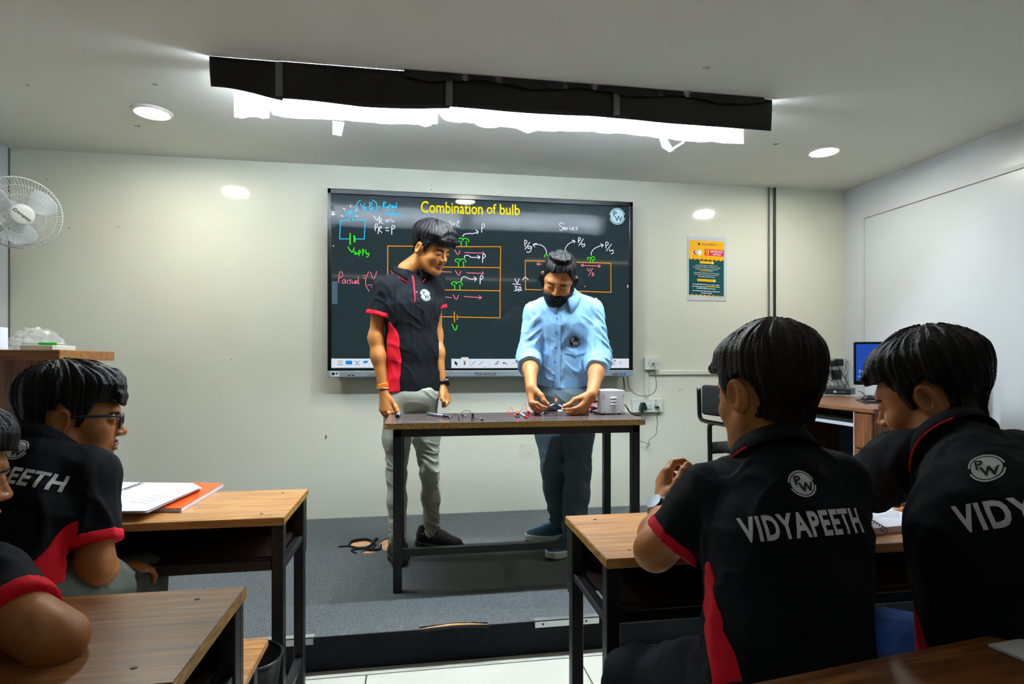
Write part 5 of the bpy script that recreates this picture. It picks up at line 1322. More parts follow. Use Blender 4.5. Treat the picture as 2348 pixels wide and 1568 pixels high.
def build_head(M, neck_w, parent, skin, hair, style, brow=True, beard=None, extra=None, h=.0026, heavy=0.0, slit=0.0):
    Mi = M.inverted(); n = Mi @ Vector(neck_w)
    n = np.array(n) if n.z > -.27 else np.array(n * (.27 / abs(n.z)))
    F = head_field(n, h, heavy, slit)
    V, Q = F.mesh()
    parts = [(V @ np.array(M.to_3x3()).T + np.array(M.translation), Q)]
    out = {'body': parts, 'field': F}
    # hair: the head offset outwards, thick on the crown, limited to the scalp
    crown = np.array([0, -.03, .13])
    def strands(x, y, z, s=style):
        ph = np.arctan2(x - crown[0], y - crown[1] + .01); rr = np.sqrt((x - crown[0]) ** 2 + (y - crown[1]) ** 2 + (z - crown[2]) ** 2)
        if s.get('sweep'): a, b = (x * .8 + y * .6) * 0 + z * 60 + x * s['sweep'] * 40, y * 14 + x * 6
        else: a, b = ph * 9, rr * 16
        amp = s.get('rag', .0035)
        return amp * vnoise(a * 1.0, b, x * 6) + amp * .7 * vnoise(a * 2.6, b * 1.6, x * 9 + 5) + amp * .5 * np.abs(vnoise(a * 6, b * 2.2, z * 12))
    H = head_field(n, h, heavy, 0.0, False); X, Y, Z = H.grids()
    t = style.get('top', .024); sd = style.get('side', .009)
    w = np.clip((Z - .02) / .09, 0, 1); thick = sd + (t - sd) * w * w * (3 - 2 * w)
    fr = np.clip((Y - .0) / .09, 0, 1) * np.clip((Z - .05) / .04, 0, 1); thick = thick + style.get('front', .008) * fr
    thick = np.where((Z < .035) & (Y > -.06), thick * (.45 + .55 * np.clip((Z - .0) / .035, 0, 1)), thick)
    H.d = (H.d - thick).astype(np.float32)
    hl = style.get('line', .060)                                   # forehead hairline height
    fy = style.get('face_y', .034); nape = style.get('nape', -.050); tilt = style.get('tilt', 0.0)
    ax_ = np.abs(X)
    # face: in front of the temple line and below the forehead line
    face = np.minimum(Y - fy - np.clip(Z - .01, -1, .06) * .45, hl + tilt * X + style.get('peak', .0) * (1 - (ax_ / .06) ** 2) - Z)
    # around the ear: nothing below the upper rim of the ear, apart from a short side burn
    ear = np.minimum(Y + .040, .014 - Z)
    burn = np.maximum(np.abs(Y - .024) - .010, -.018 + style.get('burn_len', .0) - Z)
    carve = np.maximum(face, np.minimum(ear, burn))
    hole = (1 - np.sqrt(((Y + .018) / .027) ** 2 + ((Z + .004) / .041) ** 2)) * .02 + np.minimum(ax_ - .045, 0)
    carve = np.maximum(carve, hole)
    back = nape + .030 * np.clip((Y + .11) / .06, 0, 1) - Z         # nape, rising toward the ears
    H.d = np.maximum(H.d, np.maximum(carve, back)).astype(np.float32)
    if extra: extra(H)
    H.displace(strands, .03)
    V, Q = H.mesh(); np_mesh('hair', V, Q, hair, parent, M)
    if brow:
        B = F.clone(.0022)
        B.limit(lambda X, Y, Z: np.maximum(np.maximum(np.abs(Z - .0205 + np.abs(np.abs(X) - .032) * .22) - .0042 + np.clip(np.abs(X) - .030, 0, 1) * .06, np.abs(np.abs(X) - .0325) - .0185), .05 - Y))
        V, Q = B.mesh(); np_mesh('eyebrows', V, Q, hair, parent, M)
        L = F.clone(.0007)
        L.limit(lambda X, Y, Z: np.maximum((np.sqrt((X / .0225) ** 2 + ((Z + .0665) / .0105) ** 2) - 1) * .01, .07 - Y))
        V, Q = L.mesh(); np_mesh('lips', V, Q, style.get('lips', mat('lips', '9a5148', rough=.45)), parent, M)
    if beard == 'full':
        B = F.clone(.0075)
        B.cone((0, .050, -.095), (0, .048, -.140), .040, .022, .02)
        def reg(X, Y, Z):
            low = Z + .044 - np.clip(.055 - np.abs(X), 0, 1) * .0 + np.clip(Y - .02, 0, .1) * .10          # cheek line falls toward the mouth
            mou = np.maximum(np.abs(Z + .0525) - .0065, np.abs(X) - .030)                                   # moustache
            side = np.maximum(np.maximum(np.abs(Y - .016) - .014, Z - .03), .045 - np.abs(X))                # up to the hair
            r = np.minimum(np.minimum(low, mou), np.maximum(side, -.06 - Z))
            mouth = (np.sqrt((X / .018) ** 2 + ((Z + .0695) / .0055) ** 2) - 1) * .006
            neckcut = np.maximum(-.165 + np.clip(.05 - Y, 0, 1) * 1.0 - Z, -.01 - Y)
            return np.maximum(np.maximum(np.maximum(r, -mouth), neckcut), -.012 - Y)
        B.limit(reg); B.displace(lambda x, y, z: .0022 * vnoise(x * 260, y * 260, z * 120), .02)
        V, Q = B.mesh(); np_mesh('beard', V, Q, hair, parent, M)
    elif beard == 'moustache':
        B = F.clone(.0014)
        B.limit(lambda X, Y, Z: np.maximum(np.maximum(np.abs(Z + .0520 + np.abs(X) * .18) - .0022, np.abs(X) - .024), .07 - Y))
        V, Q = B.mesh(); np_mesh('moustache', V, Q, style.get('tache', hair), parent, M)
    return out

def build_eyes(M, parent, look=(0, 1, -.25)):
    lk = Vector(look).normalized()
    for s in (-1, 1):
        c = Vector((s * .031, .0785, .0005)); m = MB()
        E = frame(c, lk.orthogonal(), lk.cross(lk.orthogonal()))
        n = 18; prof = [(.0142 * math.sin(a), .0142 * math.cos(a)) for a in [math.pi * i / 12 for i in range(13)]]
        ob = MB().lathe([(max(r, 1e-5), z) for r, z in prof], M @ E, n, cap=False).build('eye', mat('eye_white', 'c9c4bc', rough=.15), parent, True)
        MB().lathe([(max(.01435 * math.sin(a), 1e-5), .01435 * math.cos(a)) for a in [.42 * i / 4 for i in range(5)]], M @ E, n, cap=False).build('iris', mat('iris', '120a06', rough=.1), ob, True)

# ------------------------------------------------------------------ limbs and hands
def arm_field(el, wr, fingers, r_el=.040, r_wr=.026, h=.0026, palm_r=.0125, upper=None, r_up=.040):
    """forearm with wrist, palm and five fingers; fingers: lists of (point, radius), thumb last"""
    pts = [el, wr] + ([upper] if upper is not None else []) + [p for f in fingers for p, _ in f]
    lo, hi = bounds(pts, .06); F = Field(lo, hi, h)
    if upper is not None: F.cone(upper, el, r_up, r_el * .95, .03)
    mid = Vector(el).lerp(Vector(wr), .35)
    F.cone(el, mid, r_el, r_el * .98, .03); F.cone(mid, wr, r_el * .98, r_wr, .03)
    for i, f in enumerate(fingers):
        P = [Vector(p) for p, _ in f]; R = [r for _, r in f]
        root = Vector(wr) + (P[0] - Vector(wr)) * .12
        F.cone(root, P[0], palm_r * (1.15 if i < 4 else 1.05), R[0] * 1.18, .016)
        for a in range(len(P) - 1): F.cone(P[a], P[a + 1], R[a], R[a + 1], .0045)
    return F
def pxf(crop, pts):
    """finger joints from (x, y, t, r) in a crop"""
    ox, oy, s = crop
    return [(at_t(ox + x / s, oy + y / s, t), r) for x, y, t, r in pts]
def nails(fingers, parent, nrm):
    for f in fingers:
        a, b = Vector(f[-2][0]), Vector(f[-1][0]); r = f[-1][1]; d = (b - a).normalized()
        n = (Vector(nrm) - d * Vector(nrm).dot(d)).normalized(); c = b + d * r * .35 + n * r * .80
        s = d.cross(n)
        MB().prism([(.55 * r * math.cos(q) * 1.1, .7 * r * math.sin(q)) for q in [2 * math.pi * k / 12 for k in range(12)]], frame(c, s, d), r * .16).build('nail', mat('nail', 'c98e78', rough=.3), parent)

# ------------------------------------------------------------------ clothes
def torso_field(P, h=.006, loose=0.0, pad=.12):
    """P: pelvis, waist, chest, neck, sh_r, sh_l, front, radii; returns the field with trunk, shoulders and sleeves"""
    pts = [P['pelvis'], P['chest'], P['neck'], P['sh_r'], P['sh_l'], P['sl_r'], P['sl_l'], P.get('hem', P['pelvis'])]
    lo, hi = bounds(pts, pad + .08); F = Field(lo, hi, h); fr = P['front']; g = loose
    rp, rw, rc, ff = P.get('rp', .150), P.get('rw', .135), P.get('rc', .160), P.get('flat', .66)
    F.cone(P['pelvis'], P['waist'], rp + g, rw + g, .05, fr, ff); F.cone(P['waist'], P['chest'], rw + g, rc + g, .05, fr, ff)
    up = (Vector(P['neck']) - Vector(P['chest']))
    F.cone(P['chest'], Vector(P['chest']) + up * .5, rc + g, rc * .70, .05, fr, ff)
    rs = P.get('rs', .046)
    F.cone(P['sh_r'], P['sh_l'], rs + g * .6, rs + g * .6, .04)
    nk = P.get('rn', .036)
    F.cone(P['neck'], P['sh_r'], nk, rs * .85 + g * .5, .03); F.cone(P['neck'], P['sh_l'], nk, rs * .85 + g * .5, .03)
    for s in ('r', 'l'):
        F.cone(P['sh_' + s], P['sl_' + s], P.get('rsl0', .060) + g, P.get('rsl1', .056) + g, .035)
    return F
def fold_fn(seed, amp=.006, scale=9, squash=(1, 1, .45)):
    """soft drape plus sharper creases that run mostly along z"""
    def fn(x, y, z):
        a = vnoise(x * scale + seed, y * scale, z * scale * squash[2] + seed * 2)
        wx, wz = x + .02 * a, z + .03 * vnoise(x * 7 + seed, y * 7, z * 5)
        c = 1 - np.abs(vnoise(wx * scale * 1.9 + 7 + seed, y * scale * 1.9, wz * scale * .75)) * 3.2
        e = 1 - np.abs(vnoise(wx * scale * 1.3 + 31 + seed, y * scale * 1.3, (wz + x * .7) * scale * 2.2)) * 3.6
        return amp * (a * .6 - np.clip(c, 0, 1) * .75 - np.clip(e, 0, 1) * .5)
    return fn
def crease_fn(seed, amp, bands, base=.0025):
    """cross creases of trouser cloth around the heights in bands (height, spread, weight)"""
    def fn(x, y, z):
        w = sum(k * np.exp(-((z - h0) / s0) ** 2) for h0, s0, k in bands)
        a = vnoise(x * 9 + seed, y * 9, z * 7)
        c = 1 - np.abs(vnoise(x * 11 + seed, y * 11 + 3, (z + .05 * a + .3 * x) * 34)) * 2.6
        return base * vnoise(x * 13, y * 13 + seed, z * 6) - amp * w * np.clip(c, 0, 1) + amp * .35 * w
    return fn
def cut_sleeve(F, sh, sl, extra=.0):
    """flat sleeve opening: remove what lies past the sleeve end, only around the arm"""
    a = np.array(sh); b = np.array(sl); n = (b - a) / np.linalg.norm(b - a)
    sl_, X, Y, Z = F.sub(b - .13, b + .13)
    past = (X - b[0]) * n[0] + (Y - b[1]) * n[1] + (Z - b[2]) * n[2]
    px_, py_, pz_ = X - b[0], Y - b[1], Z - b[2]; t = past
    rad = np.sqrt(np.maximum(px_ ** 2 + py_ ** 2 + pz_ ** 2 - t ** 2, 0))
    zone = rad - .066
    F.d[sl_] = np.where(zone < 0, np.maximum(F.d[sl_], past), F.d[sl_])
def cuff_mesh(F, sh, sl, width, name, material, parent, out=.002, rad=.072):
    a = np.array(sh); b = np.array(sl); n = (b - a) / np.linalg.norm(b - a)
    C = F.clone(out)
    def reg(X, Y, Z):
        t = (X - b[0]) * n[0] + (Y - b[1]) * n[1] + (Z - b[2]) * n[2]
        r = np.sqrt(np.maximum((X - b[0]) ** 2 + (Y - b[1]) ** 2 + (Z - b[2]) ** 2 - t ** 2, 0))
        return np.maximum(np.maximum(-width - t, t - .003), r - rad)
    C.limit(reg); V, Q = C.mesh(); return np_mesh(name, V, Q, material, parent)
def panel_mesh(F, reg, name, material, parent, out=.0015):
    C = F.clone(out); C.limit(reg); V, Q = C.mesh(); return np_mesh(name, V, Q, material, parent)

def collar(neck, up, front, parent, m, piping=None, r=.064, h=.036, gap=.35, point=.030, spread=.018, lift=0.0):
    """folded collar around the neck, open at the front"""
    u = Vector(up).normalized(); f = Vector(front); f = (f - u * f.dot(u)).normalized(); s = f.cross(u)
    c = Vector(neck) + u * lift
    def ring(a, rr, hh): return c + (f * math.cos(a) + s * math.sin(a)) * rr + u * hh
    N = 40; mb = MB(); edge = []
    prof_n = 6
    for i in range(N + 1):
        a = gap + (2 * math.pi - 2 * gap) * i / N
        near = max(0, 1 - min(a - gap, 2 * math.pi - gap - a) / .9)       # 1 at the front points
        drop = h * .95 + point * near ** 1.5; outw = spread + .012 * near
        fr_dip = -.020 * (math.cos(a) * .5 + .5)                          # the front sits lower
        prof = [(r * .93, -.006 + fr_dip), (r * .96, h * .6 + fr_dip), (r + .004, h + fr_dip), (r + .010, h * .96 + fr_dip), (r + outw * .8, h - drop * .55 + fr_dip), (r + outw, h - drop + fr_dip)]
        for rr, hh in prof: mb.v.append(tuple(ring(a, rr, hh)))
        edge.append(ring(a, r + outw + .001, h - drop + fr_dip))
    for i in range(N):
        for k in range(prof_n - 1):
            o = i * prof_n + k; mb.f.append((o, o + prof_n, o + prof_n + 1, o + 1))
    ob = mb.build('collar', m, parent, True, .0025)
    if piping:
        k = int(N * .33)
        for e in (edge[:k], edge[-k:]): MB().tube(e, .0022, 6).build('collar_piping', piping, parent, True)
    return ob

def decal(bvh, name, material, vs, fs, center, ax, ay, direction, parent, lift=.0016, maxlen=.006):
    """flat print wrapped onto a cloth mesh by projecting along direction"""
    bm = bmesh.new(); q = [bm.verts.new((v[0], v[1], 0)) for v in vs]
    for f in fs:
        try: bm.faces.new([q[i] for i in f])
        except ValueError: pass
    bmesh.ops.triangulate(bm, faces=bm.faces[:])
    for _ in range(4):
        L = [e for e in bm.edges if e.calc_length() > maxlen]
        if not L: break
        bmesh.ops.subdivide_edges(bm, edges=L, cuts=1); bmesh.ops.triangulate(bm, faces=bm.faces[:])
    d = Vector(direction).normalized(); ax = Vector(ax); ay = Vector(ay); c = Vector(center)
    for v in bm.verts:
        o = c + ax * v.co.x + ay * v.co.y - d * .25
        hit, nn, _, _ = bvh.ray_cast(o, d, .6)
        v.co = (hit - d * lift) if hit else (o + d * .25)
    me = bpy.data.meshes.new(name); bm.to_mesh(me); bm.free()
    return link(name, me, material, parent, True)
def badge_shapes(r):
    n = 36; disc = ([(r * .84 * math.cos(2 * math.pi * k / n), r * .84 * math.sin(2 * math.pi * k / n)) for k in range(n)], [tuple(range(n))])
    rv, rf = [], []
    for a0, a1 in ((.25, 3.0), (3.45, 6.1)):
        o = len(rv)
        for i in range(17):
            a = a0 + (a1 - a0) * i / 16
            for q in (.91, 1.02): rv.append((r * q * math.cos(a), r * q * math.sin(a)))
        for i in range(16): rf.append((o + 2 * i, o + 2 * i + 1, o + 2 * i + 3, o + 2 * i + 2))
    lv, lf = [], []
    for ch, cx, cy in (('P', -.30, .28), ('W', .2, -.28)):
        vs, fs = text_mesh(ch, 1.0, .025); xs = [v[0] for v in vs]; ys = [v[1] for v in vs]; mx, my = (max(xs) + min(xs)) / 2, (max(ys) + min(ys)) / 2
        o = len(lv); lv += [((v[0] - mx) * .95 * r + cx * r, (v[1] - my) * .95 * r + cy * r) for v in vs]; lf += [tuple(i + o for i in f) for f in fs]
    return disc, (rv, rf), (lv, lf)
def badge(bvh, r, c, ax, ay, d, parent, light, dark):
    disc, ring, let = badge_shapes(r)
    decal(bvh, 'badge', light, *disc, c, ax, ay, d, parent, .0016); decal(bvh, 'badge_ring', light, *ring, c, ax, ay, d, parent, .0016)
    decal(bvh, 'badge_letters', dark, *let, c, ax, ay, d, parent, .0034)
def print_text(bvh, s, width, c, ax, ay, d, parent, material, height=None, bold=.02):
    vs, fs = text_mesh(s, 1.0, bold, 'CENTER', 1.12); xs = [v[0] for v in vs]; ys = [v[1] for v in vs]
    k = width / (max(xs) - min(xs)); ky = k if height is None else height / (max(ys) - min(ys)); my = (max(ys) + min(ys)) / 2; mx = (max(xs) + min(xs)) / 2
    return decal(bvh, 'lettering', material, [((v[0] - mx) * k, (v[1] - my) * ky) for v in vs], fs, c, ax, ay, d, parent)
def bvh_of(ob):
    me = ob.data; return BVHTree.FromPolygons([v.co[:] for v in me.vertices], [tuple(p.vertices) for p in me.polygons])

def leg_field(hip_c, legs, front, rp=.145, h=.006, flat=.72, waist=None):
    """trousers: legs = [(hip, knee, ankle, r_hip, r_knee, r_ankle)]"""
    pts = [hip_c] + [p for L in legs for p in L[:3]]
    lo, hi = bounds(pts, .2); F = Field(lo, hi, h)
    F.ell(hip_c, (rp, rp * .9, rp * .75), .04)
    if waist is not None: F.cone(hip_c, waist, rp * .98, rp * .92, .04, front, flat)
    for (a, b, c, ra, rb, rc) in legs:
        m = Vector(a).lerp(Vector(b), .45)
        F.cone(a, m, ra, ra * .88 + rb * .12, .03); F.cone(m, b, ra * .88 + rb * .12, rb, .03)
        m = Vector(b).lerp(Vector(c), .35)
        F.cone(b, m, rb, rb * .98, .03); F.cone(m, c, rb * .98, rc, .03)
    return F
def shoe(pos, fwd, upper, sole, parent, L=.27, name='shoe', extra=None, sole_h=.026, h=.004):
    """pos: ground point below the ankle"""
    f = Vector(fwd); f.z = 0; f.normalize(); r = Vector((f.y, -f.x, 0))
    M = Matrix(((r.x, f.x, 0, pos[0]), (r.y, f.y, 0, pos[1]), (0, 0, 1, pos[2]), (0, 0, 0, 1)))
    k = L / .27
    F = Field((-.08, -.12, -.01), (.08, .22, .16), h)
    F.cone((0, -.048 * k, .050), (0, .05 * k, .046), .036, .041, .03); F.cone((0, .05 * k, .046), (.004, .150 * k, .034), .041, .030, .03)
    F.cone((0, -.040, .055), (0, -.034, .105), .037, .038, .03)
    if extra: extra(F)
    U = F.clone(); U.limit(lambda X, Y, Z: sole_h - .003 - Z + X * 0 + Y * 0); U.plane((0, -.03, .118), (0, -.35, 1))
    V, Q = U.mesh(); up = np_mesh(name, V, Q, upper, parent, M)
    S = F.clone(.005); 
    # footprint: project the widest outline down
    fp = S.d[:, :, :].min(axis=2, keepdims=True)
    X, Y, Z = S.grids(); top = sole_h + .010 * np.clip((Y - .10) / .08, 0, 1) + .006 * np.clip((-.02 - Y) / .06, 0, 1)
    toe = .012 * np.clip((Y - .12) / .07, 0, 1) ** 2
    S.d = np.maximum(np.maximum(np.broadcast_to(fp, S.d.shape), Z - top), .001 + toe - Z).astype(np.float32)
    V, Q = S.mesh(); np_mesh('sole', V, Q, sole, up, M)
    return up, M

def body_mesh(parts, P, material, parent, loose=-.022):
    """skin: the visible parts plus a trunk inside the clothes, stitched into one surface"""
    T = torso_field(P, .011, loose); parts = [T.mesh()] + parts
    V, F = join_np(parts); offs = np.cumsum([0] + [len(v) for v, _ in parts])
    t = V[offs[0]:offs[1]]; extra = []
    for k in range(1, len(parts)):
        q = V[offs[k]:offs[k + 1]]; c = t.mean(0)
        order = np.argsort(((q - c) ** 2).sum(1))[:60]
        best = None
        for i in order:
            d = ((t - q[i]) ** 2).sum(1); j = int(d.argmin())
            if best is None or d[j] < best[0]: best = (d[j], int(i), j)
        i, j = best[1], best[2]
        fi = parts[k][1][(parts[k][1] == i).any(1)][0]; fj = parts[0][1][(parts[0][1] == j).any(1)][0]
        i2 = int(fi[(list(fi).index(i) + 1) % 4]); j2 = int(fj[(list(fj).index(j) + 1) % 4])
        extra.append([offs[k] + i, offs[k] + i2, j2, j])
    F = np.concatenate([F, np.array(extra)])
    return np_mesh('body', V, F, material, parent)
# ================================================================== the standing student
SKIN1 = skin_mat('skin_warm', 'ad7039'); SKIN2 = skin_mat('skin_teacher', 'ae7242'); SKIN3 = skin_mat('skin_deep', '9c6436')
HAIRB = hair_mat('hair_black', '0b0c10'); HAIRBR = hair_mat('hair_brown_black', '140f0c')
M_POLO = mat('polo_black', '0d1116', rough=.85, bump=.25, bscale=900, spec=.18, noise=.12, nscale=14)
M_PRED = mat('polo_red', 'cf1026', rough=.8, bump=.2, bscale=900, spec=.25)
M_PRINT = mat('print_white', 'c4cdd0', rough=.7, noise=.12, nscale=120)
M_PRINTD = mat('print_dark', '171b20', rough=.8)

def standing_student():
    root = thing('person', 'standing student in a black and red polo looking down at the table', 'person', at_z(945, 1262, PLAT))
    tN = 2.97
    front = dirc(.50, .86, 0)
    P = dict(pelvis=at_t(944, 880, 2.985), waist=at_t(945, 800, 2.98), chest=at_t(942, 700, 2.97), neck=at_t(936, 626, 2.97),
             sh_r=at_t(884, 660, 2.905), sh_l=at_t(990, 656, 3.04), sl_r=at_t(868, 724, 2.90), sl_l=at_t(1000, 708, 3.06),
             front=front, rp=.128, rw=.122, rc=.132, flat=.74, hem=at_t(944, 925, 2.98), rsl0=.047, rsl1=.051)
    F = torso_field(P, .0045, .006)
    F.cone(P['pelvis'], at_t(945, 930, 2.98), .136, .140, .04, front, .78)
    F.displace(fold_fn(3, .0062, 9), .04)
    cut_sleeve(F, P['sh_r'], P['sl_r']); cut_sleeve(F, P['sh_l'], P['sl_l'])
    F.plane(at_t(944, 900, 2.84), (.0, .0, -1.0))
    V, Q = F.mesh(); shirt = np_mesh('polo_shirt', V, Q, M_POLO, root)
    cuff_mesh(F, P['sh_r'], P['sl_r'], .020, 'sleeve_cuff', M_PRED, root); cuff_mesh(F, P['sh_l'], P['sl_l'], .018, 'sleeve_cuff', M_PRED, root)
    # red side panel below the right arm
    rgt = front.cross(UV)
    c0 = P['waist']
    def reg(X, Y, Z):
        s = (X - c0.x) * rgt.x + (Y - c0.y) * rgt.y; f = (X - c0.x) * front.x + (Y - c0.y) * front.y
        zt = at_t(900, 700, 2.9).z
        wdt = .050 - np.clip((Z - (zt - .16)) / .16, 0, 1) * .045
        return np.maximum(np.maximum(np.abs(f - .030) - wdt, .06 - s), np.maximum(Z - zt, s - .142))
    panel_mesh(F, reg, 'side_panel', M_PRED, root)
    # hem line
    zh = at_t(944, 900, 2.84).z
    panel_mesh(F, lambda X, Y, Z: np.maximum(zh + .022 - Z - .003, Z - zh - .022) + X * 0 + Y * 0, 'hem_seam', M_POLO, root, .0012)
    up = (P['neck'] - P['chest']).normalized()
    collar(at_t(937, 622, 2.965), (up + front * .25).normalized(), front, root, M_POLO, M_PRED, r=.062, h=.034, gap=.42, point=.030, spread=.022)
    # placket with red edge and buttons
    bv = bvh_of(shirt)
    ax = -rgt; ay = UV
    pc0 = at_t(957, 668, 2.86)
    decal(bv, 'placket_edge', M_PRED, [(-.012, -.05), (-.006, -.05), (.004, .085), (-.006, .085)], [(0, 1, 2, 3)], pc0, ax, ay, -front, root, .003)
    decal(bv, 'placket', M_POLO, [(-.006, -.055), (.016, -.055), (.016, .06), (-.004, .06)], [(0, 1, 2, 3)], pc0, ax, ay, -front, root, .002)
    for dz in (-.035, .0):
        decal(bv, 'button', mat('button_dark', '2a2022', rough=.3), [(.005 + .005 * math.cos(k * .7), dz + .005 * math.sin(k * .7)) for k in range(9)], [tuple(range(9))], pc0, ax, ay, -front, root, .0035)
    badge(bv, .030, at_t(985, 674, 2.86), ax, ay, -front, root, mat('badge_pale', '98a2a6', rough=.75), M_PRINTD)
    # trousers
    M_TR = mat('grey_denim', 'a6aa9c', rough=.85, noise=.22, nscale=9, bump=.3, bscale=700, spec=.2)
    legs = [(at_t(913, 930, 2.94), at_t(909, 1090, 2.92), at_t(912, 1252, 2.90), .073, .045, .038), (at_t(968, 930, 3.02), at_t(986, 1085, 3.01), at_t(992, 1240, 3.05), .073, .046, .038)]
    L = leg_field(at_t(942, 905, 2.985), legs, front, .135, .0055, .74, at_t(944, 865, 2.985))
    creases = crease_fn(2, .0075, ((PLAT + .45, .13, 1), (PLAT + .10, .12, 1.2), (PLAT + .83, .07, .8)))
    L.displace(creases, .03); L.plane((0, 0, PLAT + .062), (0, 0, -1)); L.plane((0, 0, at_t(944, 880, 2.9).z), (0, 0, 1))
    V, Q = L.mesh(); np_mesh('trousers', V, Q, M_TR, root)
    # shoes
    MU = mat('shoe_black', '101214', rough=.6, bump=.3, bscale=300); MS = mat('shoe_sole_black', '0a0a0b', rough=.6)
    MY = mat('shoe_yellow', 'd8b010', rough=.5)
    for (u, v, t_, fd) in ((912, 1240, 2.92, dirc(.28, 1, 0)), (990, 1230, 3.06, dirc(1, .45, 0))):
        p = at_t(u, v, t_); upo, Ms = shoe((p.x, p.y, PLAT + .001), fd, MU, MS, root, .275)
        MB().tube([Ms @ Vector((.030 * s, -.02 - .002, .095)) for s in (-1, 1)], .004, 6).build('collar_trim', MY, upo)
        for k in range(5):
            MB().tube([Ms @ Vector((s * .020, .02 + k * .016, .090 - k * .006 - .004 * abs(s))) for s in (-1, 0, 1)], .0028, 6).build('lace', mat('lace_black', '1c1d1f', rough=.8), upo)
        MB().tube([Ms @ Vector((.0405, -.030 + .008 * math.cos(a), .066 + .008 * math.sin(a))) for a in [.6 + .45 * k for k in range(11)]], .0022, 5).build('shoe_mark', MY, upo)
    # head
    hc = at_t(989, 572, 2.945)
    M = head_frame(hc, dirc(.82, .50, -.40), dirc(.22, .20, 1.0), .95)
    st = dict(top=.034, side=.012, front=.018, line=.048, peak=.0, nape=-.045, rag=.0042, tilt=-.10, lips=mat('lips_dark', 'a04a4a', rough=.4), tache=mat('thin_tache', '3a2618', rough=.8))
    def fringe(H):
        for k in range(9):
            x = -.055 + k * .0135
            H.cone((x * .8, .045, .118), (x + .006, .108, .070 - .10 * x * .3), .016, .009, .012)
            H.cone((x + .006, .106, .074), (x + .008, .104, .048 - .0), .010, .006, .008)
    hd = build_head(M, at_t(934, 622, 2.975), root, SKIN1, HAIRB, st, True, 'moustache', fringe, slit=.0036)
    build_eyes(M, root, (0, 1, -.35))
    # arms and hands: right hand rests on the corner of the table, left hand hangs loosely closed
    c6 = (840, 840, 10.67)
    f_r = [pxf(c6, [(590, 1040, 2.865, .0105), (665, 1130, 2.86, .0088), (690, 1190, 2.875, .0082), (670, 1230, 2.90, .0075)]),
           pxf(c6, [(505, 1070, 2.86, .0105), (560, 1150, 2.85, .0092), (590, 1200, 2.87, .0085), (590, 1235, 2.90, .0075)]),
           pxf(c6, [(430, 1085, 2.865, .0100), (470, 1160, 2.86, .0088), (500, 1210, 2.88, .0080), (510, 1240, 2.90, .0072)]),
           pxf(c6, [(365, 1060, 2.875, .0095), (400, 1135, 2.875, .0080), (430, 1185, 2.885, .0074), (450, 1215, 2.90, .0068)]),
           pxf(c6, [(655, 860, 2.875, .0125), (725, 1000, 2.86, .0110), (765, 1090, 2.855, .0100), (772, 1160, 2.86, .0085)])]
    Ar = arm_field(at_t(862, 775, 2.905), at_t(880, 896, 2.885), f_r, .0355, .0245, upper=at_t(870, 690, 2.905), r_up=.036)
    c6b = c6
    f_l = [pxf(c6b, [(1880, 800, 2.99, .0100), (1890, 880, 2.965, .0088), (1885, 950, 2.965, .0080), (1882, 985, 2.98, .0072)]),
           pxf(c6b, [(1935, 820, 3.00, .0100), (1965, 900, 2.98, .0090), (1935, 955, 2.97, .0082), (1905, 930, 2.98, .0075)]),
           pxf(c6b, [(1975, 790, 3.02, .0100), (2000, 870, 3.0, .0088), (1960, 930, 2.985, .0080), (1925, 900, 2.99, .0072)]),
           pxf(c6b, [(2000, 740, 3.04, .0095), (2015, 810, 3.03, .0080), (1985, 870, 3.0, .0072), (1950, 850, 3.0, .0068)]),
           pxf(c6b, [(1850, 700, 2.985, .0120), (1860, 800, 2.96, .0105), (1890, 860, 2.955, .0095), (1915, 900, 2.96, .0085)])]
    Al = arm_field(at_t(1000, 768, 3.09), at_t(1012, 884, 3.035), f_l, .033, .0235, upper=at_t(998, 685, 3.06), r_up=.036)
    body_mesh(hd['body'] + [Ar.mesh(), Al.mesh()], P, SKIN1, root)
    # thread bracelet and watch
    e, w = at_t(863, 770, 2.905), at_t(880, 896, 2.885); d = (w - e).normalized(); o1 = d.orthogonal().normalized(); o2 = d.cross(o1)
    for k, (cc, off) in enumerate((('e8a800', -.030), ('d84a10', -.0265), ('e8b400', -.0235), ('c81c10', -.020), ('e8a800', -.0165), ('d9c9c0', -.013))):
        c = w + d * off; MB().tube([c + (o1 * math.cos(a) + o2 * math.sin(a)) * .0305 + d * .004 * math.sin(a + k * .7) for a in [2 * math.pi * q / 24 for q in range(24)]], .0022, 6, closed=True).build('wrist_thread', mat('thread_' + cc, cc, rough=.7), root, True)
    w = at_t(1012, 884, 3.035); e = at_t(1002, 765, 3.09); d = (w - e).normalized(); o1 = (RV - d * RV.dot(d)).normalized(); o2 = d.cross(o1); c = w - d * .016
    wt = MB().tube([c + (o1 * math.cos(a) + o2 * math.sin(a)) * .0285 for a in [2 * math.pi * q / 24 for q in range(24)]], .009, 8, closed=True).build('watch_strap', mat('watch_black', '08090a', rough=.4), root, True)
    MB().cyl(c + o1 * .024, c + o1 * .042, .023, 24).build('watch_case', mat('watch_case', '0b0c0d', rough=.3), wt, 'auto')
    return root
standing_student()

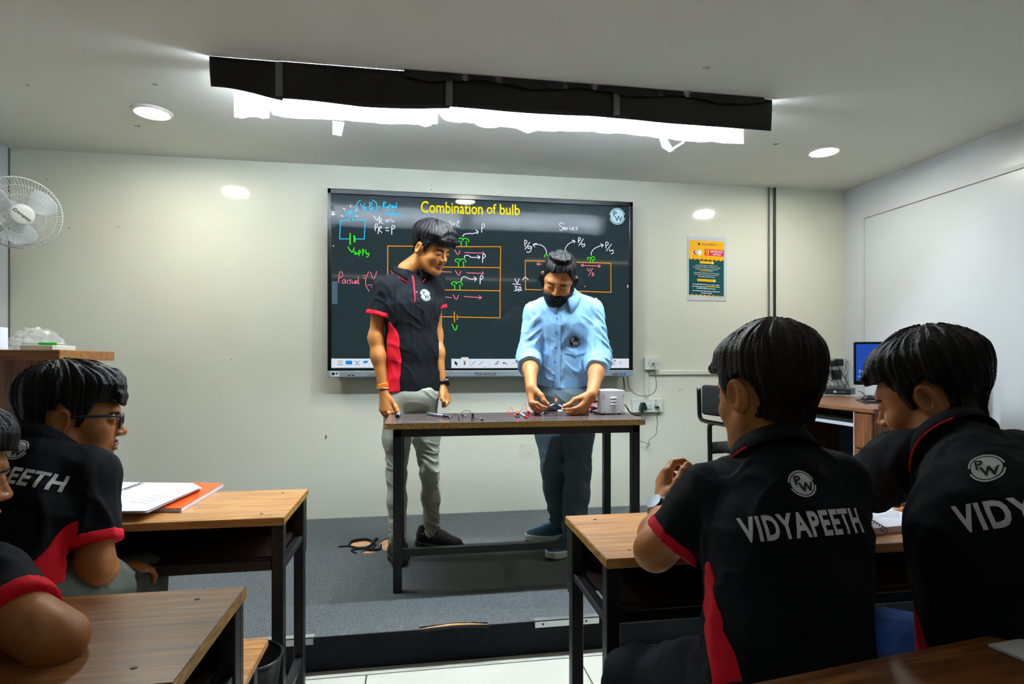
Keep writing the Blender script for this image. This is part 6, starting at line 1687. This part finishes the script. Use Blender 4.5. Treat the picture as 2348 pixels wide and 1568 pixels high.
# ================================================================== the teacher
def teacher():
    root = thing('person', 'bearded teacher in a light blue shirt holding a tiny bulb over the table', 'person', at_z(1285, 1262, PLAT))
    front = dirc(-.06, 1, 0)
    P = dict(pelvis=at_t(1292, 890, 3.13), waist=at_t(1292, 820, 3.11), chest=at_t(1292, 735, 3.07), neck=at_t(1289, 676, 3.04),
             sh_r=at_t(1232, 718, 3.05), sh_l=at_t(1354, 714, 3.05), sl_r=at_t(1214, 818, 3.03), sl_l=at_t(1374, 822, 3.01),
             front=front, rp=.134, rw=.130, rc=.136, flat=.78, rsl0=.056, rsl1=.054, rn=.044, rs=.044, hem=at_t(1292, 900, 3.12))
    wr_r, wr_l = at_t(1218, 889, 2.815), at_t(1357, 903, 2.80)
    F = torso_field(P, .0045, .004, .14)
    cu_r = P['sl_r'].lerp(wr_r, .30); cu_l = P['sl_l'].lerp(wr_l, .30)
    F.cone(P['sl_r'], cu_r, .056, .050, .03); F.cone(P['sl_l'], cu_l, .056, .050, .03)
    F.cone(P['waist'], P['pelvis'], .136, .134, .04, front, .84)
    fd = fold_fn(9, .0085, 10, (1, 1, .5))
    def folds(x, y, z):
        sx = np.abs((x - P['chest'].x))
        arm = np.clip((sx - .12) / .05, 0, 1)
        cr = 1 - np.abs(vnoise(x * 10, y * 10 + 4, (z + sx * .8) * 26)) * 2.4
        return fd(x, y, z) - arm * .008 * np.clip(cr, 0, 1)
    F.displace(folds, .04)
    cut_sleeve(F, P['sl_r'], cu_r); cut_sleeve(F, P['sl_l'], cu_l)
    hx = P['chest'].x
    F.limit(lambda X, Y, Z: (at_t(1292, 893, 3.0).z + np.abs(X - hx) ** 2 * 1.3) - Z + Y * 0)
    M_SH = mat('shirt_blue', '84b4dc', rough=.7, noise=.04, nscale=8, bump=.15, bscale=1100, spec=.3)
    V, Q = F.mesh(); shirt = np_mesh('shirt', V, Q, M_SH, root)
    for a, b in ((P['sl_r'], cu_r), (P['sl_l'], cu_l)): cuff_mesh(F, a, b, .052, 'rolled_cuff', M_SH, root, .006, .074)
    up = (P['neck'] - P['chest']).normalized()
    collar(at_t(1289, 680, 3.02), (up + front * .30).normalized(), front, root, M_SH, None, r=.066, h=.036, gap=.30, point=.040, spread=.030)
    bv = bvh_of(shirt); rgt = front.cross(UV); ax = -rgt
    c0 = at_t(1280, 770, 2.9)
    decal(bv, 'button_placket', M_SH, [(-.014, -.26), (.014, -.26), (.014, .12), (-.014, .12)], [(0, 1, 2, 3)], c0, ax, UV, -front, root, .0025)
    for v in (697, 728, 762, 796, 830, 862, 888):
        c = at_t(1279 - (v - 697) * .05, v, 2.9)
        decal(bv, 'button', mat('button_blue', '2f7fc8', rough=.25), [(.0055 * math.cos(k * .7), .0055 * math.sin(k * .7)) for k in range(9)], [tuple(range(9))], c, ax, UV, -front, root, .0045)
    pk = at_t(1322, 783, 2.9)
    decal(bv, 'chest_pocket', M_SH, [(-.055, .06), (.052, .06), (.052, -.055), (-.002, -.07), (-.055, -.055)], [(0, 1, 2, 3, 4)], pk, ax, UV, -front, root, .003)
    badge(bv, .030, at_t(1319, 782, 2.9), ax, UV, -front, root, mat('badge_navy', '16202c', rough=.6), mat('badge_white', 'd9dde0', rough=.6))
    n = 30
    decal(bv, 'badge_border', MATS['badge_white'], [(.0325 * math.cos(2 * math.pi * k / n), .0325 * math.sin(2 * math.pi * k / n)) for k in range(n)], [tuple(range(n))], at_t(1319, 782, 2.9), ax, UV, -front, root, .0012 + .0018)
    for o in list(root.children):
        if o.name.startswith('badge') and not o.name.startswith('badge_border'):
            for q in o.data.vertices: q.co -= (-front) * .0028
    # trousers
    M_TR = mat('slate_trousers', '52626c', rough=.8, noise=.08, nscale=9, bump=.2, bscale=900, spec=.25)
    legs = [(at_t(1262, 925, 3.14), at_t(1268, 1075, 3.10), at_t(1283, 1200, 3.17), .090, .062, .050), (at_t(1322, 925, 3.12), at_t(1326, 1075, 3.02), at_t(1314, 1236, 2.97), .090, .066, .056)]
    L = leg_field(at_t(1292, 915, 3.13), legs, front, .150, .0055, .78, at_t(1292, 870, 3.13))
    creases = crease_fn(6, .0085, ((PLAT + .42, .10, .6), (PLAT + .14, .09, 1.3), (PLAT + .76, .06, .6)))
    L.displace(creases, .03); L.plane((0, 0, at_t(1292, 872, 3.1).z), (0, 0, 1)); L.plane((0, 0, PLAT + .07), (0, 0, -1))
    V, Q = L.mesh(); np_mesh('trousers', V, Q, M_TR, root)
    MU = mat('shoe_knit_blue', '3f5f7c', rough=.85, bump=.5, bscale=500, spec=.2); MS = mat('shoe_sole_white', 'c9ccd0', rough=.5)
    for (u, v, t_, fdv) in ((1281, 1200, 3.19, dirc(-1, .35, 0)), (1311, 1240, 2.98, dirc(-.75, .85, 0))):
        p = at_t(u, v, t_); shoe((p.x, p.y, PLAT + .001), fdv, MU, MS, root, .285, sole_h=.034)
    # belt line hidden by the shirt hem
    # head bowed over the hands
    hc = at_t(1281, 641, 2.965)
    M = head_frame(hc, dirc(-.17, .80, -.57), dirc(.12, .50, 1.0), .97)
    st = dict(top=.019, side=.005, front=.000, line=.086, peak=-.006, nape=-.05, rag=.0032, tilt=-.16, burn_len=-.03, face_y=.036, lips=mat('lips_rose', '8a4a40', rough=.45))
    def tufts(H):
        for k in range(14):
            a = k * 2.4; x = .045 * math.cos(a); y = .01 + .05 * math.sin(a)
            H.cone((x, y, .135 - 3 * x * x), (x * 1.2 + .006, y * 1.1, .143 - 3 * x * x), .012, .007, .012)
    hd = build_head(M, at_t(1291, 684, 3.05), root, SKIN2, HAIRB, st, True, 'full', tufts, heavy=.004)
    # eyes cast down: lids closed with a lash line
    for s in (-1, 1):
        pts = [M @ Vector((s * .031 + .0145 * q, .0945 - .006 * q * q * 1.2, -.0045 - .0035 * (1 - q * q))) for q in [-1 + .25 * k for k in range(9)]]
        MB().tube(pts, .0013, 5).build('lash_line', HAIRB, root, True)
    c5 = (1190, 840, 11.18)
    f_r = [pxf(c5, [(315, 925, 2.775, .0120), (460, 950, 2.755, .0098), (600, 1040, 2.755, .0088), (720, 1055, 2.76, .0076)]),
           pxf(c5, [(330, 990, 2.79, .0118), (440, 1080, 2.775, .0098), (570, 1120, 2.775, .0088), (660, 1090, 2.785, .0076)]),
           pxf(c5, [(365, 1050, 2.81, .0112), (430, 1145, 2.80, .0095), (540, 1165, 2.80, .0085), (610, 1130, 2.81, .0074)]),
           pxf(c5, [(400, 1090, 2.83, .0102), (450, 1175, 2.82, .0085), (530, 1180, 2.82, .0076), (580, 1150, 2.83, .0068)]),
           pxf(c5, [(460, 660, 2.795, .0150), (575, 740, 2.775, .0120), (635, 870, 2.765, .0108), (725, 945, 2.762, .0086)])]
    Ar = arm_field(P['sl_r'].lerp(wr_r, .12), wr_r, f_r, .0355, .0265, palm_r=.0145)
    f_l = [pxf(c5, [(1560, 1030, 2.765, .0122), (1400, 1085, 2.755, .0098), (1260, 1105, 2.755, .0088), (1135, 1098, 2.76, .0076)]),
           pxf(c5, [(1590, 1120, 2.775, .0120), (1430, 1185, 2.77, .0098), (1310, 1200, 2.775, .0088), (1240, 1175, 2.785, .0076)]),
           pxf(c5, [(1620, 1195, 2.79, .0114), (1470, 1260, 2.785, .0095), (1370, 1265, 2.79, .0085), (1310, 1235, 2.80, .0074)]),
           pxf(c5, [(1640, 1255, 2.81, .0104), (1520, 1310, 2.80, .0085), (1440, 1310, 2.805, .0076), (1400, 1280, 2.815, .0068)]),
           pxf(c5, [(1640, 790, 2.785, .0155), (1430, 850, 2.765, .0125), (1300, 970, 2.758, .0110), (1180, 1008, 2.76, .0086)])]
    Al = arm_field(P['sl_l'].lerp(wr_l, .12), wr_l, f_l, .0365, .0270, palm_r=.0150)
    body_mesh(hd['body'] + [Ar.mesh(), Al.mesh()], P, SKIN2, root)
    nails([f_r[4], f_l[4], f_l[0]], root, dirc(0, .7, .7))
    return root
teacher()
# ================================================================== seated students
M_JEANS = mat('navy_jeans', '10161f', rough=.85, noise=.2, nscale=10, bump=.3, bscale=700, spec=.2)
M_BJEANS = mat('blue_jeans', '1f3f78', rough=.85, noise=.2, nscale=10, bump=.3, bscale=700, spec=.2)
M_GTR = mat('grey_green_trousers', '4b514a', rough=.85, noise=.15, nscale=10, bump=.25, bscale=700, spec=.2)
def relaxed_hand(wr, d, nrm, side, curl=.5, r=.0088):
    """five fingers of a loosely curled hand; d: along the hand, nrm: palm side, side: toward the thumb"""
    d = Vector(d).normalized(); n = Vector(nrm); n = (n - d * n.dot(d)).normalized(); s = Vector(side); s = (s - d * s.dot(d) - n * s.dot(n)).normalized()
    out = []
    for i, (off, L) in enumerate(((.026, .075), (.008, .083), (-.010, .077), (-.027, .062))):
        k = Vector(wr) + d * (.090 - .004 * abs(i - 1)) + s * off
        P = [(k, r * 1.15)]; a = curl * .55
        for j, fr in enumerate((.45, .31, .24)):
            dv = d * math.cos(a) + n * math.sin(a) + s * (off * .6); P.append((P[-1][0] + dv.normalized() * L * fr, r * (1 - .1 * (j + 1)))); a += curl * (.9 + .1 * j)
        out.append(P)
    b = Vector(wr) + d * .030 + s * .028 + n * .008
    P = [(b, r * 1.35), (b + (d * .8 + s * .55 + n * .3).normalized() * .034, r * 1.15), (b + (d * .8 + s * .55 + n * .3).normalized() * .034 + (d + n * .35 + s * .1).normalized() * .030, r * 1.0)]
    P.append((P[-1][0] + (d + n * .5).normalized() * .022, r * .85)); out.append(P)
    return out

def seated(label, P, head, neck_top, style, skin, hair, arms, legs, hip, trousers, base, text=None, bdg=None, panels=(), folds=5, glasses=None, slit=.0034, seat_plane=None, look=(0, 1, 0), hres=.0026, extra=None, cuff_w=.020, collar_kw=None, tex_h=.036, tex_w=.25, rot=0.0):
    root = thing('person', label, 'person', base)
    front = P['front']
    F = torso_field(P, .0055, .006, .14)
    F.displace(fold_fn(folds, .0065, 9), .04)
    for s in ('r', 'l'): cut_sleeve(F, P['sh_' + s], P['sl_' + s])
    V, Q = F.mesh(); shirt = np_mesh('polo_shirt', V, Q, M_POLO, root)
    for s in ('r', 'l'): cuff_mesh(F, P['sh_' + s], P['sl_' + s], cuff_w, 'sleeve_cuff', M_PRED, root, rad=.064)
    for reg in panels: panel_mesh(F, reg, 'side_panel', M_PRED, root)
    up = (Vector(P['neck']) - Vector(P['chest'])).normalized()
    kw = dict(r=.062, h=.034, gap=.42, point=.028, spread=.020); kw.update(collar_kw or {})
    collar(Vector(P['neck']) + up * .012, (up + front * .2).normalized(), front, root, M_POLO, M_PRED, **kw)
    bv = bvh_of(shirt)
    axis = (Vector(P['neck']) - Vector(P['pelvis'])).normalized(); rgt = (Vector(P['sh_r']) - Vector(P['sh_l'])).normalized(); rgt = (rgt - axis * rgt.dot(axis)).normalized()
    bk = axis.cross(rgt).normalized()
    if bk.dot(front) > 0: bk = -bk
    ca, sa = math.cos(rot), math.sin(rot); rgt, axis = rgt * ca + axis * sa, axis * ca - rgt * sa
    if text: print_text(bv, 'VIDYAPEETH', tex_w, text + bk * .05, rgt, axis, -bk, root, M_PRINT, tex_h, .035)
    if bdg: badge(bv, .0225, bdg + bk * .05, rgt, axis, -bk, root, M_PRINT, M_PRINTD)
    hd = build_head(head, neck_top, root, skin, hair, style, True, style.get('beard'), extra, h=hres, slit=slit)
    build_eyes(head, root, look)
    parts = []
    for (upr, el, wr, fingers) in arms: parts.append(arm_field(el, wr, fingers, .036, .0250, h=.003, upper=upr, r_up=.037).mesh())
    body_mesh(hd['body'] + parts, P, skin, root)
    L = leg_field(hip, legs, front, .150, .007, .75)
    L.displace(crease_fn(folds, .006, ((.50, .12, 1.0), (.15, .1, .8))), .03); L.plane((0, 0, .075), (0, 0, -1))
    # cloth presses flat on the bench
    if seat_plane is not None:
        yb0, yb1, zb = seat_plane
        L.limit(lambda X, Y, Z: np.where((Y > yb0) & (Y < yb1), zb - Z, -1.0) + X * 0)
    V, Q = L.mesh(); np_mesh('trousers', V, Q, trousers, root)
    for (a, b, c, *_) in legs:
        f = Vector(front); shoe((c[0], c[1], .001), f, mat('shoe_dark', '0e0f11', rough=.6), mat('shoe_sole_dark', '17181a', rough=.6), root, .27, h=.005)
    return root

def side_region(P, sgn, w0, w1, ztop, zlen, shift=.045):
    """panel on the person's right (sgn=1) or left side, tapering upward"""
    axis = (Vector(P['neck']) - Vector(P['pelvis'])).normalized(); rgt = (Vector(P['sh_r']) - Vector(P['sh_l'])).normalized(); rgt = (rgt - axis * rgt.dot(axis)).normalized()
    fr = Vector(P['front']); fr = (fr - axis * fr.dot(axis)); fr = (fr - rgt * fr.dot(rgt)).normalized(); c = Vector(P['pelvis'])
    top = (Vector(ztop) - c).dot(axis)
    def reg(X, Y, Z):
        x, y, z = X - c.x, Y - c.y, Z - c.z
        s = (x * rgt.x + y * rgt.y + z * rgt.z) * sgn; f = x * fr.x + y * fr.y + z * fr.z; a = x * axis.x + y * axis.y + z * axis.z
        w = w0 + (w1 - w0) * np.clip((top - a) / zlen, 0, 1)
        return np.maximum(np.maximum(np.abs(f + shift) - w, .045 - s), np.maximum(a - top, s - .140))
    return reg

# ---- the boy with glasses (left, second row)
def student_glasses():
    P = dict(pelvis=at_t(25, 1330, 1.27), waist=at_t(28, 1235, 1.29), chest=at_t(48, 1140, 1.32), neck=at_t(98, 1035, 1.36),
             sh_r=at_t(202, 1088, 1.355), sh_l=at_t(-85, 1085, 1.30), sl_r=at_t(222, 1246, 1.31), sl_l=at_t(-110, 1240, 1.36),
             front=dirc(.25, -1, 0), rp=.140, rw=.124, rc=.132, flat=.70, rsl0=.046, rsl1=.041, rn=.048)
    hc = at_t(168, 962, 1.43)
    M = head_frame(hc, dirc(.86, -.50, -.06), dirc(-.12, .0, 1.0), .97)
    st = dict(top=.026, side=.012, front=.018, line=.046, nape=-.060, rag=.0045, beard='moustache', tache=mat('thin_tache', '3a2618'), lips=mat('lips_rose2', '9a5a50', rough=.45))
    def fringe(H):
        for k in range(8):
            x = -.055 + k * .0155
            H.cone((x * .8, .040, .110), (x + .004, .100, .062), .015, .008, .012); H.cone((x + .004, .098, .066), (x + .006, .101, .042), .008, .005, .008)
    wr = at_t(240, 1316, 1.47)
    arms = [(at_t(220, 1216, 1.315), at_t(216, 1300, 1.30), wr, relaxed_hand(wr, dirc(.35, -.9, -.1), (0, 0, -1), dirc(-.5, -.2, .2), .7))]
    knee = at_t(318, 1330, 1.62)
    legs = [(at_t(110, 1392, 1.30), knee, Vector((knee.x + .02, knee.y + .02, .05)), .082, .064, .045), (at_t(-20, 1392, 1.27), at_t(60, 1330, 1.62), Vector((at_t(60, 1330, 1.62).x, -1.95, .05)), .082, .064, .045)]
    root = seated('seated student with glasses looking right from the left desk', P, M, at_t(108, 1030, 1.37), st, SKIN3, HAIRB, arms, legs, at_t(50, 1385, 1.26), M_GTR, (P['pelvis'].x, P['pelvis'].y, .42),
                  text=at_t(-30, 1078, 1.20), bdg=at_t(30, 1028, 1.25), panels=[side_region(P, 1, .012, .085, at_t(165, 1165, 1.36), .18, .055)], folds=4, seat_plane=(-2.54, -2.235, .421), look=(0, 1, 0), extra=fringe, tex_w=.25, rot=-.16)
    # glasses
    MF = mat('glasses_frame', '1c2a38', rough=.3); g = MB()
    ob = None
    for s in (-1, 1):
        pts = [M @ Vector((s * (.033 + .024 * math.copysign(abs(math.cos(a)) ** .7, math.cos(a))), .103 - .010 * abs(.033 + .024 * math.cos(a)) * 8 * .12, -.003 + .019 * math.copysign(abs(math.sin(a)) ** .7, math.sin(a)))) for a in [2 * math.pi * k / 28 for k in range(28)]]
        o = MB().tube(pts, .0022, 8, closed=True).build('glasses_rim', MF, root, True)
        MB().add(pts, [tuple(range(28))]).build('lens', mat('lens_glass', 'cfe0ec', rough=.02, alpha=.22), o)
        MB().tube([M @ Vector((s * .058, .100, .010)), M @ Vector((s * .076, .085, .012)), M @ Vector((s * .084, .03, .010)), M @ Vector((s * .086, -.020, .006))], [.0035, .004, .0035, .002], 8).build('glasses_arm', MF, root, True)
    MB().tube([M @ Vector((-.010, .104, .004)), M @ Vector((0, .107, .007)), M @ Vector((.010, .104, .004))], .002, 6).build('glasses_bridge', MF, root, True)
    # paper in the lap
    c = at_t(262, 1322, 1.52)
    q = [c + Vector((-.05, -.03, 0)), c + Vector((.05, -.05, -.01)), c + Vector((.06, .05, .0)), c + Vector((-.04, .06, .008))]
    lp = MB().add(q, [(0, 1, 2, 3)]).build('paper_sheet', M_PAGE, None, False, .0015)
    tag(lp, 'crumpled white paper in the lap of the student with glasses', 'paper')
student_glasses()

# ---- the boy cut off at the left edge, leaning on the near desk
def student_edge():
    P = dict(pelvis=Vector((-.88, -3.16, .50)), waist=Vector((-.86, -3.07, .58)), chest=Vector((-.82, -2.95, .67)), neck=Vector((-.80, -2.745, .755)),
             sh_r=at_t(-30, 1335, .93), sh_l=Vector((-.95, -2.80, .72)), sl_r=at_t(42, 1420, .88), sl_l=Vector((-1.04, -2.72, .68)),
             front=Vector((.1, 1, 0)), rp=.145, rw=.130, rc=.120, flat=.70, rsl0=.046, rsl1=.047)
    hc = at_t(-150, 1100, 1.02)
    M = head_frame(hc, dirc(.55, -.80, -.14), dirc(.02, -.10, 1.0), .97)
    st = dict(top=.026, side=.012, front=.010, line=.056, nape=-.070, rag=.006)
    el = at_t(128, 1466, .855); wr = Vector((-.80, -2.60, .735))
    wl = Vector((-.95, -2.62, .70))
    arms = [(at_t(32, 1405, .885), el, wr, relaxed_hand(wr, (-.8, .5, .15), (0, .3, -1), (0, 1, .2), .8)), (Vector((-1.02, -2.73, .695)), Vector((-1.09, -2.66, .705)), wl, relaxed_hand(wl, (.8, .4, .1), (0, 0, -1), (0, 1, 0), .8))]
    legs = [(Vector((-.78, -3.12, .50)), Vector((-.76, -2.76, .50)), Vector((-.76, -2.72, .05)), .082, .060, .045), (Vector((-.98, -3.12, .50)), Vector((-1.0, -2.76, .50)), Vector((-1.0, -2.72, .05)), .082, .060, .045)]
    seated('student cut off at the left edge leaning an elbow on the desk', P, M, at_t(-150, 1225, .98), st, SKIN3, HAIRB, arms, legs, Vector((-.88, -3.17, .52)), M_JEANS, (-.88, -3.16, .42), folds=8, seat_plane=(-3.37, -3.07, .421), cuff_w=.022)
student_edge()

# ---- the boy seen from behind right of the aisle
def student_back():
    P = dict(pelvis=at_t(1805, 1545, .99), waist=at_t(1806, 1400, 1.01), chest=at_t(1800, 1230, 1.05), neck=at_t(1775, 1058, 1.10),
             sh_r=at_t(1908, 1112, 1.10), sh_l=at_t(1636, 1135, 1.115), sl_r=at_t(1922, 1240, 1.20), sl_l=at_t(1541, 1243, 1.13),
             front=dirc(-.12, -1, 0), rp=.144, rw=.122, rc=.130, flat=.72, rsl0=.049, rsl1=.052, rn=.050)
    hc = at_t(1757, 905, 1.155)
    M = head_frame(hc, dirc(-.34, -.93, -.12), dirc(.05, .0, 1.0), .98)
    st = dict(top=.026, side=.014, front=.004, line=.054, nape=-.078, rag=.004)
    def fringe(H):
        for k in range(7):
            x = -.05 + k * .0165
            H.cone((x * .8, .035, .108), (x - .004, .096, .062), .014, .007, .012)
    el = at_t(1501, 1262, 1.17); wr = at_t(1520, 1168, 1.36)
    er = at_t(1915, 1292, 1.27); w2 = at_t(1880, 1220, 1.42)
    arms = [(at_t(1548, 1230, 1.13), el, wr, relaxed_hand(wr, dirc(.16, -.5, .62), dirc(.9, 0, -.2), dirc(0, -.3, 1), .8)), (at_t(1920, 1222, 1.19), er, w2, relaxed_hand(w2, dirc(-.3, -1, .1), (0, 0, -1), dirc(-1, 0, 0), .7))]
    k1 = at_t(1462, 1568, 1.20)
    legs = [(at_t(1715, 1580, 1.02), k1, Vector((k1.x, k1.y + .10, .05)), .080, .066, .046), (at_t(1850, 1590, 1.03), at_t(1850, 1540, 1.40), Vector((.86, -2.32, .05)), .085, .064, .046)]
    root = seated('student seen from behind with VIDYAPEETH on his black polo, nearest the aisle', P, M, at_t(1772, 1050, 1.12), st, SKIN1, HAIRBR, arms, legs, at_t(1785, 1585, .99), M_JEANS, (P['pelvis'].x, P['pelvis'].y, .42),
           text=at_t(1866, 1200, .92), bdg=at_t(1841, 1108, .98), panels=[side_region(P, -1, .010, .058, at_t(1650, 1290, 1.08), .20)], folds=6, seat_plane=(-2.97, -2.65, .421), extra=fringe, tex_w=.205, tex_h=.041, rot=.16)
    # steel watch
    d = (wr - el).normalized(); o1 = d.orthogonal().normalized(); o2 = d.cross(o1); c = wr - d * .012
    MB().tube([c + (o1 * math.cos(a) + o2 * math.sin(a)) * .030 for a in [2 * math.pi * q / 24 for q in range(24)]], .0055, 8, closed=True).build('watch_strap', M_STEEL, root, True)
    c2 = c + dirc(-.6, .3, .7) * .030; MB().cyl(c2, c2 + dirc(-.6, .3, .7) * .009, .019, 20).build('watch_case', mat('watch_dark', '20242c', rough=.15, metal=.5), root, 'auto')
student_back()

# ---- the boy at the right edge looking down at his notebook
def student_right():
    P = dict(pelvis=at_t(2310, 1530, 1.02), waist=at_t(2308, 1395, 1.02), chest=at_t(2285, 1220, 1.01), neck=at_t(2190, 1030, 1.13),
             sh_r=at_t(2350, 1085, 1.05), sh_l=at_t(2070, 1062, 1.20), sl_r=at_t(2500, 1225, 1.08), sl_l=at_t(1975, 1118, 1.33),
             front=dirc(-.45, -1, 0), rp=.150, rw=.142, rc=.146, flat=.70, rsl0=.056, rsl1=.053, rn=.050)
    hc = at_t(2134, 912, 1.23)
    M = head_frame(hc, dirc(-.62, -.72, -.30), dirc(-.05, -.05, 1.0), .98)
    st = dict(top=.028, side=.012, front=.004, line=.056, nape=-.070, rag=.005)
    def fringe(H):
        for k in range(7):
            x = -.05 + k * .0165
            H.cone((x * .8, .035, .112), (x - .006, .094, .070), .015, .008, .012)
    el = at_t(1940, 1150, 1.42); wr = at_t(1950, 1165, 1.62)
    er = at_t(2560, 1330, 1.15); w2 = Vector((1.38, -2.38, .70))
    arms = [(at_t(1980, 1108, 1.32), el, wr, relaxed_hand(wr, dirc(.5, -.8, 0), (0, 0, -1), dirc(.8, .4, 0), .8)), (at_t(2490, 1215, 1.08), er, w2, relaxed_hand(w2, (-.2, 1, 0), (0, 0, -1), (-1, 0, 0), .8))]
    legs = [(at_t(2215, 1550, 1.05), at_t(2050, 1478, 1.20), Vector((.90, -2.40, .05)), .080, .062, .046), (at_t(2390, 1570, 1.03), at_t(2300, 1500, 1.35), Vector((1.20, -2.35, .05)), .080, .062, .046)]
    seated('student at the right edge bending over the small spiral notebook', P, M, at_t(2186, 1030, 1.14), st, SKIN3, HAIRB, arms, legs, at_t(2305, 1570, 1.03), M_BJEANS, (P['pelvis'].x, P['pelvis'].y, .42),
           text=at_t(2440, 1160, .90), bdg=at_t(2290, 1078, .99), panels=[side_region(P, -1, .012, .060, at_t(2110, 1185, 1.08), .22, .085)], folds=11, seat_plane=(-2.97, -2.65, .421), extra=fringe, tex_w=.24, tex_h=.042, rot=.14)
student_right()
